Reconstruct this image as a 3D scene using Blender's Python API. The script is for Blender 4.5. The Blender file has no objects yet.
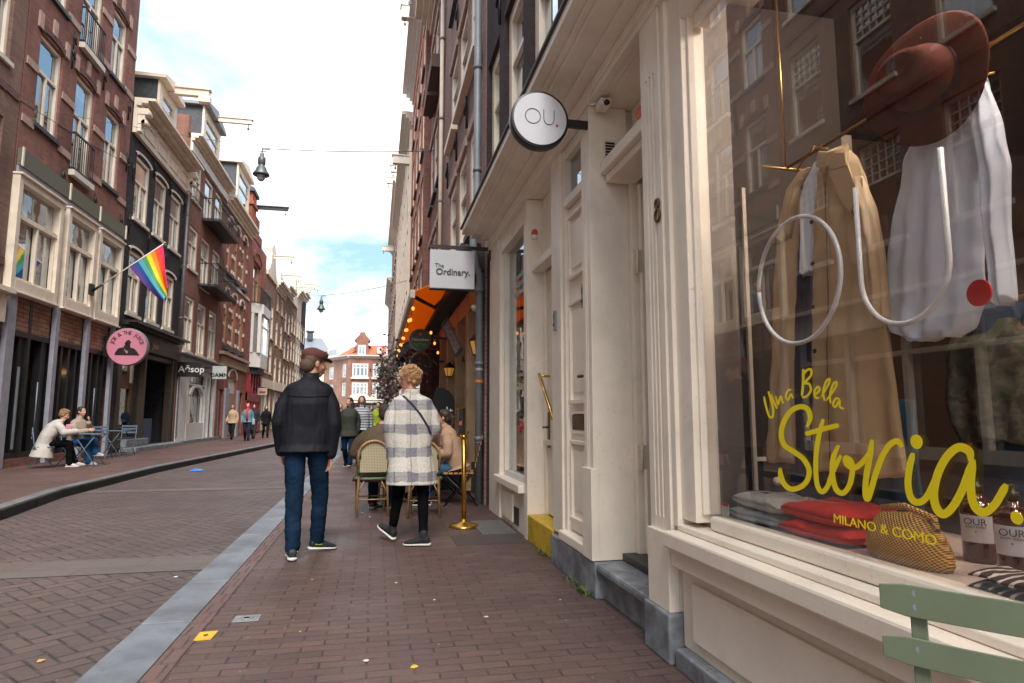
import bpy, bmesh, math, random
from mathutils import Vector, Matrix, noise
R = math.radians
random.seed(7)
scene = bpy.context.scene
col = scene.collection

# ---------------------------------------------------------------- camera
FPX = 640.0
PITCH = math.atan((417 - 341.5) / FPX)
YAW = math.atan((512 - 375) * math.cos(PITCH) / FPX)
EYE = Vector((0, 0, 1.2))
cam_d = bpy.data.cameras.new('camera')
cam_d.sensor_width = 36
cam_d.lens = FPX / 1024 * 36
cam_d.clip_start = 0.05
cam_d.clip_end = 3000
cam = bpy.data.objects.new('camera', cam_d)
cam.location = EYE
cam.rotation_euler = (R(90) + PITCH, 0, -YAW)
col.objects.link(cam)
scene.camera = cam

# ---------------------------------------------------------------- world
SUN_EL, SUN_AZ = R(50), R(176)      # azimuth clockwise from +Y: behind the camera, to the left
w = bpy.data.worlds.new('World')
scene.world = w
w.use_nodes = True
nt = w.node_tree
N = nt.nodes
for n in list(N): N.remove(n)
def nd(t, **k):
    n = N.new(t)
    for a, b in k.items(): setattr(n, a, b)
    return n
out = nd('ShaderNodeOutputWorld'); bg = nd('ShaderNodeBackground')
sky = nd('ShaderNodeTexSky', sky_type='NISHITA', sun_disc=False)
sky.sun_elevation = SUN_EL; sky.sun_rotation = SUN_AZ
tc = nd('ShaderNodeTexCoord')
sep = nd('ShaderNodeSeparateXYZ')
mz = nd('ShaderNodeMath', operation='MAXIMUM'); mz.inputs[1].default_value = 0.03
az = nd('ShaderNodeMath', operation='ADD'); az.inputs[1].default_value = 0.18
dx = nd('ShaderNodeMath', operation='DIVIDE'); dy = nd('ShaderNodeMath', operation='DIVIDE')
cmb = nd('ShaderNodeCombineXYZ')
no1 = nd('ShaderNodeTexNoise'); no1.inputs['Scale'].default_value = 1.15; no1.inputs['Detail'].default_value = 7; no1.inputs['Roughness'].default_value = .55
no1.inputs['Distortion'].default_value = .35
ramp = nd('ShaderNodeValToRGB')
ramp.color_ramp.elements[0].position = .38; ramp.color_ramp.elements[1].position = .52
no2 = nd('ShaderNodeTexNoise'); no2.inputs['Scale'].default_value = 3.2; no2.inputs['Detail'].default_value = 5
cr2 = nd('ShaderNodeValToRGB')
cr2.color_ramp.elements[0].position = .35; cr2.color_ramp.elements[0].color = (3.4, 3.7, 4.1, 1)
cr2.color_ramp.elements[1].position = .62; cr2.color_ramp.elements[1].color = (6.4, 6.4, 6.4, 1)
off = nd('ShaderNodeVectorMath', operation='ADD'); off.inputs[1].default_value = (4.1, 1.7, 0)
skm = nd('ShaderNodeMixRGB'); skm.blend_type = 'MIX'; skm.inputs[0].default_value = .8; skm.inputs[1].default_value = (0, 0, 0, 1)
skm.inputs[2].default_value = (1.4, 2.3, 3.1, 1)
mix = nd('ShaderNodeMixRGB')
L = nt.links.new
L(tc.outputs['Generated'], sep.inputs[0]); L(sep.outputs[2], mz.inputs[0]); L(mz.outputs[0], az.inputs[0])
L(sep.outputs[0], dx.inputs[0]); L(az.outputs[0], dx.inputs[1]); L(sep.outputs[1], dy.inputs[0]); L(az.outputs[0], dy.inputs[1])
L(dx.outputs[0], cmb.inputs[0]); L(dy.outputs[0], cmb.inputs[1]); L(cmb.outputs[0], off.inputs[0])
L(off.outputs[0], no1.inputs['Vector']); L(off.outputs[0], no2.inputs['Vector'])
L(no1.outputs['Fac'], ramp.inputs[0]); L(no2.outputs['Fac'], cr2.inputs[0])
L(sky.outputs[0], skm.inputs[1]); L(skm.outputs[0], mix.inputs[1]); L(cr2.outputs[0], mix.inputs[2]); L(ramp.outputs[0], mix.inputs[0])
L(mix.outputs[0], bg.inputs[0]); bg.inputs[1].default_value = 0.1
L(bg.outputs[0], out.inputs[0])

# ---------------------------------------------------------------- sun
sd = bpy.data.lights.new('sun', 'SUN'); sd.energy = 1.9; sd.angle = R(34); sd.color = (1, .95, .88)
so = bpy.data.objects.new('sun', sd); col.objects.link(so)
dirv = Vector((math.sin(SUN_AZ) * math.cos(SUN_EL), math.cos(SUN_AZ) * math.cos(SUN_EL), math.sin(SUN_EL)))
so.rotation_euler = dirv.to_track_quat('Z', 'Y').to_euler()
so.location = dirv * 60

scene.view_settings.view_transform = 'Standard'
scene.view_settings.look = 'None'
scene.view_settings.exposure = 1.8
scene.view_settings.gamma = 1
scene.render.resolution_x = 1024; scene.render.resolution_y = 683

# pixel -> world helpers (measurements of the photograph on real planes)
_F = Vector((math.sin(YAW) * math.cos(PITCH), math.cos(YAW) * math.cos(PITCH), math.sin(PITCH)))
_R = Vector((math.cos(YAW), -math.sin(YAW), 0)); _U = _R.cross(_F)
def _ray(x, y): return _F + _R * ((x - 512) / FPX) - _U * ((y - 341.5) / FPX)
def onX(a, x, y): d = _ray(x, y); return EYE + d * (a / d.x)
def onY(b, x, y): d = _ray(x, y); return EYE + d * (b / d.y)
def onZ(c, x, y): d = _ray(x, y); return EYE + d * ((c - 1.2) / d.z)

# ---------------------------------------------------------------- materials
MC = {}
class NT:
    def __init__(s, name):
        s.m = bpy.data.materials.new(name); s.m.use_nodes = True
        s.t = s.m.node_tree; s.b = s.t.nodes['Principled BSDF']
    def n(s, t, **k):
        n = s.t.nodes.new(t)
        for a, b in k.items(): setattr(n, a, b)
        return n
    def l(s, a, b): s.t.links.new(a, b)
    def math(s, op, a, b=None, c=None):
        n = s.n('ShaderNodeMath', operation=op)
        for i, v in enumerate((a, b, c)):
            if v is None: continue
            if isinstance(v, (int, float)): n.inputs[i].default_value = v
            else: s.l(v, n.inputs[i])
        return n.outputs[0]
    def mix(s, fac, a, b, mode='MIX'):
        n = s.n('ShaderNodeMixRGB', blend_type=mode)
        for i, v in enumerate((fac, a, b)):
            if isinstance(v, (int, float)): n.inputs[i].default_value = v
            elif isinstance(v, tuple): n.inputs[i].default_value = v if len(v) == 4 else (*v, 1)
            else: s.l(v, n.inputs[i])
        return n.outputs[0]
    def noise(s, vec, scale, detail=4, rough=.55, out='Fac'):
        n = s.n('ShaderNodeTexNoise'); n.inputs['Scale'].default_value = scale; n.inputs['Detail'].default_value = detail
        n.inputs['Roughness'].default_value = rough
        if vec is not None: s.l(vec, n.inputs['Vector'])
        return n.outputs[out]
    def ramp(s, fac, stops):
        n = s.n('ShaderNodeValToRGB'); e = n.color_ramp.elements
        while len(e) < len(stops): e.new(.5)
        for i, (p, c) in enumerate(stops):
            e[i].position = p; e[i].color = c if len(c) == 4 else (*c, 1)
        s.l(fac, n.inputs[0]); return n.outputs[0]
    def pos(s): return s.n('ShaderNodeNewGeometry').outputs['Position']
    def obj(s): return s.n('ShaderNodeTexCoord').outputs['Object']
    def bump(s, h, strength=.4, dist=.01):
        n = s.n('ShaderNodeBump'); n.inputs['Strength'].default_value = strength; n.inputs['Distance'].default_value = dist
        s.l(h, n.inputs['Height']); s.l(n.outputs[0], s.b.inputs['Normal'])
    def xyz(s, vec):
        n = s.n('ShaderNodeSeparateXYZ'); s.l(vec, n.inputs[0]); return n.outputs
    def comb(s, x, y, z=0.0):
        n = s.n('ShaderNodeCombineXYZ')
        for i, v in enumerate((x, y, z)):
            if isinstance(v, (int, float)): n.inputs[i].default_value = v
            else: s.l(v, n.inputs[i])
        return n.outputs[0]

def mk(name, c, rough=.6, metal=0, var=.18, scale=6, bump=0, bscale=60, bdist=.004, dirt=0, spec=.5, emit=None, es=1, coat=0):
    if name in MC: return MC[name]
    k = NT(name); b = k.b
    p = k.obj()
    f = k.noise(p, scale, 5)
    dark = tuple(max(0, v * (1 - var)) for v in c); lite = tuple(min(1, v * (1 + var * .7)) for v in c)
    cc = k.ramp(f, [(.3, dark), (.7, lite)])
    if dirt:
        f2 = k.noise(p, 3.1, 8, .7)
        m = k.ramp(f2, [(.48, (0, 0, 0)), (.70, (dirt, dirt, dirt))])
        cc = k.mix(m, cc, tuple(v * .35 for v in c))
        f3 = k.noise(p, 38, 3, .6)
        m3 = k.ramp(f3, [(.63, (0, 0, 0)), (.68, (dirt * 1.6,) * 3)])
        m3 = k.mix(1.0, m3, k.ramp(k.noise(p, 1.9, 3), [(.42, (0, 0, 0)), (.62, (1, 1, 1))]), 'MULTIPLY')
        cc = k.mix(m3, cc, tuple(v * .3 for v in c))
    k.l(cc, b.inputs['Base Color'])
    b.inputs['Roughness'].default_value = rough; b.inputs['Metallic'].default_value = metal
    b.inputs['Specular IOR Level'].default_value = spec
    if coat: b.inputs['Coat Weight'].default_value = coat
    if emit:
        b.inputs['Emission Color'].default_value = (*emit, 1); b.inputs['Emission Strength'].default_value = es
    if bump: k.bump(k.noise(p, bscale, 4), bump, bdist)
    MC[name] = k.m
    return k.m

def brick(name, c1, c2, mortar, w=.21, h=.062, ms=.008, axis='YZ', tint=.35, bump=.5):
    if name in MC: return MC[name]
    k = NT(name)
    p = k.pos(); x = k.xyz(p)
    u = x[{'X': 0, 'Y': 1}[axis[0]]]; v = x[2]
    # returns and gables of the same wall run along the other axis
    u = k.math('ADD', u, x[0] if axis[0] == 'Y' else x[1])
    vec = k.comb(u, v)
    t = k.n('ShaderNodeTexBrick'); t.inputs['Scale'].default_value = 1
    t.inputs['Brick Width'].default_value = w; t.inputs['Row Height'].default_value = h
    t.inputs['Mortar Size'].default_value = ms; t.inputs['Mortar Smooth'].default_value = .3
    t.inputs['Color1'].default_value = (*c1, 1); t.inputs['Color2'].default_value = (*c2, 1); t.inputs['Mortar'].default_value = (*mortar, 1)
    t.inputs['Bias'].default_value = 0
    k.l(vec, t.inputs['Vector'])
    nz = k.noise(p, .55, 6, .6)
    g = k.ramp(nz, [(.3, (1 - tint,) * 3), (.7, (1.1,) * 3)])
    c = k.mix(1.0, t.outputs['Color'], g, 'MULTIPLY')
    st = k.comb(k.math('MULTIPLY', u, 2.5), k.math('MULTIPLY', v, .35))
    g2 = k.ramp(k.noise(st, 1.4, 4), [(.38, (.78, .78, .78)), (.6, (1.03, 1.03, 1.03))])
    c = k.mix(.7, c, k.mix(1.0, c, g2, 'MULTIPLY'))
    k.l(c, k.b.inputs['Base Color']); k.b.inputs['Roughness'].default_value = .85
    k.b.inputs['Specular IOR Level'].default_value = .25
    hh = k.math('ADD', k.math('MULTIPLY', t.outputs['Fac'], -1), k.math('MULTIPLY', k.noise(p, 45, 3), .35))
    k.bump(hh, bump, .012)
    MC[name] = k.m
    return k.m

# facade paints and masonry
cream = mk('cream paint', (.78, .67, .54), .5, dirt=.25, var=.1, scale=3)
cream2 = mk('pale cream paint', (.80, .69, .56), .5, var=.12, scale=2, dirt=.15)
shopcream = mk('beige shopfront paint', (.88, .78, .66), .42, var=.07, scale=2.5, dirt=.16, bump=.08, bscale=25, bdist=.006, spec=.6)
shopdark = mk('darker beige panel paint', (.80, .70, .59), .45, var=.1, scale=2, dirt=.2)  # slightly darker tone of the shopfront paint
white = mk('white paint', (.70, .68, .64), .45, var=.08, dirt=.15)
black = mk('black paint', (.018, .017, .018), .4, var=.3)
darkgrey = mk('dark grey', (.05, .052, .058), .5)
iron = mk('black iron', (.012, .012, .013), .5, var=.3)
greypaint = mk('grey lilac paint', (.32, .32, .37), .5, var=.15, dirt=.2)
zinc = mk('zinc pipe', (.24, .26, .28), .5, metal=.15, var=.2, scale=4)
zinc2 = mk('grey zinc sheet', (.20, .22, .25), .5, metal=.2, var=.2, scale=3)
slate = mk('dark slate', (.05, .055, .065), .6, var=.35, scale=8)
tileroof = mk('orange roof tile', (.36, .12, .06), .8, var=.4, scale=14, bump=.6, bscale=12, bdist=.05)
bluestone = mk('blue stone', (.22, .235, .255), .55, var=.45, scale=9, bump=.5, bscale=30, bdist=.008, dirt=.7)
kerbstone = mk('pale grey kerb stone', (.16, .175, .20), .55, var=.45, scale=1.6, bump=.35, bscale=50, dirt=.5)
stoneband = mk('pink sandstone', (.42, .28, .23), .8, var=.2)
stonew = mk('whitewashed stone', (.68, .62, .54), .7, var=.15)
b_red = brick('red brick', (.36, .145, .11), (.26, .10, .08), (.20, .15, .13))
b_brown = brick('brown brick', (.30, .165, .125), (.22, .12, .09), (.17, .14, .12))
b_maroon = brick('maroon brick', (.12, .05, .045), (.17, .07, .06), (.19, .16, .15))
b_black = brick('black painted brick', (.045, .041, .046), (.065, .058, .064), (.022, .021, .024), ms=.006)
b_plain = brick('reddish brown brick', (.34, .165, .125), (.28, .135, .105), (.17, .09, .07), ms=.005)
b_ornate = brick('bright red brick', (.42, .15, .105), (.33, .115, .085), (.24, .12, .10))
b_tan = brick('tan brown brick', (.42, .23, .15), (.33, .175, .115), (.22, .16, .13))
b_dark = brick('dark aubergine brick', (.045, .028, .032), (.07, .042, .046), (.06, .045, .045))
b_pink = brick('dusty pink brick', (.42, .24, .21), (.30, .17, .15), (.42, .33, .30))
b_orange = brick('orange brick', (.52, .15, .075), (.42, .115, .06), (.30, .13, .08), tint=.2)
b_end = brick('salmon brick', (.36, .15, .11), (.30, .12, .09), (.30, .2, .16), axis='XZ')
b_reclaim = brick('reclaimed plank tiles', (.34, .13, .075), (.42, .27, .20), (.05, .03, .02), w=.34, h=.1, ms=.006)
woodtan = mk('tan painted wood', (.40, .27, .15), .5, var=.15)

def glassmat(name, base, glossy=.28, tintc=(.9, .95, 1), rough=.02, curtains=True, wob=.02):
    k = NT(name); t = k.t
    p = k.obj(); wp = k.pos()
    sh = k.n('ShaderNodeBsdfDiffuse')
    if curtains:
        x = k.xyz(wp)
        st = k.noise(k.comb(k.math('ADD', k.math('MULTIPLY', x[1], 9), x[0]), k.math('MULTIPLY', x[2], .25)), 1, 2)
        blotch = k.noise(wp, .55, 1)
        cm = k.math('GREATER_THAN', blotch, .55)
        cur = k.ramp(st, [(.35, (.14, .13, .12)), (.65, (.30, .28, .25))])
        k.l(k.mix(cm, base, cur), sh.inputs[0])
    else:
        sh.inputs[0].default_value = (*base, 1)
    gl = k.n('ShaderNodeBsdfGlossy'); gl.inputs[0].default_value = (*tintc, 1); gl.inputs['Roughness'].default_value = rough
    bn = k.n('ShaderNodeBump'); bn.inputs['Strength'].default_value = wob; bn.inputs['Distance'].default_value = .1
    k.l(k.noise(wp, 1.6, 2), bn.inputs['Height']); k.l(bn.outputs[0], gl.inputs['Normal'])
    fr = k.n('ShaderNodeFresnel'); fr.inputs[0].default_value = 1.5
    fac = k.math('MINIMUM', k.math('ADD', fr.outputs[0], glossy), .95)
    mx = k.n('ShaderNodeMixShader'); k.l(fac, mx.inputs[0]); k.l(sh.outputs[0], mx.inputs[1]); k.l(gl.outputs[0], mx.inputs[2])
    k.l(mx.outputs[0], t.nodes['Material Output'].inputs[0])
    MC[name] = k.m
    return k.m
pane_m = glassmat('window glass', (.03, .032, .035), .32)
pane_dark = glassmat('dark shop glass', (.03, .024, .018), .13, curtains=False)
pane_warm = glassmat('lit shop glass', (.09, .06, .04), .08, curtains=True)

# real see-through glass for the near shop windows
def clearglass(name, refl=.08, tint=(.93, .95, .94)):
    k = NT(name); t = k.t
    tr = k.n('ShaderNodeBsdfTransparent'); tr.inputs[0].default_value = (*tint, 1)
    gl = k.n('ShaderNodeBsdfGlossy'); gl.inputs['Roughness'].default_value = .0
    lw = k.n('ShaderNodeLayerWeight'); lw.inputs[0].default_value = .5
    fac = k.math('MINIMUM', k.math('ADD', k.math('POWER', lw.outputs['Facing'], 4.0), refl), .9)
    mx = k.n('ShaderNodeMixShader'); k.l(fac, mx.inputs[0]); k.l(tr.outputs[0], mx.inputs[1]); k.l(gl.outputs[0], mx.inputs[2])
    k.l(mx.outputs[0], t.nodes['Material Output'].inputs[0])
    MC[name] = k.m
    return k.m
shopglass = clearglass('shop window glass', .10)

# ---------------------------------------------------------------- mesh helpers
ORG = {}
def org(o): return ORG.get(o.name, Vector((0, 0, 0)))
class MB:
    def __init__(s, T=None):
        s.v = []; s.f = []; s.sm = []; s.T = T
    def add(s, vs, fs, smooth=False, raw=False):
        n = len(s.v)
        for v in vs: s.v.append(Vector(v) if (raw or s.T is None) else Vector(s.T(*v)))
        for f in fs: s.f.append([i + n for i in f]); s.sm.append(smooth)
        return s
    def box(s, x0, x1, y0, y1, z0, z1):
        vs = [(x, y, z) for x in (x0, x1) for y in (y0, y1) for z in (z0, z1)]
        return s.add(vs, [(0, 1, 3, 2), (4, 6, 7, 5), (0, 4, 5, 1), (2, 3, 7, 6), (0, 2, 6, 4), (1, 5, 7, 3)])
    def quad(s, a, b, c, d): return s.add([a, b, c, d], [(0, 1, 2, 3)])
    def prism(s, pts, d, axis=1):
        # pts list of 3D points (a polygon), d = extrusion vector
        n = len(pts); d = Vector(d)
        vs = [Vector(p) for p in pts] + [Vector(p) + d for p in pts]
        return s.add(vs, [tuple(range(n)), tuple(range(2 * n - 1, n - 1, -1))] + [(i, i + n, (i + 1) % n + n, (i + 1) % n) for i in range(n)])
    def tube(s, pts, r, n=8, smooth=True, sy=1.0, caps=True):
        # swept tube; r number or list; sy squashes one axis
        pts = [Vector(p) for p in pts]; m = len(pts)
        rs = r if isinstance(r, (list, tuple)) else [r] * m
        vs = []; prev = None
        for i, p in enumerate(pts):
            t = (pts[min(i + 1, m - 1)] - pts[max(i - 1, 0)])
            t = t.normalized() if t.length > 1e-9 else Vector((0, 0, 1))
            if prev is None:
                a = Vector((0, 0, 1)) if abs(t.z) < .9 else Vector((1, 0, 0))
                u = t.cross(a).normalized()
            else:
                u = (prev - t * prev.dot(t)).normalized()
            prev = u; w_ = t.cross(u)
            for k in range(n):
                an = 2 * math.pi * k / n
                vs.append(p + (u * math.cos(an) + w_ * math.sin(an) * sy) * rs[i])
        fs = [(i * n + k, i * n + (k + 1) % n, (i + 1) * n + (k + 1) % n, (i + 1) * n + k) for i in range(m - 1) for k in range(n)]
        if caps: fs += [tuple(range(n - 1, -1, -1)), tuple(range((m - 1) * n, m * n))]
        return s.add(vs, fs, smooth)
    def lathe(s, prof, c=(0, 0, 0), n=16, smooth=True, M=None):
        c = Vector(c); vs = []
        for r, z in prof:
            for k in range(n):
                a = 2 * math.pi * k / n
                q = Vector((r * math.cos(a), r * math.sin(a), z))
                if M is not None: q = M @ q
                vs.append(q + c)
        m = len(prof)
        fs = [(i * n + k, i * n + (k + 1) % n, (i + 1) * n + (k + 1) % n, (i + 1) * n + k) for i in range(m - 1) for k in range(n)]
        fs += [tuple(range(n - 1, -1, -1)), tuple(range((m - 1) * n, m * n))]
        return s.add(vs, fs, smooth)
    def ell(s, c, r, n=14, m=9, M=None):
        c = Vector(c); r = Vector(r) if not isinstance(r, (int, float)) else Vector((r, r, r))
        vs = []
        for i in range(m + 1):
            ph = math.pi * i / m
            rr = max(math.sin(ph), .02)
            for k in range(n):
                a = 2 * math.pi * k / n
                q = Vector((r.x * rr * math.cos(a), r.y * rr * math.sin(a), r.z * math.cos(ph)))
                if M is not None: q = M @ q
                vs.append(q + c)
        fs = [(i * n + k, i * n + (k + 1) % n, (i + 1) * n + (k + 1) % n, (i + 1) * n + k) for i in range(m) for k in range(n)]
        fs += [tuple(range(n - 1, -1, -1)), tuple(range(m * n, (m + 1) * n))]
        return s.add(vs, fs, True)
    def rings(s, rings, smooth=True, closed=True):
        # rings: list of equal-length point lists
        n = len(rings[0]); m = len(rings)
        vs = [p for r_ in rings for p in r_]
        fs = [(i * n + k, i * n + (k + 1) % n, (i + 1) * n + (k + 1) % n, (i + 1) * n + k) for i in range(m - 1) for k in range(n)]
        if closed: fs += [tuple(range(n - 1, -1, -1)), tuple(range((m - 1) * n, m * n))]
        return s.add(vs, fs, smooth)
    def build(s, name, mat, parent=None, bevel=0, loc=None, label=None, kind=None, seg=2):
        o_ = org(parent) if parent is not None else (Vector(loc) if loc is not None else Vector((0, 0, 0)))
        me = bpy.data.meshes.new(name)
        me.from_pydata([v - o_ for v in s.v], [], s.f)
        me.polygons.foreach_set('use_smooth', s.sm)
        mats = mat if isinstance(mat, (list, tuple)) else [mat]
        for m_ in mats: me.materials.append(m_)
        bm = bmesh.new(); bm.from_mesh(me); bmesh.ops.recalc_face_normals(bm, faces=bm.faces); bm.to_mesh(me); bm.free()
        me.validate(); me.update()
        ob = bpy.data.objects.new(name, me); col.objects.link(ob)
        if parent is not None: ob.parent = parent
        else: ob.location = o_
        ORG[ob.name] = o_.copy()
        if label: ob['label'] = label
        if kind: ob['kind'] = kind
        if bevel:
            bv = ob.modifiers.new('bevel', 'BEVEL'); bv.width = bevel; bv.segments = seg; bv.limit_method = 'ANGLE'; bv.angle_limit = R(40)
        return ob
def tag(o, label, cat, group=None):
    o['label'] = label; o['category'] = cat
    if group: o['group'] = group
    return o
def thing(name, label, cat, loc, group=None):
    o = bpy.data.objects.new(name, None); o.empty_display_size = .2; col.objects.link(o); o.location = loc
    ORG[o.name] = Vector(loc)
    return tag(o, label, cat, group)
def dup(root, loc, rotz=0, label=None, scale=None):
    r_ = root.copy(); col.objects.link(r_); r_.location = loc; r_.rotation_euler = (0, 0, rotz)
    ORG[r_.name] = Vector(loc)
    if scale: r_.scale = (scale,) * 3
    if label: r_['label'] = label
    def rec(src, dst):
        for ch in list(src.children):
            c = ch.copy(); col.objects.link(c); c.parent = dst; rec(ch, c)
    rec(root, r_)
    return r_
def textobj(name, s, size, loc, xdir, zdir, mat, parent=None, ext=.002, align='CENTER', bold=0, sx=1.0, label=None):
    cu = bpy.data.curves.new('tx', 'FONT'); cu.body = s; cu.size = size; cu.extrude = ext; cu.align_x = align; cu.align_y = 'CENTER'
    cu.offset = bold; cu.resolution_u = 4
    t = bpy.data.objects.new('tx', cu); col.objects.link(t)
    dg = bpy.context.evaluated_depsgraph_get()
    me = bpy.data.meshes.new_from_object(t.evaluated_get(dg))
    bpy.data.objects.remove(t)
    xd = Vector(xdir).normalized(); zd = Vector(zdir).normalized(); nd_ = xd.cross(zd)
    o_ = org(parent) if parent is not None else Vector(loc)
    for v in me.vertices:
        v.co = xd * v.co.x * sx + zd * v.co.y + nd_ * v.co.z + Vector(loc) - o_
    me.materials.clear(); me.materials.append(mat)
    ob = bpy.data.objects.new(name, me); col.objects.link(ob)
    if parent is not None: ob.parent = parent
    else: ob.location = o_
    ORG[ob.name] = o_.copy()
    if label: ob['label'] = label
    return ob
# ================================================================ ground materials
def paving(name, c1, c2, mortar, w, h, herring=False, rot=0.0, tint=.3, rough=.62, ms=.006):
    k = NT(name); p = k.pos(); x = k.xyz(p)
    nz = k.noise(p, 2.2, 3, .5, 'Color')
    nzv = k.n('ShaderNodeVectorMath', operation='SCALE'); nzv.inputs['Scale'].default_value = .022
    k.l(nz, nzv.inputs[0])
    pv = k.n('ShaderNodeVectorMath', operation='ADD'); k.l(p, pv.inputs[0]); k.l(nzv.outputs[0], pv.inputs[1])
    x = k.xyz(pv.outputs[0])
    if herring:
        ca, sa = math.cos(rot), math.sin(rot)
        u = k.math('ADD', k.math('MULTIPLY', x[0], ca / h), k.math('MULTIPLY', x[1], sa / h))
        v = k.math('ADD', k.math('MULTIPLY', x[0], -sa / h), k.math('MULTIPLY', x[1], ca / h))
        i = k.math('FLOOR', u); j = k.math('FLOOR', v)
        fx = k.math('FRACT', u); fy = k.math('FRACT', v)
        s_ = k.math('FLOORED_MODULO', k.math('SUBTRACT', i, j), 4.0)
        def isv(q): return k.math('COMPARE', s_, float(q), .3)
        e0, e1, e2, e3 = isv(0), isv(1), isv(2), isv(3)
        gx = k.math('SUBTRACT', 1, fx); gy = k.math('SUBTRACT', 1, fy)
        dl = k.math('ADD', fx, k.math('MULTIPLY', e1, 5)); dr = k.math('ADD', gx, k.math('MULTIPLY', e0, 5))
        db = k.math('ADD', fy, k.math('MULTIPLY', e2, 5)); dt = k.math('ADD', gy, k.math('MULTIPLY', e3, 5))
        dm = k.math('MINIMUM', k.math('MINIMUM', dl, dr), k.math('MINIMUM', db, dt))
        mort = k.ramp(dm, [(.035, (1, 1, 1)), (.10, (0, 0, 0))])
        ii = k.math('SUBTRACT', i, e1); jj = k.math('SUBTRACT', j, e2)
        wn = k.n('ShaderNodeTexWhiteNoise', noise_dimensions='2D'); k.l(k.comb(ii, jj), wn.inputs['Vector'])
        base = k.mix(wn.outputs['Value'], c1, c2)
    else:
        t = k.n('ShaderNodeTexBrick'); t.inputs['Scale'].default_value = 1
        t.inputs['Brick Width'].default_value = w; t.inputs['Row Height'].default_value = h
        t.inputs['Mortar Size'].default_value = ms; t.inputs['Mortar Smooth'].default_value = .4
        t.inputs['Color1'].default_value = (*c1, 1); t.inputs['Color2'].default_value = (*c2, 1); t.inputs['Mortar'].default_value = (*c1, 1)
        k.l(k.comb(x[0], x[1]), t.inputs['Vector'])
        mort = t.outputs['Fac']; base = t.outputs['Color']
    g = k.ramp(k.noise(p, .45, 6, .62), [(.3, (1 - tint,) * 3), (.68, (1.12,) * 3)])
    base = k.mix(1.0, base, g, 'MULTIPLY')
    fine = k.noise(p, 55, 4, .65)
    base = k.mix(1.0, base, k.ramp(fine, [(.3, (.82,) * 3), (.7, (1.14,) * 3)]), 'MULTIPLY')
    # worn-away joints: not every joint is equally dark
    worn = k.ramp(k.noise(p, 5.5, 3), [(.35, (.25,) * 3), (.6, (1,) * 3)])
    base = k.mix(k.math('MULTIPLY', mort, worn), base, mortar)
    spk = k.ramp(k.noise(p, 24, 2, .5), [(.735, (0, 0, 0)), (.76, (.6, .6, .6))])
    base = k.mix(spk, base, (.34, .30, .27))
    blot = k.ramp(k.noise(p, 9, 3, .6), [(.68, (0, 0, 0)), (.74, (.35, .35, .35))])
    base = k.mix(blot, base, tuple(v * .45 for v in c1))
    k.l(base, k.b.inputs['Base Color'])
    rr = k.ramp(k.noise(p, 1.3, 5), [(.3, (rough - .14,) * 3), (.7, (rough + .12,) * 3)])
    k.l(rr, k.b.inputs['Roughness']); k.b.inputs['Specular IOR Level'].default_value = .45
    h_ = k.math('ADD', k.math('MULTIPLY', mort, -1.0), k.math('ADD', k.math('ADD', k.math('MULTIPLY', k.noise(p, 6, 3), .8), k.math('MULTIPLY', k.noise(p, 1.6, 2), 2.2)), k.math('MULTIPLY', fine, .25)))
    k.bump(h_, .55, .012)
    MC[name] = k.m
    return k.m
m_walk = paving('red brown clinker paving', (.125, .074, .062), (.092, .056, .05), (.035, .026, .024), .225, .082)
m_walk_left = paving('far pavement paving', (.135, .072, .062), (.11, .06, .052), (.05, .035, .032), .21, .08, tint=.35)
m_road = paving('road clinker herringbone', (.115, .079, .072), (.086, .062, .058), (.028, .022, .022), .2, .105, herring=True, rot=R(40), tint=.28)
m_band = paving('road grey band paving', (.125, .10, .09), (.11, .09, .08), (.05, .04, .038), .9, .28, tint=.2, ms=.004)
m_edge = paving('paving edge course', (.16, .09, .08), (.13, .075, .07), (.04, .03, .028), .07, .21)

def sheet(name, pts, z, mat, kind='structure', thick=0):
    mb = MB()
    if thick: mb.prism([(x, y, z - thick) for x, y in pts], (0, 0, thick))
    else: mb.add([(x, y, z) for x, y in pts], [tuple(range(len(pts)))])
    o = mb.build(name, mat); o['kind'] = kind; return o
asph = mk('asphalt', (.05, .048, .047), .8)
sheet('ground', [(-700, -300), (700, -300), (700, 1400), (-700, 1400)], -.02, asph)
# left kerb line (road narrows further on)
KL = [(-4.3, -20), (-4.25, 8.8), (-4.55, 11), (-4.6, 15.4), (-4.35, 20), (-3.95, 27.5), (-3.75, 40), (-3.6, 60), (-3.5, 84)]
road = [(x, y) for x, y in KL] + [(-1.3, 84), (-1.3, -20)]
sheet('road', road[::-1], .0, m_road)
sheet('road_band', [(-4.26, 5.62), (-1.3, 5.62), (-1.3, 6.2), (-4.26, 6.2)], .004, m_band)
sheet('road_band', [(-4.5, 11.5), (-1.3, 11.6), (-1.3, 11.95), (-4.5, 11.85)], .004, m_band)
sheet('pavement_right', [(-1.02, -20), (1.72, -20), (1.72, 96), (-1.02, 96)], .002, m_walk)
sheet('paving_edge', [(-1.02, -20), (-.92, -20), (-.92, 96), (-1.02, 96)], .006, m_edge)
KI = [(x - .22, y) for x, y in KL]
sheet('pavement_left', [(-8.3, -20)] + KI + [(-8.3, 84)], .115, m_walk_left, thick=.12)
kb = MB()
for (x0, y0), (x1, y1) in zip(KL[:-1], KL[1:]):
    n = max(1, int((y1 - y0) / 1.0))
    for i in range(n):
        a = i / n; b = (i + 1) / n - .004 / n
        ax, ay = x0 + (x1 - x0) * a, y0 + (y1 - y0) * a; bx, by = x0 + (x1 - x0) * b, y0 + (y1 - y0) * b
        kb.prism([(ax - .22, ay, -.01), (ax, ay, -.01), (bx, by, -.01), (bx - .22, by, -.01)], (0, 0, .135))
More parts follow.
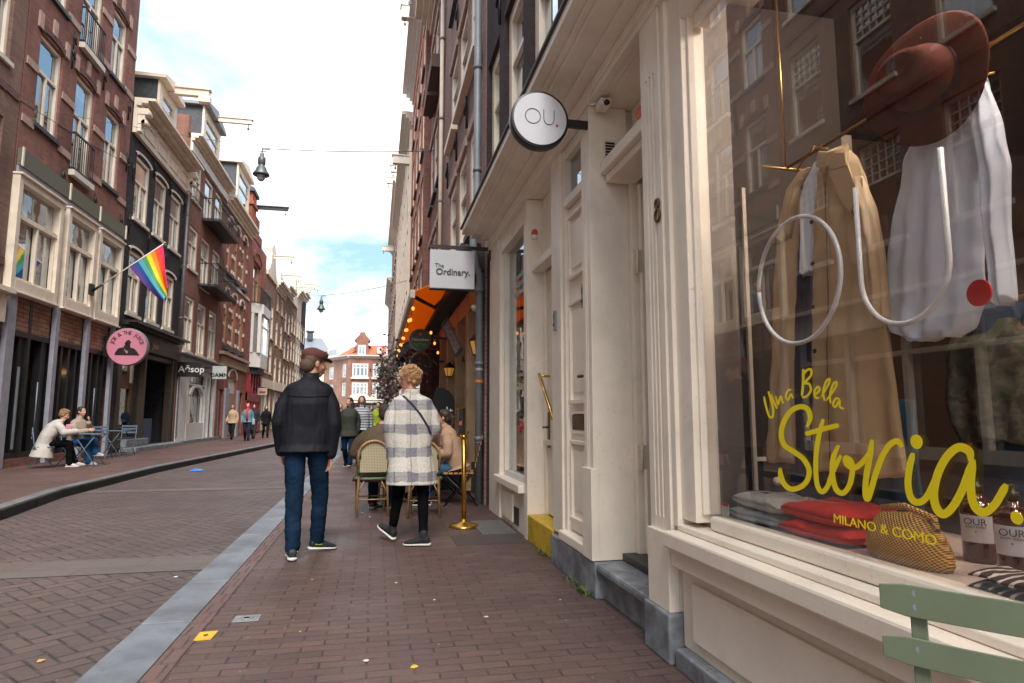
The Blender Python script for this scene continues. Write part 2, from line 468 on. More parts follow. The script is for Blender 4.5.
kbm = mk('dark kerb stone', (.022, .022, .024), .6, var=.4, scale=2, dirt=.3, spec=.3)
ko = kb.build('kerb', kbm, bevel=.015); ko['kind'] = 'structure'
kt = MB()
for (x0, y0), (x1, y1) in zip(KL[:-1], KL[1:]): kt.add([(x0 - .21, y0, .1285), (x0 - .035, y0, .1285), (x1 - .035, y1, .1285), (x1 - .21, y1, .1285)], [(0, 1, 2, 3)])
ko = kt.build('kerb_top', mk('pale kerb top', (.15, .15, .155), .55, var=.3, scale=3, dirt=.3)); ko['kind'] = 'structure'  # paler strip along the top face of the kerb
kb = MB(); y = -19.0; random.seed(3)
seams = []
while y < 95:
    Ln = .96
    kb.box(-1.3 + .003, -1.02 - .003, y, y + Ln - .016, -.05, .010 + random.uniform(-.003, .003)); y += Ln * (1 if random.random() > .15 else .55)
ko = kb.build('kerb_band', kerbstone, bevel=.004); ko['kind'] = 'structure'

# ================================================================ building kit
XL, XR = -7.7, 1.5
TL = lambda s, d, z: (XL + d, s, z)
TR = lambda s, d, z: (XR - d, s, z)
def wallsheet(mb, s0, s1, z0, z1, holes, depth=.2, d=0.0, rev=True):
    ss = sorted(set([s0, s1] + [min(max(h[k], s0), s1) for h in holes for k in (0, 1)]))
    zs = sorted(set([z0, z1] + [min(max(h[k], z0), z1) for h in holes for k in (2, 3)]))
    for a, b in zip(ss[:-1], ss[1:]):
        for c, e in zip(zs[:-1], zs[1:]):
            ms, mz_ = (a + b) / 2, (c + e) / 2
            if any(h[0] < ms < h[1] and h[2] < mz_ < h[3] for h in holes): continue
            mb.quad((a, d, c), (b, d, c), (b, d, e), (a, d, e))
    if rev:
        for h in holes:
            a, b, c, e = h[:4]
            mb.quad((a, d, c), (a, d - depth, c), (a, d - depth, e), (a, d, e))
            mb.quad((b, d, c), (b, d - depth, c), (b, d - depth, e), (b, d, e))
            mb.quad((a, d, c), (b, d, c), (b, d - depth, c), (a, d - depth, c))
            mb.quad((a, d, e), (b, d, e), (b, d - depth, e), (a, d - depth, e))
def shell(mb, s0, s1, z0, z1, back=8.0, d=0.0):
    mb.quad((s0, d, z0), (s0, -back, z0), (s0, -back, z1), (s0, d, z1))
    mb.quad((s1, d, z0), (s1, -back, z0), (s1, -back, z1), (s1, d, z1))
    mb.quad((s0, -back, z0), (s1, -back, z0), (s1, -back, z1), (s0, -back, z1))
    mb.quad((s0, d, z1), (s1, d, z1), (s1, -back, z1), (s0, -back, z1))
def house(name, label, cat, T, s0, s1, z0, z1, mat, holes, group=None, back=8.0):
    r_ = thing(name, label, cat, T((s0 + s1) / 2, 0, 0), group)
    mb = MB(T); wallsheet(mb, s0 + .006, s1 - .006, z0, z1, holes); shell(mb, s0 + .006, s1 - .006, z0, z1, back)
    mb.build('wall', mat, r_)
    return r_
def window(root, T, s0, s1, z0, z1, style='sash', fm=None, rec=.08, sill=None, pane=None, fw=.085, lintel=None, arch=0, sillout=.07):
    fm = fm or cream2; pane = pane or pane_m
    mb = MB(T); a = -rec - .07; b = -rec
    mb.box(s0, s0 + fw, a, b, z0, z1); mb.box(s1 - fw, s1, a, b, z0, z1)
    mb.box(s0 + fw, s1 - fw, a, b, z0, z0 + fw); mb.box(s0 + fw, s1 - fw, a, b, z1 - fw - arch, z1)
    i0, i1, j0, j1 = s0 + fw, s1 - fw, z0 + fw, z1 - fw - arch
    zt = j0 + (j1 - j0) * .62; m_ = (i0 + i1) / 2
    if style == 'sash':
        mb.box(i0, i1, a + .01, b - .01, zt - .035, zt + .035); mb.box(m_ - .03, m_ + .03, a + .01, b - .01, j0, zt - .035)
    elif style == 'hung':
        mb.box(i0, i1, a + .01, b - .01, zt - .03, zt + .03)
    elif style == 'bay':
        mb.box(i0, i1, a + .01, b + .02, zt + .1, zt + .2); mb.box(m_ - .04, m_ + .04, a + .01, b, j0, zt + .1)
        for q0, q1 in ((i0, m_ - .04), (m_ + .04, i1)):
            mb.box(q0, q0 + .035, a + .02, b - .02, j0, zt + .1); mb.box(q1 - .035, q1, a + .02, b - .02, j0, zt + .1)
            mb.box(q0 + .035, q1 - .035, a + .02, b - .02, j0, j0 + .05)
    elif style == 'grid':
        mb.box(i0, i1, a + .01, b - .01, zt - .03, zt + .03)
        for q in range(1, 5): x_ = i0 + (i1 - i0) * q / 5; mb.box(x_ - .012, x_ + .012, a + .02, b - .02, zt + .03, j1)
        for q in range(1, 4): x_ = zt + (j1 - zt) * q / 4; mb.box(i0, i1, a + .02, b - .02, x_ - .012, x_ + .012)
    f = mb.build('window', fm, root)
    g = MB(T); g.box(i0 - .01, i1 + .01, a - .012, a + .004, j0 - .01, j1 + .01)
    g.build('pane', pane, f)
    if sill:
        q = MB(T); q.box(s0 - .06, s1 + .06, -rec, sillout, z0 - .10, z0 - .002); q.build('sill', sill, f)
    if lintel:
        q = MB(T); q.box(s0 - .04, s1 + .04, -.02, .025, z1 + .002, z1 + .14); q.build('lintel', lintel, f)
    return f
def box_part(name, mat, root, T, *b, bevel=0):
    m_ = MB(T); m_.box(*b); return m_.build(name, mat, root, bevel=bevel)
def cornice(root, T, s0, s1, z, proj, mat, hh=.45, steps=4, name='cornice'):
    mb = MB(T)
    for i in range(steps):
        f = (i + 1) / steps
        mb.box(s0 - .0, s1 + .0, .002, proj * f * f ** .5, z - hh + hh * i / steps, z - hh + hh * (i + 1) / steps - .003)
    return mb.build(name, mat, root)
def beam(root, T, s, z, d0, d1, mat, w=.14, h=.24, hook=True):
    mb = MB(T); mb.box(s - w / 2, s + w / 2, d0, d1, z - h / 2, z + h / 2)
    mb.box(s - w / 2 - .05, s + w / 2 + .05, d0, d1 + .05, z + h / 2, z + h / 2 + .05)
    b_ = mb.build('hoist_beam', mat, root)
    if hook:
        q = MB(T); q.box(s - .015, s + .015, d1 - .16, d1 - .13, z - h / 2 - .18, z - h / 2)
        q.box(s - .02, s + .02, d1 - .2, d1 - .1, z - h / 2 - .28, z - h / 2 - .18)
        q.build('hook', iron, b_)
    return b_
def anchors(root, T, pts):
    for s, z in pts:
        mb = MB(T); mb.tube([(s, .03, z - .3), (s, .04, z + .3)], .022, 6)
        mb.tube([(s - .09, .05, z + .16), (s - .02, .07, z + .02), (s + .07, .06, z - .02), (s + .08, .05, z + .12), (s, .05, z + .2)], .018, 6)
        mb.build('wall_anchor', iron, root)
def railing(root, T, s0, s1, z0, z1, d, gap=.13, name='railing', mat=None, side=True, belly=0, th=.008):
    mb = MB(T); m_ = mat or iron
    n = int((s1 - s0) / gap)
    for i in range(n + 1):
        s = s0 + (s1 - s0) * i / n; mb.box(s - th, s + th, d - th, d + th, z0, z1)
    for zz in (z0 + .03, z1): mb.box(s0, s1, d - .018, d + .018, zz - .018, zz + .018)
    if side:
        for s in (s0, s1):
            mb.box(s - .018, s + .018, 0, d, z1 - .018, z1 + .018); mb.box(s - .018, s + .018, 0, d, z0 + .012, z0 + .048)
            k = max(1, int(d / gap))
            for i in range(1, k): mb.box(s - th, s + th, d * i / k - th, d * i / k + th, z0, z1)
    return mb.build(name, m_, root)
def balcony(root, T, s0, s1, z, proj, hgt=.95):
    f = box_part('balcony_floor', iron, root, T, s0, s1, 0, proj, z - .07, z)
    railing(root, T, s0, s1, z, z + hgt, proj, gap=.24, name='balcony_railing', th=.010); box_part('railing_band', iron, root, T, s0, s1, proj - .02, proj + .02, z + hgt - .28, z + hgt - .24); box_part('railing_cap', iron, root, T, s0, s1, proj - .035, proj + .035, z + hgt, z + hgt + .04)
def dormer(root, T, s0, s1, z0, z1, back, side, front, roofm, peak=.3, wn=True, d=0.0):
    mb = MB(T); mb.box(s0, s1, -back, d, z0, z1); mb.build('dormer_side', side, root)
    mb = MB(T); mb.box(s0 - .03, s0 + .28, d, d + .08, z0, z1); mb.box(s1 - .28, s1 + .03, d, d + .08, z0, z1)
    mb.box(s0 + .28, s1 - .28, d, d + .08, z1 - .3, z1); mb.box(s0 + .28, s1 - .28, d, d + .08, z0, z0 + .15)
    mb.build('dormer_front', front, root)
    if wn: window(root, T, s0 + .28, s1 - .28, z0 + .15, z1 - .3, 'hung', front, rec=-.07 - d)
    mb = MB(T); c_ = (s0 + s1) / 2
    mb.prism([(s0 - .2, d + .3, z1), (s1 + .2, d + .3, z1), (s1 + .2, d + .3, z1 + .1), (c_, d + .3, z1 + .1 + peak), (s0 - .2, d + .3, z1 + .1)], (0, -back - .3 - d, 0)) if False else None
    pts = [(s0 - .2, d + .3, z1), (s1 + .2, d + .3, z1), (s1 + .2, d + .3, z1 + .12), (c_, d + .3, z1 + .12 + peak), (s0 - .2, d + .3, z1 + .12)]
    pb = [(a, -back, c) for a, b, c in pts]; n = 5
    mb.add(pts + pb, [tuple(range(5)), tuple(range(9, 4, -1))] + [(i, i + n, (i + 1) % n + n, (i + 1) % n) for i in range(n)])
    mb.build('dormer_roof', roofm, root)
def arch_top(root, T, s0, s1, z, rise, mat, name='arch', thick=.16, d=.02, n=8):
    # segmental head piece in front of the window head, brick-coloured
    mb = MB(T); c_ = (s0 + s1) / 2; hw = (s1 - s0) / 2
    up = [(c_ - hw * math.cos(math.pi * i / n) , d, z + rise * math.sin(math.pi * i / n)) for i in range(n + 1)]
    lo = up; hi = [(a + (a - c_) * .16, b, c + thick) for a, b, c in up]
    for i in range(n):
        mb.add([lo[i], lo[i + 1], hi[i + 1], hi[i], (lo[i][0], -.1, lo[i][2]), (lo[i + 1][0], -.1, lo[i + 1][2]), (hi[i + 1][0], -.1, hi[i + 1][2]), (hi[i][0], -.1, hi[i][2])],
               [(0, 1, 2, 3), (0, 4, 5, 1), (3, 2, 6, 7), (4, 5, 6, 7)])
    return mb.build(name, mat, root)

# ================================================================ LEFT SIDE
# --- houses before the frame (seen in the shop window's reflection)
def plain_house(label, T, s0, s1, h, mat, nwin, style='sash', shop=True, z0=0.1, fm=None, floors=None, group=None, sillm=None, cat='house'):
    holes = []; w_ = (s1 - s0) / nwin
    fl = floors or [(4.3, 6.6), (7.5, 9.6), (10.6, 12.5)]
    for a, b in fl:
        for i in range(nwin):
            c_ = s0 + w_ * (i + .5); hw = min(.62, w_ * .34); holes.append((c_ - hw, c_ + hw, a, b))
    hl = list(holes)
    if shop: hl.append((s0 + .35, s1 - .35, .35, 3.1))
    r_ = house('town_house', label, cat, T, s0, s1, z0, h, mat, hl, group)
    for h_ in holes: window(r_, T, *h_, style=style, fm=fm, sill=sillm or stonew)
    if shop:
        f = MB(T)
        n = max(2, int((s1 - s0) / 1.7)); q0, q1 = s0 + .35, s1 - .35
        for i in range(n + 1):
            s = q0 + (q1 - q0) * i / n; f.box(max(q0, s - .06), min(q1, s + .06), -.18, -.02, .35, 3.1)
        f.box(q0, q1, -.17, -.03, .35, .6); f.box(q0, q1, -.17, -.03, 2.5, 2.6)
        ff = f.build('shop_front', fm or cream2, r_)
        g = MB(T); g.box(q0, q1, -.2, -.19, .36, 3.09); g.build('shop_pane', pane_dark, ff)
        box_part('shop_fascia', fm or cream2, r_, T, s0 + .1, s1 - .1, .002, .16, 3.15, 3.65)
        cornice(r_, T, s0 + .05, s1 - .05, 3.85, .3, fm or cream2, .2, 2, name='shop_cornice')
    cornice(r_, T, s0 + .01, s1 - .01, h + .1, .45, fm or cream2, .6, 4)
    return r_
plain_house('brown brick house with cream sash windows nearest behind the camera on the left', TL, -9.5, -1.5, 13.5, b_tan, 4)
plain_house('dark red brick house on the left behind the camera', TL, -1.5, 6.0, 14.5, b_brown, 3)
r0 = plain_house('brown brick house at the left edge of the photo, before the stone-banded house', TL, 6.0, 15.1, 15.5, b_brown, 4, style='grid', floors=[(5.0, 7.4), (8.6, 10.9), (12.0, 14.0)], fm=cream2, shop=True)
for z in (4.35, 7.95, 11.3): box_part('stone_band', b_maroon, r0, TL, 6.05, 15.05, .002, .03, z, z + .18)
# --- L1 the red house with the three bays
W1 = [(15.7, 16.78), (17.52, 18.6), (19.4, 20.45)]
holes = [(a, b, 7.82, 10.0) for a, b in (W1[0], W1[2])] + [(17.52, 18.6, 7.38, 10.0)] + [(a, b, 11.08, 13.1) for a, b in (W1[0], W1[2])] + [(17.52, 18.7, 10.8, 13.1)] + [(a, b, 14.2, 16.0) for a, b in W1]
holes_all = holes + [(15.2, 21.15, .3, 3.95), (15.3, 17.2, 3.95, 6.35), (17.55, 19.1, 3.95, 6.35), (19.35, 21.0, 3.95, 6.35)]
h1 = house('brick_house', 'red brick house with three cream bay windows above the dark cafe front', 'house', TL, 15.15, 21.2, .1, 17.3, b_red, holes_all)
for i, h_ in enumerate(holes):
    bal = 17 < h_[0] < 18 and h_[2] < 12
    window(h1, TL, *h_, style='sash', fm=cream2, sill=None if bal else slate, rec=.06)
    if bal: railing(h1, TL, h_[0] - .02, h_[1] + .02, h_[2] + .05, h_[2] + 1.0, .09, gap=.11, side=True, name='window_railing'); box_part('balcony_sill', stonew, h1, TL, h_[0] - .05, h_[1] + .05, 0.002, .14, h_[2] - .12, h_[2] + .02)
    if h_[3] < 14:
        arch_top(h1, TL, h_[0] - .02, h_[1] + .02, h_[3] - .04, .13, b_maroon, 'brick_arch', .14, .035)
        for s in (h_[0] - .1, (h_[0] + h_[1]) / 2, h_[1] + .1):
            zz = h_[3] + (.2 if abs(s - (h_[0] + h_[1]) / 2) < .1 else .02)
            box_part('stone_block', stoneband, h1, TL, s - .09, s + .09, .004, .05, zz, zz + .38)
segs = [(15.2, 15.68), (16.82, 17.48), (18.64, 19.36), (20.5, 21.15)]
for zz in (7.62, 8.95, 11.05, 12.4):
    for a, b in segs: box_part('stone_band', stoneband, h1, TL, a, b, .003, .035, zz, zz + .17)
anchors(h1, TL, [(17.15, 7.0), (19.0, 7.0), (20.85, 7.0), (17.15, 10.6), (19.0, 10.6), (20.85, 10.6), (17.15, 9.3 - 5.0 + 5.9), (21.0, 9.0)])
box_part('vent_grille', mk('olive vent mesh', (.14, .14, .10), .8, var=.3, scale=60), h1, TL, 15.2, 21.15, .003, .09, 6.62, 7.0)
for s in (15.22, 17.45, 19.25, 21.12): box_part('vent_divider', cream, h1, TL, s - .03, s + .03, .092, .12, 6.6, 7.02)
box_part('lilac_fascia', greypaint, h1, TL, 15.2, 21.15, .003, .05, 6.34, 6.61)
for a, b in ((15.12, 17.15), (17.42, 19.12), (19.28, 20.98)):
    z0, z1 = 3.88, 6.38
    f = MB(TL); d0, d1 = -.15, .14
    f.box(a, a + .16, d0, d1, z0, z1); f.box(b - .16, b, d0, d1, z0, z1); f.box(a + .16, b - .16, d0, d1, z0, z0 + .26); f.box(a + .16, b - .16, d0, d1, z1 - .16, z1)
    f.box(a - .03, b + .03, d0, d1 + .04, z0 - .04, z0)
    f.box(a - .02, b + .02, d0, d1 + .05, z1, z1 + .05)
    bay = f.build('bay_window', cream, h1, bevel=.01)
    f = MB(TL); i0, i1, j0, j1 = a + .16, b - .16, z0 + .26, z1 - .16; zt = j0 + (j1 - j0) * .66; mm = (i0 + i1) / 2
    f.box(i0, i1, -.02, .10, zt - .05, zt + .05); f.box(mm - .035, mm + .035, .0, .09, j0, zt - .05)
    f.box(i0, i0 + .05, -.01, .07, j0, zt - .05); f.box(i1 - .05, i1, -.01, .07, j0, zt - .05); f.box(i0 + .05, mm - .035, -.01, .07, j0, j0 + .06); f.box(mm + .035, i1 - .05, -.01, .07, j0, j0 + .06)
    f.build('bay_casement', cream2, bay)
    f = MB(TL); f.box(i0, i1, -.04, -.02, j0, j1); f.build('pane', pane_m, bay)
# ground floor of L1
for s, w_ in ((15.22, .32), (17.28, .2), (19.0, .2), (20.72, .2)):
    box_part('iron_pillar', greypaint, h1, TL, s, s + w_, .0, .10, .12, 3.87, bevel=.01)
for a, b in ((15.56, 16.3), (16.42, 17.26), (17.5, 18.98), (19.22, 20.7)):
    box_part('plank_panel', b_reclaim, h1, TL, a, b, -.2, -.02, 3.08, 3.84)
f = MB(TL); f.box(15.54, 17.27, -.22, -.01, 2.96, 3.08); f.box(17.49, 18.99, -.22, -.01, 2.96, 3.08); f.box(19.21, 20.71, -.22, -.01, 2.96, 3.08)
f.box(16.3, 16.42, -.22, -.005, .12, 3.84)
f.box(15.54, 15.75, -.22, -.06, .12, 2.96); f.box(16.05, 16.3, -.22, -.06, .12, 2.96); f.box(17.05, 17.27, -.22, -.06, .12, 2.96)
for s in (17.5, 18.0, 18.4, 18.8): f.box(s, s + .12, -.22, -.06, .12, 2.96)
for s in (19.22, 19.75, 20.2, 20.58): f.box(s, s + .12, -.22, -.06, .12, 2.96)
f.box(15.54, 17.27, -.22, -.02, .12, .42); f.box(17.49, 20.71, -.22, -.06, .12, .3)
f.build('cafe_frame', black, h1)
f = MB(TL); f.box(15.54, 20.75, -.28, -.26, .12, 2.96); f.build('cafe_pane', pane_dark, h1)
f = MB(TL); f.box(16.0, 16.04, -.02, .02, .5, 2.3); f.tube([(17.05 - .3, .06, .9), (16.75, .06, 2.0)], .015); f.tube([(19.98, .0, .9), (19.98, .0, 2.0)], .015); f.build('door_handle', zinc, h1)
warm = mk('warm lamp glow', (1, .6, .25), .5, emit=(1, .55, .2), es=6)
f = MB(); f.ell((XL - .2, 18.2, 2.35), .05); f.build('pendant_lamp', warm, h1)
pinkp = mk('pink paper', (.62, .2, .3), .6)
f = MB(TL); f.box(15.6, 15.8, -.04, -.035, 1.55, 2.0); f.build('white_poster', mk('white poster', (.6, .56, .56), .6), h1)
f = MB(TL); f.box(15.65, 15.75, -.034, -.031, 1.65, 1.82); f.build('poster_print', pinkp, h1)
for s, z in ((19.5, 1.55), (20.35, 1.5)):
    textobj('window_lettering', 'JUICE\nSHAKE\nCOFFEE', .17, TL(s, -.25, z), (0, 1, 0), (0, 0, 1), pinkp, h1, ext=.002)
f = MB()
f.ell((XL - .2, 19.62, 2.75), (.05, .16, .22)); f.ell((XL - .2, 20.45, 2.35), (.05, .12, .28)); f.build('pink_decal', pinkp, h1)
cornice(h1, TL, 15.2, 21.15, 17.6, .5, cream2, .6, 4)

# --- L2 black house
ww = [(21.84, 23.15), (23.66, 24.93), (25.42, 26.75)]
wl = [(21.8, 22.95), (23.5, 24.78), (25.28, 26.5)]
hs = [(a, b, 7.53, 9.62) for a, b in ww] + [(a, b, 4.47, 6.5) for a, b in wl]
h2 = house('black_house', 'black painted brick house with a heavy cream cornice beyond the bay-windowed house', 'house', TL, 21.25, 27.3, .1, 11.0, b_black, hs + [(21.5, 26.95, .25, 3.35)])
for h_ in hs:
    window(h2, TL, *h_, style='sash', fm=cream2, sill=stonew, rec=.04, fw=.12)
    arch_top(h2, TL, h_[0] - .02, h_[1] + .02, h_[3] - .05, .14, cream2, 'arched_head', .07, .03)
anchors(h2, TL, [(21.55, 8.9), (23.4, 9.7), (25.18, 9.7), (27.0, 9.6), (21.5, 7.2), (23.3, 7.1), (25.1, 6.9), (27.0, 6.9)])
box_part('frieze', cream2, h2, TL, 21.3, 27.25, .003, .12, 10.12, 10.95)
for s in (22.0, 23.3, 24.6, 25.9):
    f = MB(TL); f.box(s, s + 1.05, .12, .15, 10.32, 10.38); f.box(s, s + 1.05, .12, .15, 10.72, 10.78); f.box(s, s + .06, .12, .15, 10.38, 10.72); f.box(s + .99, s + 1.05, .12, .15, 10.38, 10.72); f.build('frieze_panel', cream, h2)
cornice(h2, TL, 21.3, 27.25, 11.28, .62, cream, .34, 4)
for s in (21.5, 27.0):
    f = MB(TL); f.box(s - .16, s + .16, .12, .42, 10.75, 10.95); f.box(s - .14, s + .14, .12, .32, 10.45, 10.75); f.tube([(s - .14, .3, 10.5), (s + .14, .3, 10.5)], .09, 10); f.tube([(s - .15, .36, 10.82), (s + .15, .36, 10.82)], .1, 10); f.box(s - .12, s + .12, .12, .22, 10.2, 10.45); f.build('console', cream2, h2)
dormer(h2, TL, 23.3, 25.2, 11.25, 12.95, 2.6, slate, cream2, cream2, .25)
beam(h2, TL, 24.2, 13.0, -.6, 1.45, cream, .2, .24, hook=False)
f = MB(TL); f.box(24.08, 24.32, 1.1, 1.5, 12.66, 12.88); f.build('beam_end', cream, h2)
rf = MB(TL); rf.prism([(21.3, .2, 11.28), (21.3, -4, 13.4), (21.3, -8, 11.2)], (0, 0, 0)) if False else None
def roof(root, T, s0, s1, z0, z1, mat, front=-.05, back=8.0, name='roof'):
    m_ = MB(T); mid = (front - back) / 2
    m_.add([(s0, front, z0), (s1, front, z0), (s1, mid, z1), (s0, mid, z1), (s0, -back, z0), (s1, -back, z0)],
           [(0, 1, 2, 3), (3, 2, 5, 4), (0, 3, 4), (1, 5, 2), (0, 4, 5, 1)])
    return m_.build(name, mat, root)
roof(h2, TL, 21.3, 27.25, 11.29, 13.6, slate)
# shop front of L2
box_part('shop_fascia', mk('dark brown fascia', (.05, .035, .028), .5), h2, TL, 21.4, 27.1, .003, .14, 3.4, 3.92)
cornice(h2, TL, 21.35, 27.2, 4.16, .5, black, .22, 3, name='shop_cornice')
f = MB(TL)
f.box(21.5, 21.8, -.2, .03, .25, 3.35); f.box(23.8, 23.95, -.2, .03, .25, 3.35); f.box(26.72, 26.95, -.2, .03, .25, 3.35); f.box(21.8, 23.8, -.2, .05, .25, .55); f.box(23.95, 26.72, -.2, .0, 3.2, 3.35)
f.build('shop_frame', mk('dark brown frame', (.055, .038, .026), .45), h2)
f = MB(TL); f.box(21.8, 23.8, -.16, -.145, .55, 3.35); f.build('shop_pane', shopglass, h2)
f = MB(TL); f.box(23.95, 26.72, -1.6, -1.5, .2, 3.3); f.build('shop_door', black, h2)
f = MB(TL); f.box(24.2, 24.6, -1.5, -1.46, 1.75, 1.95); f.build('notice', white, h2)
f = MB(TL); f.box(22.0, 27.0, .0, .5, .1, .26); f.box(22.0, 24.0, .0, .22, .26, .5); f.build('doorstep', bluestone, h2, bevel=.02)
f = MB(TL); f.box(24.9, 25.9, -.35, -.3, .26, 1.15); f.build('blue_board', mk('blue board', (.06, .09, .16), .5), h2)
textobj('shop_lettering', 'Juice', .34, TL(24.3, .16, 3.66), (0, 1, 0), (0, 0, 1), mk('warm letter', (.7, .62, .45), .5), h2)
# display inside L2 window
f = MB(TL); f.box(22.0, 23.6, -.75, -.7, .6, 3.2); f.build('window_backdrop', mk('pale display', (.16, .15, .14), .8, var=.6, scale=2.5), h2)
# drain pipe
def drainpipe(T, s, z0, z1, d, r, label, mat=None, brackets=True):
    m_ = MB(T); m_.tube([(s, d, z0), (s, d, z1)], r, 10)
    p_ = T(s, d, z0)
    t_ = thing('drain_pipe', label, 'drain pipe', p_)
    m_.build('pipe', mat or zinc, t_)
    if brackets:
        z = z0 + .9
        while z < z1: 
            q = MB(T); q.tube([(s, d, z - .03), (s, d, z + .03)], r + .012, 10); q.box(s - .012, s + .012, 0, d, z - .012, z + .012); q.build('bracket', zinc2, t_); z += 2.1
    return t_
drainpipe(TL, 27.2, 4.2, 10.1, .1, .05, 'grey drain pipe between the black house and the house with two balconies', zinc2)

# --- L3 house with balconies
c3 = [(27.98, 29.3), (29.92, 31.35), (31.85, 33.35)]
hs = [(a, b, 3.9, 6.2) for a, b in c3] + [(c3[0][0], c3[0][1], 7.37, 9.15), (c3[1][0], c3[1][1], 6.95, 9.15), (c3[2][0], c3[2][1], 7.37, 9.15)] + [(c3[0][0], c3[0][1], 10.3, 11.95), (c3[1][0], c3[1][1], 9.95, 11.95), (c3[2][0], c3[2][1], 10.3, 11.95)]
h3 = house('brick_house', 'smooth reddish brown house with two black iron balconies above the white arched shopfront', 'house', TL, 27.35, 34.05, .1, 12.6, b_plain, hs + [(27.6, 33.8, .25, 3.2)])
for h_ in hs: window(h3, TL, *h_, style='sash', fm=cream2, sill=stonew, rec=.03, fw=.12)
balcony(h3, TL, 29.7, 33.6, 6.95, .75); balcony(h3, TL, 29.7, 33.6, 9.9, .75)
railing(h3, TL, 28.0, 29.35, 10.3, 10.8, .1, name='window_railing')
box_part('frieze', white, h3, TL, 27.4, 34.0, .003, .1, 12.1, 12.45)
cornice(h3, TL, 27.4, 34.0, 12.85, .45, cream, .4, 4)
roof(h3, TL, 27.4, 34.0, 12.86, 15.4, tileroof)
dormer(h3, TL, 28.9, 31.8, 12.9, 14.75, 2.6, slate, cream2, zinc2, .35)
beam(h3, TL, 30.4, 14.85, -.6, 1.75, cream, .16, .2)
box_part('party_wall', b_plain, h3, TL, 27.36, 27.7, -6, -.1, 12.5, 13.6)
# white arched shop front
box_part('shop_fascia', greypaint, h3, TL, 27.5, 34.0, .003, .16, 3.25, 3.62)
cornice(h3, TL, 27.45, 34.0, 3.75, .38, mk('grey cornice', (.26, .25, .24), .5), .14, 2, name='shop_cornice')
f = MB(TL)
for a, b in ((27.6, 28.9), (29.0, 29.15), (31.85, 32.05), (32.55, 32.7), (33.45, 33.8)): f.box(a, b, -.1, .04, .25, 3.24)
f.box(28.9, 31.9, -.1, .02, .25, .95); f.box(28.9, 32.6, -.1, .03, 3.05, 3.24); f.box(29.15, 31.85, -.08, .0, 2.55, 2.62); f.box(29.45, 29.55, -.08, .01, .95, 2.4); f.box(31.45, 31.55, -.08, .01, .95, 2.4)
sf = f.build('shop_frame', white, h3)
arch_top(h3, TL, 29.55, 31.45, 2.05, .45, white, 'arched_head', .1, .05, 12)
f = MB(TL); f.box(29.0, 31.9, -.16, -.14, .95, 3.1); f.build('shop_pane', pane_dark, h3)
f = MB(TL); f.box(32.7, 33.45, -.14, -.12, .25, 3.2); f.build('shop_door', black, h3)
f = MB(TL); f.box(27.55, 27.75, .045, .055, .4, 3.0); f.build('sticker_strip', mk('stickered strip', (.2, .25, .28), .6, var=.8, scale=14), h3)
f = MB(TL); f.box(27.5, 34.0, .0, .25, .1, .25); f.build('doorstep', bluestone, h3)

# --- L4 ornate red
c4 = [(34.85, 35.8), (36.55, 37.6), (38.55, 39.6)]
hs = [(a, b, 4.95, 7.6) for a, b in c4] + [(a, b, 8.75, 11.4) for a, b in c4]
h4 = house('brick_house', 'bright red house with white stone blocks beside its narrow windows and an arched white door', 'house', TL, 34.1, 41.0, .1, 12.3, b_ornate, hs + [(34.5, 35.6, .25, 2.6), (36.6, 38.6, .25, 3.3), (39.2, 40.5, .25, 2.6)])
for h_ in hs:
    window(h4, TL, *h_, style='sash', fm=woodtan, rec=.1)
    arch_top(h4, TL, h_[0] - .05, h_[1] + .05, h_[3] - .05, .3, stonew, 'stone_arch', .12, .05)
    for zz in (h_[2] + .05, h_[2] + .9, h_[2] + 1.8, h_[3] - .1):
        for s in (h_[0] - .12, h_[1] + .12): box_part('stone_block', stonew, h4, TL, s - .13, s + .13, .004, .06, zz, zz + .18)
    box_part('sill', slate, h4, TL, h_[0] - .1, h_[1] + .1, .0, .16, h_[2] - .3, h_[2] - .12)
box_part('stone_cornice', stoneband, h4, TL, 34.15, 40.95, .003, .25, 4.35, 4.5)
box_part('shop_fascia', mk('ochre fascia', (.42, .30, .18), .6), h4, TL, 34.6, 40.9, .003, .1, 3.85, 4.3)
box_part('stone_band', stonew, h4, TL, 34.15, 40.95, .003, .05, 8.2, 8.35)
f = MB(TL); f.box(36.6, 38.6, -.14, -.1, 2.5, 3.3); f.build('fanlight', white, h4); arch_top(h4, TL, 36.6, 38.6, 3.25, .5, white, 'arched_fanlight', .1, .03, 12)
f = MB(TL); f.box(36.6, 38.6, -.16, -.1, .25, 2.5); f.build('shop_door', mk('tan door', (.36, .27, .2), .5), h4)
f = MB(TL); f.box(34.5, 35.6, -.16, -.1, .25, 2.6); f.box(39.2, 40.5, -.16, -.1, .25, 2.6); f.build('side_pane', pane_dark, h4)
box_part('pilaster', greypaint, h4, TL, 35.7, 36.5, .0, .1, .12, 2.7); box_part('pilaster', greypaint, h4, TL, 38.7, 39.15, .0, .1, .12, 2.7)
cornice(h4, TL, 34.15, 40.95, 12.6, .45, cream, .6, 4)
roof(h4, TL, 34.15, 40.95, 12.61, 14.6, slate)
dormer(h4, TL, 36.0, 39.2, 12.65, 15.0, 2.4, slate, cream2, cream2, .35)
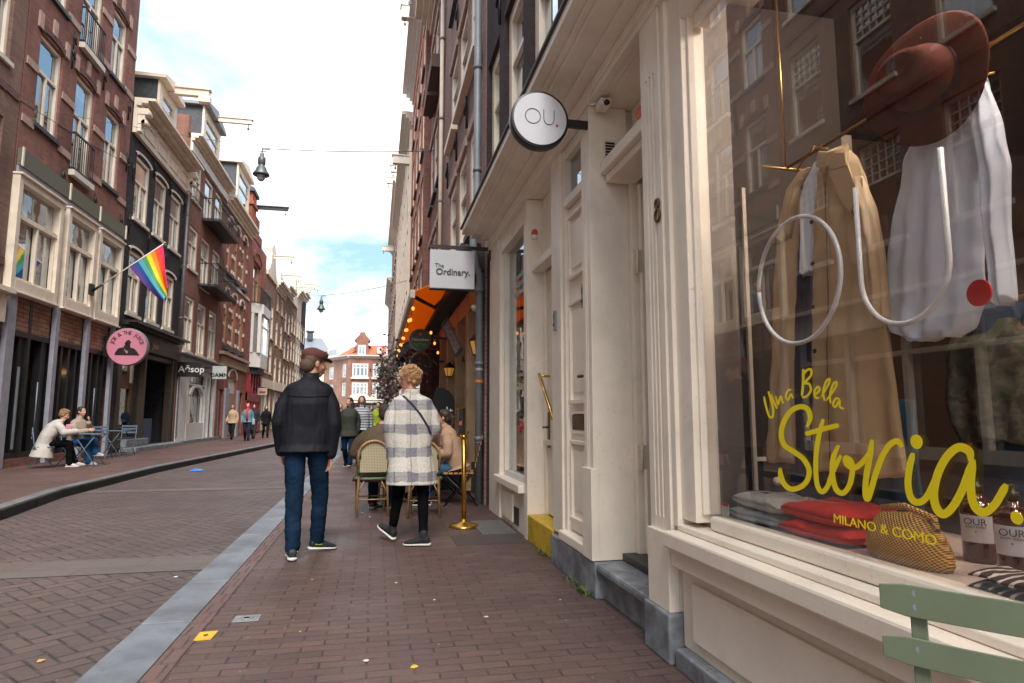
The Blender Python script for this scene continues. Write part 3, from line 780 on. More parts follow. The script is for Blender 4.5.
# --- L5 narrow red with white bay and red doors, brick gable tower
h5 = house('brick_house', 'narrow dark red house with a rounded white bay window over red shop doors', 'house', TL, 41.05, 46.55, .1, 12.4, b_ornate, [(42.0, 44.6, 8.5, 11.1), (41.3, 46.2, .25, 3.9)])
window(h5, TL, 42.0, 44.6, 8.5, 11.1, 'sash', woodtan, rec=.15); arch_top(h5, TL, 41.9, 44.7, 11.0, .7, b_ornate, 'brick_arch', .25, .05)
railing(h5, TL, 41.9, 46.0, 8.3, 9.3, .5, name='balcony_railing')
f = MB(TL); f.rings([[(42.0, 0, z), (42.6, .55, z), (45.2, .55, z), (45.8, 0, z)] for z in (4.3, 5.2)], smooth=False); f.rings([[(41.9, 0, z), (42.55, .62, z), (45.25, .62, z), (45.9, 0, z)] for z in (7.7, 8.3)], smooth=False)
for s0, s1 in ((42.0, 42.2), (42.75, 42.9), (44.9, 45.05)): f.box(s0 + .3, s1 + .3, .35, .55, 5.2, 7.7)
f.box(42.0, 42.2, .0, .15, 5.2, 7.7); f.box(42.6, 45.2, .45, .54, 6.9, 7.0)
f.build('bay_window', white, h5)
f = MB(TL); f.rings([[(42.1, 0, z), (42.65, .5, z), (45.15, .5, z), (45.7, 0, z)] for z in (5.2, 7.7)], smooth=False); f.build('pane', pane_m, h5)
f = MB(TL); f.rings([[(42.3, 0, z), (42.8, .4, z), (45.0, .4, z), (45.5, 0, z)] for z in (3.9, 4.3)], smooth=False); f.build('bay_base', slate, h5)
redp = mk('carmine shop paint', (.36, .03, .05), .4)
f = MB(TL)
for s in (41.4, 42.3, 43.2, 44.1, 45.0, 45.9): f.box(s, s + .22, -.15, .05, .25, 3.9)
f.box(41.4, 46.1, -.15, .05, 2.2, 2.7); f.box(41.4, 46.1, -.15, .04, .25, .8)
f.build('shop_frame', redp, h5); box_part('shop_pane', pane_dark, h5, TL, 41.3, 46.2, -.2, -.16, .25, 3.9)
f = MB(TL); f.box(40.6, 42.0, -.9, .0, 12.3, 15.0); f.box(40.5, 42.1, -.95, .1, 14.2, 14.4); f.build('brick_gable', b_orange, h5)
f = MB(TL); f.box(42.0, 43.3, -.6, .0, 12.3, 13.9); f.box(43.3, 44.4, -.5, .0, 12.3, 13.0); f.build('gable_step', b_ornate, h5)
f = MB(TL); f.box(40.4, 42.2, -1.0, .12, 15.0, 15.2); f.add([(40.4, .12, 15.2), (42.2, .12, 15.2), (42.2, -1, 15.2), (40.4, -1, 15.2), (41.3, -.44, 15.75)], [(0, 1, 4), (1, 2, 4), (2, 3, 4), (3, 0, 4)]); f.build('gable_cap', slate, h5)
beam(h5, TL, 42.2, 14.5, -.4, 1.9, iron, .14, .2)
# --- L6 .. L11
def lhouse(label, s0, s1, h, mat, ncol, floors, gable=None, fm=None, roofm=None, T=TL, shopm=None, blocks=False, cornm=None):
    w_ = (s1 - s0) / ncol; holes = []
    for a, b in floors:
        for i in range(ncol): c_ = s0 + w_ * (i + .5); hw = min(.6, w_ * .36); holes.append((c_ - hw, c_ + hw, a, b))
    r_ = house('town_house', label, 'house', T, s0, s1, .1, h, mat, holes + [(s0 + .3, s1 - .3, .3, 3.2)], back=9)
    for h_ in holes: window(r_, T, *h_, style='hung', fm=fm or cream2, sill=stonew, rec=.04, fw=.12)
    sm = shopm or cream2; f = MB(T); n = max(2, int((s1 - s0) / 1.6)); q0, q1 = s0 + .3, s1 - .3
    for i in range(n + 1): s = q0 + (q1 - q0) * i / n; f.box(max(q0, s - .1), min(q1, s + .1), -.15, -.02, .3, 3.2)
    f.box(q0, q1, -.14, -.03, .3, .7); f.build('shop_front', sm, r_)
    box_part('shop_pane', pane_dark, r_, T, q0, q1, -.19, -.17, .31, 3.19)
    box_part('shop_fascia', sm, r_, T, s0 + .1, s1 - .1, .002, .15, 3.25, 3.85)
    cm = cornm or cream2
    if gable == 'neck':
        c_ = (s0 + s1) / 2; hw = (s1 - s0) / 2 - .1
        pr = [(-hw, 0), (hw, 0), (hw, .3), (hw * .75, .5), (hw * .5, 1.1), (hw * .38, 1.9), (hw * .42, 2.2), (0, 2.8), (-hw * .42, 2.2), (-hw * .38, 1.9), (-hw * .5, 1.1), (-hw * .75, .5), (-hw, .3)]
        f = MB(T); n = len(pr); fr = [(c_ + a, .12, h + b) for a, b in pr]; bk = [(c_ + a, -.3, h + b) for a, b in pr]
        f.add(fr + bk, [tuple(range(n)), tuple(range(2 * n - 1, n - 1, -1))] + [(i, i + n, (i + 1) % n + n, (i + 1) % n) for i in range(n)]); f.build('gable', cm, r_)
        beam(r_, T, c_, h + 1.7, -.2, 1.5, cm, .16, .22)
    else:
        cornice(r_, T, s0 + .02, s1 - .02, h + .25, .5, cm, .8, 4)
        if gable == 'beam': beam(r_, T, (s0 + s1) / 2, h + 1.0, -.6, 1.5, cm, .18, .25); box_part('hoist_housing', cm, r_, T, (s0 + s1) / 2 - .6, (s0 + s1) / 2 + .6, -1.2, .05, h + .25, h + 1.3)
    roof(r_, T, s0 + .02, s1 - .02, h + .05, h + 2.6, roofm or tileroof, front=-.35, back=9)
    return r_
lhouse('brown brick house with orange tiles and a white neck gable past the rounded bay', 46.6, 51.2, 11.2, b_tan, 2, [(4.4, 6.65), (7.0, 9.6)], 'neck')
lhouse('brown house with paired white windows and a projecting hoist beam on its cornice', 51.25, 56.2, 11.5, b_tan, 2, [(4.0, 6.0), (6.8, 8.8), (9.5, 10.8)], 'beam', cornm=stonew)
lhouse('dark brown house, fifth from the far end of the left row', 56.25, 60.6, 12.2, b_brown, 2, [(4.0, 5.7), (6.2, 7.9), (8.5, 10.3)], None)
lhouse('tan brick house with grey roof near the far end of the left row', 60.65, 64.6, 11.6, b_tan, 2, [(4.0, 5.8), (6.4, 8.4), (9.0, 10.6)], 'neck', roofm=slate)
lhouse('pale plastered house second from the far end of the left row', 64.65, 68.4, 13.4, stonew, 2, [(4.0, 5.8), (6.4, 8.4), (9.0, 10.8)], 'beam')
lhouse('dark grey green house at the far end of the left row', 68.45, 72.5, 14.0, b_dark, 2, [(4.0, 5.8), (6.4, 8.4), (9.0, 10.8)], 'beam')
# ================================================================ RIGHT SIDE: the near shop building
hs = [(a, b, 4.45, 6.28) for a, b in ((7.85, 8.72), (6.45, 7.5), (5.1, 6.15), (3.7, 4.75), (2.0, 3.1), (.2, 1.3))]
hs += [(a, b, 7.5, 9.5) for a, b, _, _ in hs] + [(a, b, 10.6, 12.3) for a, b, _, _ in hs]
rs = thing('shop_building', 'dark aubergine brick house above the long beige shopfront on the right', 'building', (XR, 3, 0))
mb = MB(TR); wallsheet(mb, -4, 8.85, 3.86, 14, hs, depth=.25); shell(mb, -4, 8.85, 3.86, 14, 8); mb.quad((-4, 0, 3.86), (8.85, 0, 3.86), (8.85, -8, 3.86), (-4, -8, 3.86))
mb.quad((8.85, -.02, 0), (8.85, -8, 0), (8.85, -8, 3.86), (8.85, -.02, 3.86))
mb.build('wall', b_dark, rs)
for h_ in hs: window(rs, TR, *h_, style='hung', fm=cream2, rec=.06, fw=.16)
cornice(rs, TR, -4, 8.85, 14.3, .6, cream, .6)
anchors(rs, TR, [(7.68, 6.6), (6.3, 6.7), (5.0, 6.7)])
# shopfront timber
def P_(name, m, *b, bevel=.004, parent=None): return box_part(name, m, parent or rs, TR, *b, bevel=bevel)
mb = MB(TR)
mb.box(-4, 8.55, -.06, .03, 3.46, 3.62)
mb.box(-4, 8.55, -.01, .05, 3.455, 3.475)
mb.box(-4, 8.55, -.06, .12, 3.621, 3.66); mb.box(-4, 8.6, -.06, .26, 3.661, 3.70); mb.box(-4, 8.62, -.06, .30, 3.701, 3.725); mb.box(-4, 8.65, -.06, .38, 3.726, 3.80)
mb.build('shop_cornice', shopcream, rs, bevel=.006)
P_('lead_flashing', mk('lead', (.06, .06, .065), .6), -4, 8.67, -.06, .40, 3.801, 3.83)
P_('architrave_soffit', shopcream, -4, 8.5, -.5, -.061, 3.46, 3.60)
# pilasters (fluted faces)
def pilaster(s0, s1, z0, z1, d=.0, flutes=0, name='pilaster'):
    f = MB(TR)
    if flutes:
        w_ = (s1 - s0); fw = w_ * .09; gap = w_ * .10
        f.box(s0, s1, -.25, d, z0, z1)
        st = s0 + (w_ - (flutes * fw + (flutes - 1) * gap)) / 2 - gap
        xs = [s0 + .0]; 
        # raised strips between grooves
        cur = s0
        for i in range(flutes):
            g0 = st + gap + i * (fw + gap)
            f.box(cur, g0, d, d + .014, z0, z1); f.box(g0, g0 + fw, d, d + .014, z0, z0 + .45); f.box(g0, g0 + fw, d, d + .014, z1 - .35, z1); cur = g0 + fw
        f.box(cur, s1, d, d + .014, z0, z1)
    else: f.box(s0, s1, -.25, d + .01, z0, z1)
    return f.build(name, shopcream, rs, bevel=.003)
pilaster(7.74, 8.46, .0, 3.455); pilaster(6.28, 6.42, .0, 3.455); pilaster(5.06, 5.34, .26, 3.455, .0)
pilaster(4.22, 4.41, .24, 3.455, .02, 2); pilaster(3.06, 3.30, .24, 3.455, .02, 3)
P_('pilaster_foot', shopcream, 3.055, 3.305, .0, .055, .24, .62); P_('pilaster_foot', shopcream, 4.215, 4.415, .0, .055, .24, .85)
P_('stone_plinth', bluestone, 3.03, 3.33, -.2, .075, 0, .24, bevel=.012); P_('stone_plinth', bluestone, 4.19, 5.30, -.2, .045, 0, .235, bevel=.01)
P_('plinth_skirting', shopcream, 4.42, 5.05, -.1, .05, .236, .31, bevel=.012)
P_('stone_plinth', bluestone, -4, 3.0, -.2, .06, 0, .095, bevel=.01)
# reveals and casings
P_('door_reveal', shopcream, 4.415, 4.43, -.26, -.0, .26, 3.455); 
P_('reveal_return', shopcream, 4.225, 4.40, -.26, -.25, .26, 3.455)
P_('window_casing', shopcream, 2.86, 3.03, -.1, .0, .70, 3.455); P_('casing_bead', shopcream, 3.005, 3.05, -.06, .022, .66, 3.455)
P_('window_casing', shopcream, 2.84, 2.858, -.12, -.03, .74, 3.3)
P_('window_head', shopcream, -4, 2.86, -.12, -.0, 3.26, 3.455); P_('window_head', shopcream, -4, 2.8, -.12, -.045, 3.18, 3.259)
P_('window_sill', shopcream, -4, 3.02, -.06, .10, .565, .645, bevel=.012); P_('window_sill', shopcream, -4, 3.0, -.09, .03, .646, .675, bevel=.006)
P_('bottom_rail', shopcream, -4, 2.8, -.12, -.035, .676, .742, bevel=.014)
P_('sill_apron', shopcream, -4, 3.02, -.08, .06, .475, .564, bevel=.006)
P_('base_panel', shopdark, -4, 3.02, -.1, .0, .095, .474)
P_('raised_panel', shopcream, .1, 2.9, .0, .018, .15, .42, bevel=.012); P_('raised_panel', shopcream, -3.9, -.1, .0, .018, .15, .42, bevel=.012)
# far window
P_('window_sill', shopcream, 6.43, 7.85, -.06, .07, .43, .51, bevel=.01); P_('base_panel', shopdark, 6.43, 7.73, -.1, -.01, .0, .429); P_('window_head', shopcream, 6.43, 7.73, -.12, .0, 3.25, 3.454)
P_('raised_panel', shopcream, 7.0, 7.6, -.01, .012, .06, .36); P_('base_hatch', black, 6.75, 6.95, -.01, .004, .06, .24)
P_('bottom_rail', white, 6.43, 7.73, -.12, -.05, .511, .57); P_('window_casing', shopcream, 7.66, 7.73, -.12, -.04, .571, 3.25)
wf = MB(TR); wf.box(6.43, 7.66, -.10, -.095, .571, 3.25); wf.build('window_pane', shopglass, rs)
P_('window_backdrop', mk('far window backdrop', (.07, .065, .06), .8, var=.5, scale=3), 6.3, 8.0, -.9, -.85, .3, 3.4)
P_('display_floor', mk('display floor', (.3, .28, .26), .7), 6.3, 8.0, -.85, -.13, .4, .45)
tealp = mk('teal poster', (.08, .22, .24), .5, var=.6, scale=5)
P_('window_poster', tealp, 6.9, 7.45, -.3, -.28, .6, 1.9); P_('window_poster', mk('orange poster', (.35, .14, .05), .5, var=.5, scale=3), 6.95, 7.5, -.5, -.48, 1.9, 2.7)
textobj('window_lettering', 'Inspired for\nAmsterdam\nand Delivered', .1, TR(7.05, -.088, 2.72), (0, -1, 0), (0, 0, 1), mk('pale teal letters', (.35, .5, .47), .5), rs)
# doorway 2 (yellow step, glazed door with a brass handle)
yel = mk('yellow step paint', (.62, .40, .02), .5, var=.15, scale=6, dirt=.5, bump=.3)
P_('yellow_step', yel, 5.36, 6.27, -.18, .012, 0, .25, bevel=.012)
P_('door_frame', shopcream, 6.20, 6.275, -.2, -.16, .25, 3.455); P_('door_frame', shopcream, 5.35, 5.42, -.2, -.1, .25, 3.455); P_('overdoor_panel', shopcream, 5.42, 6.2, -.2, -.16, 2.75, 3.455); P_('overdoor_cornice', shopcream, 5.35, 6.27, -.16, -.04, 2.68, 2.76)
d2 = MB(TR); d2.box(6.05, 6.19, -.22, -.18, .26, 2.67); d2.box(5.43, 5.55, -.22, -.18, .26, 2.67); d2.box(5.55, 6.05, -.22, -.18, .26, .95); d2.box(5.55, 6.05, -.22, -.18, 2.5, 2.67); d2.box(5.43, 6.19, -.178, -.13, .93, .98); d2.box(5.62, 5.98, -.178, -.165, .4, .8)
d2 = d2.build('glazed_door', cream, rs, bevel=.004)
g = MB(TR); g.box(5.55, 6.05, -.205, -.2, .95, 2.5); g.build('door_pane', pane_dark, d2)
brass = mk('brass', (.72, .44, .12), .25, metal=1, var=.1)
bronze = mk('dull bronze', (.16, .10, .05), .4, metal=.9)
g = MB(TR); g.tube([(6.12, -.075, 1.62), (5.62, -.075, 1.18)], .016, 10); g.tube([(6.1, -.18, 1.6), (6.1, -.075, 1.6)], .011, 8); g.tube([(5.7, -.18, 1.25), (5.7, -.075, 1.25)], .011, 8)
g.build('brass_handle', brass, d2)
g = MB(TR); g.box(6.11, 6.15, -.178, -.165, .9, 1.25); g.tube([(6.13, -.17, 1.1), (6.13, -.11, 1.1)], .01, 8); g.build('lock_plate', bronze, d2)
# small alarm lamps
def alarm(p, label):
    a = thing('alarm_light', label, 'alarm', p)
    f = MB(); f.lathe([(.03, -.04), (.034, -.03), (.034, .0)], p, 14); f.build('base', white, a)
    f = MB(); f.lathe([(.033, 0), (.035, .01), (.03, .05), (.012, .062)], p, 14); f.build('lens', mk('red lens', (.6, .05, .03), .25), a)
    return a
alarm((1.53, 6.1, 3.02), 'small white and red alarm light high in the brass-handled doorway')
# panelled door
P_('door_frame', shopcream, 4.99, 5.058, -.1, -.01, .26, 3.455); P_('door_frame', shopcream, 4.412, 4.46, -.1, -.0, .26, 3.455); P_('transom_bar', shopcream, 4.46, 4.99, -.1, .0, 2.93, 3.0)
P_('transom_bar', shopcream, 4.46, 4.99, -.1, -.02, 3.36, 3.455)
g = MB(TR); g.box(4.46, 4.99, -.08, -.07, 3.0, 3.36); g.build('transom_pane', pane_m, rs)
d1 = MB(TR); d1.box(4.465, 4.985, -.09, -.045, .32, 2.92); d1 = d1.build('panelled_door', shopcream, rs)
for z0, z1 in ((.4, 1.02), (1.3, 2.12), (2.3, 2.84)):
    g = MB(TR); a, b = 4.54, 4.92
    g.box(a, b, -.045, -.012, z1 - .03, z1); g.box(a, b, -.045, -.005, z0, z0 + .035); g.box(a, a + .025, -.045, -.015, z0 + .035, z1 - .03); g.box(b - .025, b, -.045, -.015, z0 + .035, z1 - .03)
    g.box(a + .05, b - .05, -.045, -.03, z0 + .09, z1 - .08); g.build('door_panel', shopcream, d1, bevel=.004)
g = MB(TR); g.box(4.57, 4.9, -.045, -.028, 1.10, 1.22); g.build('letter_slot', bronze, d1, bevel=.004)
g = MB(TR); g.box(4.56, 4.90, -.045, -.02, 1.225, 1.245); g.box(4.56, 4.90, -.045, -.02, 1.075, 1.095); g.build('slot_moulding', shopcream, d1)
g = MB(TR); g.box(4.485, 4.525, -.045, -.035, 1.32, 1.62); g.tube([(4.505, -.04, 1.5), (4.505, .02, 1.5)], .009, 8); g.tube([(4.495, .02, 1.5), (4.575, .02, 1.5)], .013, 8); g.build('door_knob', bronze, d1)
for s, z0, z1 in ((5.2, 1.93, 2.1), (4.435, 2.0, 2.18)):
    it = thing('intercom', 'slim grey intercom beside the panelled door, ' + ('on the pilaster towards the yellow step' if s > 5 else 'on the jamb towards the open door'), 'intercom', TR(s, .02, z0))
    f = MB(TR); f.box(s - .022, s + .022, .0 if s > 5 else .0, .03, z0, z1); f.build('housing', zinc, it, bevel=.004)
    f = MB(TR); f.tube([(s, .03, z0 + .05), (s, .036, z0 + .05)], .012, 10); f.box(s - .012, s + .012, .03, .033, z0 + .1, z1 - .03); f.build('button', darkgrey, it)
# doorway 8: step, threshold, open door
P_('stone_step', bluestone, 3.32, 4.2, -.24, .04, .175, .235, bevel=.02); P_('step_riser', bluestone, 3.32, 4.2, -.24, -.02, .0, .172)
P_('threshold', mk('black threshold', (.03, .03, .032), .45, dirt=.3), 3.3, 4.22, -.36, -.16, .236, .285, bevel=.006)
P_('door_mat', mk('rust door mat', (.42, .12, .03), .9, bump=.5), 3.1, 4.25, -1.6, -.37, .2, .262)
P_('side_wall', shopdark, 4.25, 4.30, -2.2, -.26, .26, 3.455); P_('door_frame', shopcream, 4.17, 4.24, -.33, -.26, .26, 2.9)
P_('overdoor_wall', shopcream, 3.3, 4.22, -.36, -.3, 3.0, 3.455); P_('overdoor_hood', shopcream, 3.31, 4.20, -.3, -.04, 2.93, 3.02, bevel=.01); P_('overdoor_hood', shopcream, 3.31, 4.20, -.3, -.08, 2.87, 2.928, bevel=.01)
od = MB(); x0, x1, ya, yb = 1.80, 2.62, 4.10, 4.15
od.box(x0, x0 + .085, ya, yb, .29, 2.85); od.box(x1 - .1, x1, ya, yb, .29, 2.85); od.box(x0 + .085, x1 - .1, ya, yb, .29, .98); od.box(x0 + .085, x1 - .1, ya, yb, 2.62, 2.85)
od.box(x0, x1, ya - .02, ya, .29, .37); od.box(x0 + .085, x1 - .1, ya - .02, ya, .96, .99)
od = od.build('open_door', shopcream, rs, bevel=.003)
f = MB(); 
for q in (0, .04): f.box(x0 + .1 + q, x0 + .12 + q, ya - .012, ya, .42 + q, .86 - q); f.box(x0 + .12 + q, x1 - .12, ya - .012, ya, .42 + q, .44 + q); f.box(x0 + .12 + q, x1 - .12, ya - .012, ya, .84 - q, .86 - q)
f.build('door_moulding', shopcream, od)
f = MB(); f.box(x0 + .085, x1 - .1, ya + .02, ya + .028, .98, 2.62); f.build('door_pane', pane_dark, od)
for z in (.85, 2.2):
    f = MB(); f.box(1.735, 1.80, 4.09, 4.10, z, z + .16); f.tube([(1.765, 4.085, z - .01), (1.765, 4.085, z + .17)], .008, 8); f.build('hinge', cream, od)
glow = mk('downlight glow', (1, .75, .4), .4, emit=(1, .7, .35), es=5)
for i, (x, z) in enumerate(((1.95, 2.38), (1.95, 2.18), (1.945, 2.0))):
    pass
f = MB(TR); f.box(4.19, 4.218, -.24, -.2, 2.5, 2.95) if False else None
# vent on the reveal of doorway 8
vt = thing('vent_grille', 'small square black vent grille above the open door', 'vent', (1.60, 4.2, 3.1))
f = MB(); f.box(1.575, 1.665, 4.205, 4.218, 3.02, 3.20); f.build('frame', shopdark, vt)
f = MB()
for i in range(7): f.box(1.585, 1.655, 4.196, 4.204, 3.035 + i * .022, 3.047 + i * .022)
f.build('louvres', black, vt)
al = thing('alarm_beacon', 'round orange alarm beacon on the ledge above the open door', 'alarm', (1.60, 3.55, 3.08))
f = MB(); M90 = Matrix.Rotation(R(90), 3, 'Y')
f.lathe([(.035, -.04), (.05, -.03), (.055, 0), (.05, .03), (.03, .04)], (1.60, 3.55, 3.08), 16, M=M90); f.build('lens', mk('orange lens', (.7, .09, .03), .25), al)
f = MB(); f.lathe([(.045, 0), (.045, .06)], (1.64, 3.55, 3.08), 12, M=M90); f.build('base', shopcream, al)
cm = thing('security_camera', 'small beige security camera under the shop cornice above the open door', 'camera', (1.50, 4.12, 3.40))
f = MB(); f.box(1.50, 1.58, 4.05, 4.17, 3.385, 3.44); f.build('housing', shopcream, cm, bevel=.01)
f = MB(); f.tube([(1.54, 4.05, 3.40), (1.54, 4.03, 3.395)], .02, 10); f.build('camera_lens', black, cm)
f = MB(); f.tube([(1.48, 4.1, 3.41), (1.45, 4.14, 3.42), (1.452, 4.2, 3.47), (1.46, 4.16, 3.52), (1.455, 3.6, 3.53), (1.455, 2.0, 3.53)], .005, 6); f.build('cable', shopcream, cm)
# house number
hn = thing('house_number', 'dark metal number 8 on the fluted pilaster beside the shop window', 'house number', (1.45, 3.2, 2.1))
p8 = onX(1.463, 658, 210)
f = MB()
for cz, r_ in ((.034, .026), (-.030, .034)):
    pts = [(1.458, p8.y + r_ * .82 * math.cos(a), p8.z + cz + r_ * math.sin(a)) for a in [2 * math.pi * i / 20 for i in range(21)]]
    f.tube(pts, .0075, 6)
f.build('digit', bronze, hn)
# round OU sign
su = thing('round_sign', 'round white shop sign with thin letters and a red dot on a black bracket', 'sign', (1.10, 4.25, 3.31))
MX = Matrix.Rotation(R(90), 3, 'X')
f = MB(); f.lathe([(.19, -.045), (.212, -.04), (.212, .04), (.19, .045)], (1.10, 4.25, 3.31), 48, M=MX); f.build('rim', black, su, bevel=.003)
signw = mk('sign face white', (.66, .66, .70), .35, var=.03)
f = MB(); f.lathe([(.193, -.047), (.193, .047)], (1.10, 4.25, 3.31), 48, M=MX, smooth=False); f.build('sign_face', signw, su)
f = MB(); yq = 4.2015
f.tube([(1.045 + .055 * math.cos(a), yq, 3.325 + .055 * math.sin(a)) for a in [2 * math.pi * i / 28 for i in range(29)]], .0028, 6)
f.tube([(1.125, yq, 3.38), (1.125, yq, 3.315)] + [(1.163 + .038 * math.cos(a), yq, 3.312 + .042 * math.sin(a)) for a in [math.pi + math.pi * i / 12 for i in range(13)]] + [(1.201, yq, 3.38)], .0028, 6)
f.build('lettering', darkgrey, su)
reddot = mk('red dot', (.6, .015, .02), .4)
f = MB(); f.lathe([(.009, 0), (.009, .004)], (1.222, yq + .001, 3.268), 16, M=MX); f.build('dot', reddot, su)
f = MB(); f.box(1.30, 1.475, 4.235, 4.265, 3.285, 3.345); f.prism([(1.472, 4.24, 3.0), (1.486, 4.24, 3.0), (1.486, 4.24, 3.52), (1.472, 4.24, 3.52)], (0, .035, 0)); f.build('bracket', black, su, bevel=.004)

# ---- the Ordinary sign
pA = onY(8.42, 430, 250); pB = onY(8.42, 474, 290)
so_ = thing('square_sign', 'square light grey box sign reading The Ordinary on a black bracket', 'sign', ((pA.x + pB.x) / 2, 8.42, pB.z))
f = MB(); f.box(pA.x, pB.x, 8.38, 8.46, pB.z, pA.z); f.build('sign_face', mk('sign grey white', (.50, .50, .52), .45, var=.04), so_, bevel=.003)
f = MB(); f.box(pA.x - .005, pB.x + .005, 8.37, 8.47, pB.z - .015, pB.z - .001); f.box(pA.x, 1.49, 8.405, 8.435, pA.z + .03, pA.z + .075)
for x in (pA.x + .05, pB.x - .05): f.box(x - .01, x + .01, 8.41, 8.43, pA.z - .0, pA.z + .03)
f.box(1.47, 1.495, 8.39, 8.45, pA.z - .1, pA.z + .15); f.build('bracket', black, so_)
textobj('lettering', 'Ordinary.', .118, ((pA.x + pB.x) / 2 + .01, 8.372, pA.z - .30), (1, 0, 0), (0, 0, 1), darkgrey, so_, bold=.0022)
textobj('lettering', 'The', .075, (pA.x + .125, 8.372, pA.z - .215), (1, 0, 0), (0, 0, 1), darkgrey, so_)

# ---- drain pipe with offset
dp = thing('drain_pipe', 'grey zinc drain pipe with stickers at the end of the beige shopfront', 'drain pipe', (1.43, 8.95, 0))
f = MB(); f.tube([(1.43, 8.95, .0), (1.43, 8.95, 3.15), (1.43, 8.95, 3.22), (1.36, 8.95, 3.40), (1.33, 8.95, 3.55), (1.33, 8.95, 3.75), (1.38, 8.95, 4.1), (1.38, 8.95, 12.5)], .055, 12); f.build('pipe', zinc, dp)
for z in (.9, 1.95, 3.0): f = MB(); f.tube([(1.43, 8.95, z - .03), (1.43, 8.95, z + .03)], .066, 12); f.tube([(1.43, 8.95, z - .06), (1.43, 8.95, z - .05)], .066, 12); f.build('bracket', zinc2, dp)
for z in (4.8, 6.4, 8.0): f = MB(); f.tube([(1.38, 8.95, z - .03), (1.38, 8.95, z + .03)], .066, 12); f.build('bracket', zinc2, dp)
f = MB(); f.lathe([(.057, 1.66), (.057, 1.72)], (1.43, 8.95, 0), 12); f.build('sticker', mk('orange sticker', (.6, .2, .05), .5), dp)
f = MB(); f.lathe([(.057, 1.95 - .1), (.057, 1.9)], (1.43, 8.95, 0), 12); f.build('sticker', white, dp)

# ================================================================ RIGHT SIDE beyond
def rhouse(label, s0, s1, h, mat, cols, floors, z0=0.0, fm=None, cz=None, cornm=None, sill=None, style='hung', cat='house', low=None, rec=.02, fw=.15):
    holes = [(a, b, c, d) for c, d in floors for a, b in cols]
    r_ = house('town_house', label, cat, TR, s0, s1, z0, h, mat, holes + (low or []))
    for q in holes:
        box_part('lintel', stoneband, r_, TR, q[0] - .1, q[1] + .1, .003, .04, q[3] + .01, q[3] + .2)
        window(r_, TR, *q, style=style, fm=fm or cream2, sill=sill or slate, rec=rec, fw=fw, sillout=.09)
    cornice(r_, TR, s0 + .02, s1 - .02, h + .3, .55, cornm or cream, .7, 4)
    return r_
cafe = rhouse('dusty pink brick house above the orange awning, next to the dark brick one', 8.9, 15.0, 13.0, b_pink, ((9.5, 10.6), (11.0, 12.1), (12.5, 13.6)), ((4.25, 6.02), (7.25, 8.85), (10.1, 11.7)), low=[(9.05, 14.8, .05, 3.2)])
anchors(cafe, TR, [(9.3, 6.7), (10.8, 6.6), (12.3, 6.6), (13.9, 6.6), (10.8, 9.4), (12.3, 9.4)])
for a, b in ((9.4, 12.2), (12.4, 13.8)): box_part('stone_sill', cream, cafe, TR, a, b, .0, .13, 7.02, 7.15)
# café front
f = MB(TR)
for s in (9.05, 10.15, 11.55, 13.0, 14.5): f.box(s, s + .22, -.1, .08, .05, 3.2)
f.box(9.05, 14.8, -.08, .06, 2.9, 3.2)
f.build('cafe_post', woodtan, cafe, bevel=.01)
f = MB(TR); f.box(9.27, 14.6, -.12, -.1, .05, 2.9); f.build('cafe_pane', pane_dark, cafe)
f = MB(TR); f.box(9.3, 14.5, -.095, .0, .05, .5); f.box(9.3, 14.5, -.09, -.02, 2.2, 2.28); f.build('cafe_frame', black, cafe)
f = MB(TR); f.box(8.95, 16.5, .0, .35, 3.3, 3.6); f.build('cafe_fascia', mk('dark cafe fascia', (.03, .028, .026), .6), cafe)
drainpipe(TR, 15.05, 3.4, 12.0, .08, .05, 'cream painted drain pipe on the far edge of the dusty pink house', cream2)
r3 = rhouse('dark red brick house with flower boxes beyond the dusty pink house', 15.1, 19.5, 13.8, b_red, ((15.5, 16.6), (17.0, 18.0), (18.3, 19.2)), ((4.3, 6.3), (7.4, 9.4), (10.6, 12.6)), low=[(15.3, 19.3, .1, 3.2)])
box_part('shop_pane', pane_dark, r3, TR, 15.3, 19.3, -.16, -.14, .1, 3.2)
for s in (15.5, 17.0): box_part('flower_box', mk('wooden flower box', (.10, .05, .035), .7), r3, TR, s - .1, s + 1.2, .02, .32, 10.05, 10.4)
beam(r3, TR, 18.9, 14.4, -.4, .9, zinc2, .16, .22)
r4 = rhouse('bright orange brick house on the right with a white cornice', 19.6, 31.0, 17.2, b_orange, ((20.3, 21.2), (22.3, 23.4), (24.4, 25.5), (26.5, 27.6), (28.8, 29.9)), ((4.4, 6.6), (7.6, 9.8), (10.8, 13.0), (14.0, 15.8)), low=[(19.9, 30.7, .1, 3.2)], cornm=white)
box_part('shop_pane', pane_dark, r4, TR, 19.9, 30.7, -.16, -.14, .1, 3.2); box_part('shop_fascia', mk('ochre fascia 2', (.4, .28, .16), .6), r4, TR, 19.7, 30.9, .0, .15, 3.25, 3.8)
box_part('brick_pilaster', b_red, r4, TR, 19.65, 20.1, .0, .16, .1, 16.4)
beam(r4, TR, 24.65, 17.5, -.5, .85, stonew, .3, .5)
r5 = rhouse('pale beige plastered house on the right with stone pilasters and a hoist beam', 31.05, 51.0, 16.2, brick('sandy brown brick', (.46, .22, .12), (.36, .17, .09), (.38, .26, .18)), [(31.8 + 2.4 * i, 33.0 + 2.4 * i) for i in range(8)], ((4.4, 6.6), (7.6, 9.8), (10.8, 13.0), (13.8, 15.2)), low=[(31.4, 50.6, .1, 3.2)], cornm=stonew)
box_part('shop_pane', pane_dark, r5, TR, 31.4, 50.6, -.16, -.14, .1, 3.2)
for i in range(9): box_part('pilaster', cream2, r5, TR, 31.15 + 2.4 * i, 31.5 + 2.4 * i, .0, .12, 3.6, 15.6)
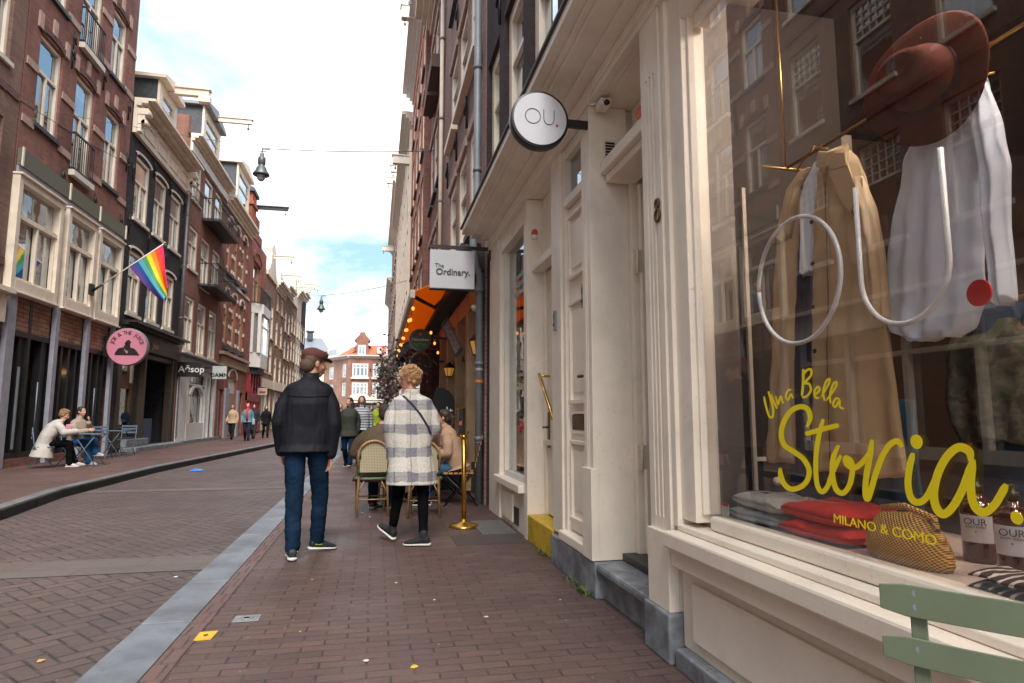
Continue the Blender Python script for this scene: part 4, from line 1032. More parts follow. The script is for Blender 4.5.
beam(r5, TR, 31.6, 14.1, .0, .95, stonew, .3, .4); beam(r5, TR, 40, 16.9, -.4, .9, stonew, .3, .4)
r6 = rhouse('tall cream stone fronted house far along the right side', 51.05, 74.0, 20.2, b_tan, [(52.2 + 2.7 * i, 53.6 + 2.7 * i) for i in range(8)], ((4.4, 6.8), (8.0, 10.4), (11.6, 14.0), (15.4, 17.6)), low=[(51.5, 73.6, .1, 3.2)], cornm=stonew)
box_part('shop_pane', pane_dark, r6, TR, 51.5, 73.6, -.16, -.14, .1, 3.2); beam(r6, TR, 52.8, 20.9, -.4, 1.0, stonew, .35, .5)
beam(r6, TR, 66, 18.5, .0, 1.2, stonew, .4, .5)
r7 = rhouse('brown brick house at the far end of the right row', 74.05, 92.0, 17.0, b_brown, [(75 + 2.8 * i, 76.5 + 2.8 * i) for i in range(6)], ((4.4, 6.8), (8.0, 10.4), (11.6, 14.0)), low=[(74.4, 91.6, .1, 3.2)], cornm=stonew)
box_part('shop_pane', pane_dark, r7, TR, 74.4, 91.6, -.16, -.14, .1, 3.2)

# ================================================================ END OF THE STREET
TE = lambda s, d, z: (s, 100 - d, z)
def zz(y): return onY(100, 355, y).z
def xx(x): return onY(100, x, 380).x
e0, e1 = xx(349), xx(386)
zt = zz(356)
hs = [(xx(352), xx(368), zz(377), zz(363.5)), (xx(372.5), xx(381), zz(377), zz(363.5)), (xx(352), xx(368), zz(395.5), zz(382.5)), (xx(372.5), xx(381), zz(395.5), zz(382.5))]
eb = house('corner_building', 'salmon brick corner building with orange roofs and a stepped dormer closing the street', 'building', TE, e0, e1, 0, zt, b_end, hs, back=10)
for i, q in enumerate(hs):
    nn = 3 if i % 2 == 0 else 1
    f = MB(TE); f.box(q[0], q[1], -.15, .06, q[2], q[2] + .25); f.box(q[0], q[1], -.15, .06, q[3] - .25, q[3])
    for j in range(nn * 2 + 1 if nn == 1 else 5):
        m_ = (nn * 2 if nn == 1 else 4); s = q[0] + (q[1] - q[0]) * j / m_; s = min(max(s, q[0] + .12), q[1] - .12); f.box(s - .11, s + .11, -.15, .05, q[2] + .25, q[3] - .25)
    f.box(q[0], q[1], -.14, .04, q[2] + (q[3] - q[2]) * .66, q[2] + (q[3] - q[2]) * .66 + .15)
    f = f.build('window', white, eb); g = MB(TE); g.box(q[0], q[1], -.2, -.17, q[2], q[3]); g.build('pane', pane_m, f)
    box_part('window_sill', stonew, eb, TE, q[0] - .2, q[1] + .2, 0, .3, q[2] - .3, q[2] - .02)
cornice(eb, TE, e0 - .1, e1, zt + .15, .5, stonew, .5, 3)
m_ = MB(TE); m_.add([(e0, .3, zt + .1), (e1, .3, zt + .1), (e1, -3, zz(343)), (e0 + .8, -3, zz(343)), (e0 + .8, -7, zz(343)), (e1, -7, zz(343)), (e0, -10, zt), (e1, -10, zt)], [(0, 1, 2, 3), (3, 2, 5, 4), (4, 5, 7, 6), (0, 3, 4, 6)]); m_.build('roof', tileroof, eb)
d0, d1_, dc = xx(355.5), xx(367.5), xx(361.5)
pr = [(d0, 0, zt), (d1_, 0, zt), (d1_, 0, zz(341)), (d1_ + .3, 0, zz(340)), (dc + .5, 0, zz(335)), (dc + .35, 0, zz(332)), (dc - .35, 0, zz(332)), (dc - .5, 0, zz(335)), (d0 - .3, 0, zz(340)), (d0, 0, zz(341))]
m_ = MB(TE); fr = [(a, .1, c) for a, b, c in pr]; bk = [(a, -3, c) for a, b, c in pr]; n = len(pr)
m_.add(fr + bk, [tuple(range(n)), tuple(range(2 * n - 1, n - 1, -1))] + [(i, i + n, (i + 1) % n + n, (i + 1) % n) for i in range(n)]); m_.build('gable_dormer', b_end, eb)
f = MB(TE); q = (xx(357), xx(365), zz(355), zz(345)); f.box(q[0], q[1], .1, .22, q[2], q[3]); f = f.build('window', white, eb); g = MB(TE)
g.box(q[0] + .2, (q[0] + q[1]) / 2 - .08, .22, .24, q[2] + .2, q[3] - .2); g.box((q[0] + q[1]) / 2 + .08, q[1] - .2, .22, .24, q[2] + .2, q[3] - .2); g.build('pane', pane_m, f)
f = MB(TE); f.box(xx(376.5), xx(380.5), -.6, .15, zz(353), zz(347)); f.build('roof_window', white, eb)
# ground floor with awning
f = MB(TE); f.box(e0, e1, .0, .4, zz(400), zz(397)); f.box(e0, e1, .0, 1.6, zz(403), zz(401)); f.build('canopy', stonew, eb)
f = MB(TE); f.box(e0 + .3, e1 - .3, .02, .1, 0, zz(405)); f.build('shop_pane', pane_dark, eb)
for s in (e0 + .2, e0 + 1.8, e0 + 3.3): f = MB(TE); f.box(s, s + .25, .0, .25, 0, zz(403)); f.build('pillar', stonew, eb)
# receding left wing, angled
A_ = Vector((xx(349), 100, 0)); B_ = Vector((xx(324) - .6, 107, 0)); U_ = (B_ - A_).normalized(); Nn = Vector((-U_.y, U_.x, 0)); 
if Nn.y > 0: Nn = -Nn
LW = (B_ - A_).length
TW = lambda s, d, z: tuple(A_ + U_ * s + Nn * d + Vector((0, 0, z)))
hs = [(LW * .12, LW * .26, zz(377), zz(363)), (LW * .6, LW * .78, zz(378), zz(365)), (LW * .12, LW * .26, zz(396), zz(382)), (LW * .6, LW * .78, zz(396), zz(383))]
wg = house('brick_building', 'pale salmon wing of the corner building, angled away to the left', 'building', TW, 0, LW, 0, zt, brick('pale salmon brick', (.46, .25, .18), (.40, .22, .16), (.34, .24, .2)), hs, back=6)
for q in hs: window(wg, TW, *q, style='hung', fm=white, rec=.05, fw=.2)
cornice(wg, TW, 0, LW, zt + .15, .5, stonew, .5, 3)
m_ = MB(TW); m_.add([(0, .3, zt + .1), (LW, .3, zt + .1), (LW * .5, -3, zz(343)), (0, -3, zz(343)), (0, -6, zt), (LW, -6, zt)], [(0, 1, 2, 3), (3, 2, 5, 4), (1, 5, 2)]); m_.build('roof', tileroof, wg)
f = MB(TW); f.box(LW * .45, LW * .85, -2.2, .1, zt + .15, zz(346)); f.build('dormer', white, wg)
f = MB(TW); f.box(LW * .5, LW * .8, .1, .13, zt + .5, zz(348)); f.build('dormer_pane', pane_m, wg)
f = MB(TW); f.box(1.0, 1.6, -3.3, -2.7, zz(344), zz(338)); f.build('chimney', slate, wg)
# grey roofed house further back
gb = thing('grey_roof_house', 'house with a broad grey roof behind the far end of the left row', 'house', (-11, 120, 0))
q0, q1 = onY(118, 300, 345), onY(118, 328, 352)
f = MB(); f.box(q0.x - 14, q1.x, 118, 128, 0, q1.z); f.build('wall', cream, gb)
f = MB(); rz = onY(118, 303, 339).z + .8
f.add([(q0.x - 14.5, 117.5, q1.z), (q1.x + .4, 117.5, q1.z), (q1.x - 1.5, 123, rz), (q0.x - 14.5, 123, rz), (q0.x - 14.5, 128.5, q1.z), (q1.x + .4, 128.5, q1.z)], [(0, 1, 2, 3), (3, 2, 5, 4), (1, 5, 2)]); f.build('roof', zinc2, gb)
c_ = onY(118, 308, 338); f = MB(); f.box(c_.x - .5, c_.x + .5, 121, 122, rz - .5, rz + .9); f.box(c_.x - .7, c_.x + .7, 120.8, 122.2, rz + .9, rz + 1.1); f.build('chimney', slate, gb)
# row closing the view behind the end buildings
f = house('distant_row', 'far row of brick houses behind the corner building', 'building', lambda s, d, z: (s, 135 - d, z), -45, 45, 0, 8.5, b_tan, [], back=8)
# ================================================================ NEAR SHOP WINDOW: room, glass, display
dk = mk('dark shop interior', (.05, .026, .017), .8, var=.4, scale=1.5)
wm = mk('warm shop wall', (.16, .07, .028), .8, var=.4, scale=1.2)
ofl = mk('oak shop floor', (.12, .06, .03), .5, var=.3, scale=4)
room = thing('shop_interior', 'dark warm shop room behind the large display window', 'shop interior', (3, 0, .2))
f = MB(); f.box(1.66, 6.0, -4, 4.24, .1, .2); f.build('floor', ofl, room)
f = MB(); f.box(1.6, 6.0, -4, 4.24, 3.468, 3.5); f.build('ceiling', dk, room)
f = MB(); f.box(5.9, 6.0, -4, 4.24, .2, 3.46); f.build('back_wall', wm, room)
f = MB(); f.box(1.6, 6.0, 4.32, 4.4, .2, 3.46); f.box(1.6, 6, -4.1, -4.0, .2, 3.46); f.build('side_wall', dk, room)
f = MB(); f.box(1.58, 1.77, 2.862, 2.94, .3, 3.45); f.build('window_side_panel', mk('pale side panel', (.26, .22, .19), .6, var=.1), room)
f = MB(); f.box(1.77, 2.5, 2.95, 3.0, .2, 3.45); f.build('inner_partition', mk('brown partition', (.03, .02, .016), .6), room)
f = MB(); f.box(1.86, 1.88, 2.93, 2.949, .5, 2.4); f.box(1.88, 2.2, 2.93, 2.949, .98, 1.0); f.ell((1.98, 2.92, .88), .022); f.build('partition_trim', cream, room)
f = MB(); f.box(1.585, 2.3, -4, 2.86, .60, .732); f.build('display_floor', mk('pale display board', (.52, .40, .34), .6, var=.12, scale=3), room)
f = MB(); f.box(2.3, 2.34, -4, 2.86, .2, .732); f.build('display_front', dk, room)
for i, (x, y) in enumerate(((3.6, .2), (3.3, -1.2), (2.6, -.6))):
    f = MB(); f.lathe([(.05, 3.43), (.055, 3.455)], (x, y, 0), 16); f.build('downlight', glow, room)
ld = bpy.data.lights.new('shop_lamp', 'POINT'); ld.energy = 14; ld.color = (1, .72, .42); ld.shadow_soft_size = .12
lo = bpy.data.objects.new('shop_lamp', ld); lo.location = (3.6, .6, 3.1); col.objects.link(lo)
for i, (x, y) in enumerate(((2.1, 1.3), (2.0, .25))):  # added fill lamps that brighten the clothes hung in the window
    f = MB(); f.lathe([(.04, 3.43), (.045, 3.455)], (x, y, 0), 16); f.build('downlight', glow, room)  # made-up ceiling disc to go with each added lamp
    ld = bpy.data.lights.new('display_fill_lamp', 'POINT'); ld.energy = 28; ld.color = (1, .93, .86); ld.shadow_soft_size = .1
    lo = bpy.data.objects.new('display_fill_lamp', ld); lo.location = (x, y, 3.38); col.objects.link(lo)
# glass pane
gp = MB(); gp.box(1.560, 1.566, -4, 2.845, .735, 3.19)
gl_ = gp.build('shop_glass', clearglass('display window glass', .07, (.95, .94, .93)), rs)
GX = 1.556
# painted lettering strokes on the glass, traced from the lettering itself
ylet = mk('yellow vinyl lettering', (1.0, .80, .01), .45, var=.03)
def catmull(pts, n=6):
    out_ = []; P = [pts[0]] + pts + [pts[-1]]
    for i in range(1, len(P) - 2):
        p0, p1, p2, p3 = P[i - 1:i + 3]
        for k in range(n):
            t = k / n
            out_.append(tuple(.5 * ((2 * p1[j]) + (-p0[j] + p2[j]) * t + (2 * p0[j] - 5 * p1[j] + 4 * p2[j] - p3[j]) * t * t + (-p0[j] + 3 * p1[j] - 3 * p2[j] + p3[j]) * t ** 3) for j in range(2)))
    out_.append(pts[-1]); return out_
STK = [0]
def stroke(mb, pts, wd, sc=(750, 350, .27817), x=None):
    x = x or GX
    c = catmull([(a, b) for a, b in pts]); n = len(c)
    L_, R_ = [], []
    for i, p in enumerate(c):
        q0, q1 = c[max(0, i - 1)], c[min(n - 1, i + 1)]
        tx, ty = q1[0] - q0[0], q1[1] - q0[1]; l_ = math.hypot(tx, ty) or 1
        t = i / (n - 1); w_ = (wd if not callable(wd) else wd(t)) / 2
        w_ *= min(1, .55 + 6 * min(t, 1 - t))
        L_.append((p[0] - ty / l_ * w_, p[1] + tx / l_ * w_)); R_.append((p[0] + ty / l_ * w_, p[1] - tx / l_ * w_))
    W = lambda q: onX(x, sc[0] + q[0] * sc[2], sc[1] + q[1] * sc[2])
    vs = [W(q) for q in L_] + [W(q) for q in R_]
    th_ = Vector((-.0012, 0, 0))
    STK[0] += 1; vs2 = [v + th_ + Vector((-(i % n) * 9e-6 - (STK[0] % 5) * 6e-4, 0, 0)) for i, v in enumerate(vs)]
    mb.add(vs2, [(i, i + 1, n + i + 1, n + i) for i in range(n - 1)])
let = thing('window_lettering', 'large yellow handwritten lettering Una Bella Storia with a full stop on the shop window', 'lettering', (GX, 1.8, 1.0))
S = [
 ('letter', [[(206, 278), (218, 245), (208, 212), (180, 204), (146, 222), (122, 262), (114, 305), (126, 342), (160, 366), (194, 392), (214, 430), (208, 468), (184, 492), (150, 500), (124, 480), (112, 446), (111, 424)]], 19),
 ('letter', [[(200, 302), (240, 291), (285, 279), (322, 270)], [(266, 248), (250, 310), (240, 380), (240, 450), (247, 492), (263, 510), (282, 490), (300, 440), (330, 378)]], 18),
 ('letter', [[(322, 342), (302, 390), (300, 450), (313, 500), (338, 514), (362, 484), (372, 430), (366, 400), (348, 388), (352, 410), (378, 424), (408, 404), (430, 370)]], 20),
 ('letter', [[(440, 322), (432, 380), (420, 450), (416, 510), (424, 536), (436, 505), (455, 440), (478, 380), (505, 340), (532, 328), (549, 350)]], 22),
 ('letter', [[(588, 370), (576, 420), (570, 480), (580, 530), (606, 548), (636, 530), (662, 480), (684, 426)]], 25),
 ('letter', [[(797, 400), (790, 364), (752, 350), (712, 382), (680, 440), (664, 510), (672, 564), (698, 590), (730, 566), (764, 508), (790, 440), (806, 392)], [(806, 396), (798, 460), (800, 525), (816, 568), (846, 584), (880, 560), (906, 520), (926, 482)]], 31),
 ('letter', [[(53, 166), (60, 200), (72, 238), (84, 240), (86, 210), (74, 165), (69, 148)], [(76, 160), (88, 190), (99, 211)]] , 8),
 ('letter', [[(94, 165), (102, 196), (107, 180), (113, 166), (118, 186), (124, 190)]], 7),
 ('letter', [[(150, 142), (138, 146), (131, 166), (138, 180), (150, 158), (154, 168), (159, 172)]], 7),
 ('letter', [[(194, 68), (194, 110), (189, 166)], [(190, 95), (206, 74), (222, 70), (222, 92), (200, 118), (216, 122), (222, 145), (208, 166), (190, 170)]], 9),
 ('letter', [[(236, 160), (251, 144), (246, 132), (234, 146), (236, 170), (252, 172)]], 8),
 ('letter', [[(258, 168), (284, 122), (287, 104), (274, 116), (265, 150), (270, 184)]], 8),
 ('letter', [[(276, 182), (308, 138), (314, 116), (302, 122), (290, 160), (292, 192)]], 8),
 ('letter', [[(326, 178), (312, 174), (301, 194), (310, 204), (325, 182), (326, 204), (341, 212)]], 8),
]
for nm, ss, wd in S:
    f = MB()
    for s in ss: stroke(f, s, wd)
    f.build(nm, ylet, let)
def disc(p, r, mat, name, parent, x=GX, sc=(750, 350, .27817), th=.0014):
    c = onX(x, sc[0] + p[0] * sc[2], sc[1] + p[1] * sc[2]); f = MB()
    f.lathe([(r, 0), (r, -th)], tuple(c), 28, M=Matrix.Rotation(R(90), 3, 'Y'), smooth=False); return f.build(name, mat, parent)
disc((599, 330), .021, ylet, 'letter_dot', let); disc((960, 604), .0155, ylet, 'full_stop', let)
pm = onX(GX, 831, 519); pe = onX(GX, 941, 541)
textobj('window_lettering', 'MILANO & COMO', .042, (GX - .001, (pm.y + pe.y) / 2, (pm.z + pe.z) / 2 + .0), (0, -1, 0), (0, 0, 1), ylet, None, ext=.0006, sx=(pm.y - pe.y) / .36)
tag(bpy.data.objects[[o.name for o in col.objects if o.name.startswith('window_lettering')][-1]], 'small yellow capitals MILANO & COMO under the large handwritten lettering', 'lettering')
# white O and U outlines and the red dot
wv = mk('white acrylic strip', (.78, .79, .82), .3, var=.02)
NX = 1.574
def circle_on(cx_, cz_, r, n=48): return [(NX, cx_ + r * math.cos(2 * math.pi * i / n), cz_ + r * math.sin(2 * math.pi * i / n)) for i in range(n + 1)]
oL = onX(NX, 759, 280); oR = onX(NX, 840.5, 280); oT = onX(NX, 800, 215.5); oB = onX(NX, 800, 343)
oc = ((oL.y + oR.y) / 2, (oT.z + oB.z) / 2 - .0); orr = (oT.z - oB.z) / 2
letO = thing('letter_outline', 'white outline letter O on the shop window over the trench coat', 'letter', (NX, oc[0], oc[1]))
f = MB(); f.tube(circle_on(oc[0], oc[1], orr), .0085, 8); f.build('strip', wv, letO)
uL = onX(NX, 855, 188); uR = onX(NX, 940, 148); uB = onX(NX, 902, 324)
r_ = (uL.y - uR.y) / 2; cyu = (uL.y + uR.y) / 2
letU = thing('letter_outline', 'white outline letter U on the shop window over the white shirt', 'letter', (NX, cyu, uB.z))
f = MB(); f.tube([(NX, uL.y, uL.z)] + [(NX, cyu - r_ * math.cos(a), uB.z + r_ - r_ * math.sin(a)) for a in [math.pi - 0 - math.pi * i / 20 for i in range(21)]] + [(NX, uR.y, uR.z)], .0085, 8); f.build('strip', wv, letU)
dD = onX(NX, 981, 293)
dt = thing('red_dot', 'solid red dot on the shop window beside the shirt hem', 'dot', tuple(dD)); f = MB(); f.lathe([(.034, 0), (.036, -.004), (.036, -.008)], tuple(dD), 32, M=Matrix.Rotation(R(90), 3, 'Y'), smooth=False); f.build('disc', reddot, dt)
# rail
gold = mk('gold rail', (.55, .34, .12), .3, metal=1, var=.1)
rl = thing('clothes_rail', 'long thin gold clothes rail across the shop window', 'rail', (1.9, 1.5, 2.4))
f = MB(); f.tube([(1.9, 2.6, 2.385), (1.9, -1.0, 2.385)], .008, 8); f.build('rod', gold, rl)
f = MB(); f.tube([(1.77, 2.62, 2.385), (2.2, 2.62, 2.385)], .008, 8); f.tube([(1.9, 2.62, 2.385), (1.9, 2.62, 3.45)], .006, 8); f.tube([(1.9, -.9, 2.385), (1.9, -.9, 3.45)], .006, 8); f.build('rail_support', gold, rl)
# garments
def garment(name, mat, edges, X0, root, bulge=.06, amp=.010, fq=7, seed=0, tilt=0, nu=64, nv=70, skew=0):
    # edges: rows of (z, s_left, s_right) from top to bottom, on the plane X0; the cloth is a closed volume with folds
    rows = sorted(edges, key=lambda e: -e[0]); f = MB(); R_ = []
    for j in range(nv + 1):
        t = j / nv; z = rows[0][0] + (rows[-1][0] - rows[0][0]) * t
        for a, b in zip(rows[:-1], rows[1:]):
            if b[0] <= z <= a[0] + 1e-9: k = (a[0] - z) / max(1e-6, a[0] - b[0]); sl = a[1] + (b[1] - a[1]) * k; sr = a[2] + (b[2] - a[2]) * k
        ring = []; c_ = (sl + sr) / 2; hw = (sl - sr) / 2
        for i in range(nu):
            an = 2 * math.pi * i / nu; cu = math.cos(an); su_ = math.sin(an)
            s = c_ + hw * cu; fold = amp * (.3 + .7 * t) * (math.sin(fq * cu * 1.7 + seed + 1.3 * math.sin(z * 3 + seed)) + .6 * noise.noise(Vector((s * 9, z * 5, seed))))
            fold += .5 * amp * noise.noise(Vector((s * 22, z * 14, seed + 5))) + .8 * amp * (.3 - abs(noise.noise(Vector((s * 11 + z * 4, z * 5 - s * 3, seed + 9)))))
            d = su_ * bulge * (.5 + .5 * min(1, t * 5)) * (1 + .15 * math.sin(3 * z))
            ring.append((X0 - d - fold * (1 if su_ > 0 else .3) + tilt * (c_ - s) , s, z + .012 * math.sin(5 * cu + seed) * t + skew * (s - c_)))
        R_.append(ring)
    f.rings(R_); return f.build(name, mat, root)
tan_ = mk('camel gabardine', (.52, .37, .22), .75, var=.08, scale=4, bump=.15, bscale=300, bdist=.001)
navy = mk('navy cloth', (.018, .03, .06), .8, var=.3)
cottonw = mk('white cotton', (.62, .67, .78), .75, var=.05, scale=5, bump=.1, bscale=200, bdist=.001)
def E_(X0, rows): 
    o_ = []
    for y, xl, xr in rows:
        a = onX(X0, xl, y); b = onX(X0, xr, y); o_.append(((a.z + b.z) / 2, a.y, b.y))
    return o_
tc_ = thing('trench_coat', 'camel trench coat hanging open over a navy dress and white shirt behind the O', 'coat', (1.88, 2.35, 2.3))
garment('right_panel', tan_, E_(1.86, [(158, 822, 850), (168, 817, 858), (190, 815, 866), (240, 813, 876), (300, 812, 884), (380, 814, 895), (440, 815, 903), (472, 817, 908)]), 1.86, tc_, .05, .014, 6, 1)
garment('left_panel', tan_, E_(1.86, [(172, 798, 806), (190, 790, 800), (240, 778, 797), (300, 773, 795), (380, 769, 793), (461, 767, 793)]), 1.87, tc_, .04, .010, 4, 4)
garment('sleeve', tan_, E_(1.80, [(178, 852, 862), (210, 860, 874), (250, 866, 882), (290, 872, 886), (318, 874, 888)]), 1.80, tc_, .035, .008, 4, 2)
garment('sleeve', tan_, E_(1.82, [(170, 797, 808), (190, 786, 798), (215, 780, 792), (240, 774, 788)]), 1.83, tc_, .03, .006, 4, 7)
garment('collar', tan_, E_(1.79, [(150, 818, 846), (160, 815, 845), (170, 822, 838)]), 1.80, tc_, .03, .004, 3, 3, skew=.1)
garment('lapel', tan_, E_(1.80, [(168, 836, 846), (190, 842, 856), (212, 850, 858)]), 1.80, tc_, .012, .003, 2, 9)
garment('shirt_front', cottonw, E_(1.83, [(160, 808, 824), (180, 800, 815), (210, 797, 812), (240, 797, 811), (274, 797, 808)]), 1.86, tc_, .03, .008, 5, 5)
garment('dress', navy, E_(1.89, [(200, 795, 812), (300, 793, 812), (400, 792, 815), (470, 790, 840), (500, 788, 850)]), 1.90, tc_, .035, .008, 6, 6)
garment('denim_skirt', mk('blue denim cloth', (.015, .06, .11), .8), E_(1.98, [(400, 850, 905), (470, 850, 910), (508, 845, 915)]), 2.02, tc_, .03, .006, 6, 8)
for (xa, ya, xb, yb) in ((862, 178, 884, 312), (826, 172, 829, 470)):
    pa_, pb_ = onX(1.792, xa, ya), onX(1.792, xb, yb); f = MB(); f.tube([tuple(pa_.lerp(pb_, i / 12) + Vector((-.004 * math.sin(i), .002 * math.sin(i * 2), 0))) for i in range(13)], .0022, 5); f.build('seam', mk('dark seam', (.16, .10, .05), .8), tc_)  # placket seam, plus a dark line painting the shaded slit beside the sleeve
f = MB(); q_ = [onX(1.775, *p) for p in ((826, 166), (846, 160), (857, 192), (850, 214), (838, 196))]; f.prism([tuple(p) for p in q_], (.006, 0, 0)); f.build('lapel_flap', tan_, tc_, bevel=.002)
f = MB(); q_ = [onX(1.772, *p) for p in ((818, 151), (845, 152), (846, 166), (833, 170), (815, 167))]; f.prism([tuple(p) for p in q_], (.012, 0, 0)); f.build('collar_flap', tan_, tc_, bevel=.004)
bt = mk('brown button', (.05, .03, .02), .4)
for x, y in ((812, 222), (813, 264), (813, 307), (815, 351)):
    p = onX(1.795, x, y); f = MB(); f.lathe([(.010, 0), (.010, -.005), (.005, -.006)], tuple(p), 14, M=Matrix.Rotation(R(90), 3, 'Y')); f.build('button', bt, tc_)
p = onX(1.88, 812, 147)
f = MB(); f.tube([(1.9, p.y, 2.395), (1.895, p.y, 2.405), (1.885, p.y, 2.395), (1.88, p.y, 2.37), (1.88, p.y, p.z - .0)], .003, 6); f.tube([(1.88, p.y + .12, p.z - .07), (1.88, p.y, p.z), (1.88, p.y - .1, p.z - .05)], .004, 6); f.build('hanger', gold, tc_)
sh = thing('shirt', 'long white cotton shirt hanging behind the U, under the brown hat', 'shirt', (1.9, 1.8, 2.3))
garment('body', cottonw, E_(1.88, [(82, 950, 985), (100, 925, 990), (140, 908, 994), (200, 896, 985), (260, 888, 984), (310, 884, 984), (330, 893, 975), (337, 910, 960)]), 1.88, sh, .055, .013, 7, 3)
garment('sleeve', cottonw, E_(1.83, [(86, 968, 984), (120, 974, 996), (170, 980, 1006), (230, 984, 1006), (270, 990, 1010), (302, 992, 1013)]), 1.84, sh, .035, .012, 4, 11)
garment('under_layer', cottonw, E_(1.90, [(290, 890, 975), (322, 895, 978), (336, 905, 965)]), 1.90, sh, .03, .006, 5, 2)
p = onX(1.88, 965, 80); f = MB(); f.tube([(1.9, p.y, 2.395), (1.89, p.y, 2.40), (1.88, p.y, 2.37), (1.88, p.y, p.z - .02)], .003, 6); f.tube([(1.88, p.y + .16, p.z - .03), (1.88, p.y, p.z), (1.88, p.y - .1, p.z - .03)], .004, 6); f.build('hanger', gold, sh)
# hat
hc = onX(1.76, 925, 80)
view = (hc - EYE).normalized(); nh = (-view * .59 - _R * .78 + _U * .20).normalized()
qh = nh.to_track_quat('Z', 'Y').to_matrix()
felt = mk('rust brown felt', (.075, .018, .011), .95, var=.15, scale=9, bump=.3, bscale=90, spec=.15)
ht = thing('felt_hat', 'wide brimmed rust brown felt hat hanging tilted in front of the white shirt', 'hat', tuple(hc))
f = MB(); n = 40; rg = []
for r_, z in ((.085, 0), (.12, .004), (.17, .006), (.205, .004), (.212, 0), (.205, -.004), (.17, -.002), (.12, -.004), (.085, -.006)):
    rg.append([qh @ Vector((r_ * math.cos(2 * math.pi * i / n), r_ * math.sin(2 * math.pi * i / n), z + .02 * (r_ / .2) ** 2 * math.cos(4 * math.pi * i / n))) + hc for i in range(n)])
f.rings(rg, closed=False); f.build('brim', felt, ht)
f = MB(); rg = []
for r_, z in ((.108, -.004), (.106, .04), (.100, .09), (.088, .125), (.066, .138), (.035, .118), (.01, .112)):
    rg.append([qh @ Vector((r_ * math.cos(2 * math.pi * i / n) * 1.05, r_ * math.sin(2 * math.pi * i / n) * (1 - .15 * (z > .06)), z)) + hc for i in range(n)])
f.rings(rg); f.build('crown', felt, ht)
f = MB(); f.rings([[qh @ Vector(((.1095) * math.cos(2 * math.pi * i / n) * 1.05, .1095 * math.sin(2 * math.pi * i / n), z)) + hc for i in range(n)] for z in (.003, .026)], closed=False); f.build('hat_band', mk('dark hat band', (.03, .012, .01), .6), ht)
f = MB(); f.tube([tuple(hc + qh @ Vector((0, .15, 0))), (1.9, hc.y + .05, 2.39)], .001, 5); f.build('string', gold, ht)
# folded sweaters
def folded(label, mat, x, y, z, lx, ly, hz, rot, seed, txt=None):
    t_ = thing('folded_sweater', label, 'sweater', (x, y, z), 'folded sweaters in the shop window')
    M = Matrix.Rotation(rot, 3, 'Z'); f = MB(); R_ = []
    nv, nu = 30, 56
    for j in range(nv + 1):
        v = -1 + 2 * j / nv; ring = []
        e = max(0.06, (1 - abs(v) ** 5)) ** .5
        for i in range(nu):
            a = 2 * math.pi * i / nu
            cx_ = math.copysign(abs(math.cos(a)) ** .55, math.cos(a)); sz_ = math.copysign(abs(math.sin(a)) ** .8, math.sin(a))
            gr = 1 - .09 * math.exp(-(sz_ / .16) ** 2); q = Vector((cx_ * lx / 2 * (.93 + .07 * e) * gr, v * ly / 2 * (1 - .05 * math.exp(-(sz_ / .16) ** 2)), hz / 2 + sz_ * hz / 2 * e * (1 - .12 * (v > .6))))
            q.z += .006 * noise.noise(Vector((q.x * 12, q.y * 12, seed))) * (1 if sz_ > 0 else 0) * 2; q.x += .008 * noise.noise(Vector((q.z * 20, q.y * 9, seed + 3)))
            ring.append(M @ q + Vector((x, y, z)))
        R_.append(ring)
    f.rings(R_); f.build('folded_body', mat, t_)
    if txt:
        s_, c_, sz_, of = txt
        textobj('print', s_, sz_, tuple(Vector((x, y, z + hz + .002)) + M @ Vector(of)), M @ Vector((.25, -1, 0)), M @ Vector((1, .25, 0)), c_, t_, ext=.003)
    return t_
gk = mk('grey marl knit', (.50, .49, .47), .95, var=.15, scale=40, bump=.5, bscale=220, bdist=.002)
gk2 = mk('cool grey knit', (.40, .44, .45), .95, var=.15, scale=40, bump=.5, bscale=220, bdist=.002)
rk = mk('red knit', (.62, .02, .015), .9, var=.1, scale=30, bump=.5, bscale=220, bdist=.002)
HZ_=1
folded('cool grey folded sweater at the bottom of the grey pile', gk2, 1.74, 2.60, .733, .25, .36, .065, R(4), 1)
folded('grey marl folded sweater with blue print lying on top of the grey pile', gk, 1.75, 2.58, .790, .26, .38, .072, R(-3), 2, ('BLONDE', navy, .06, (-.02, .05, -.005)))
folded('red folded sweater at the bottom of the red pile', rk, 1.76, 2.22, .733, .28, .37, .068, R(6), 3)
folded('red folded sweater with a pale script print lying on top of the red pile', rk, 1.77, 2.22, .793, .28, .36, .08, R(0), 4, ('Amour', mk('pale print', (.6, .45, .38), .7), .07, (-.04, .05, -.005)))
f = MB(); f.box(1.60, 1.604, 2.74, 2.80, .745, .80); pc = f.build('price_card', mk('price card', (.62, .62, .62), .6)); tag(pc, 'small white price card with a red edge in the corner of the shop window', 'card')
f = MB(); f.box(1.597, 1.6005, 2.74, 2.80, .79, .80); f.build('card_edge', reddot, pc)
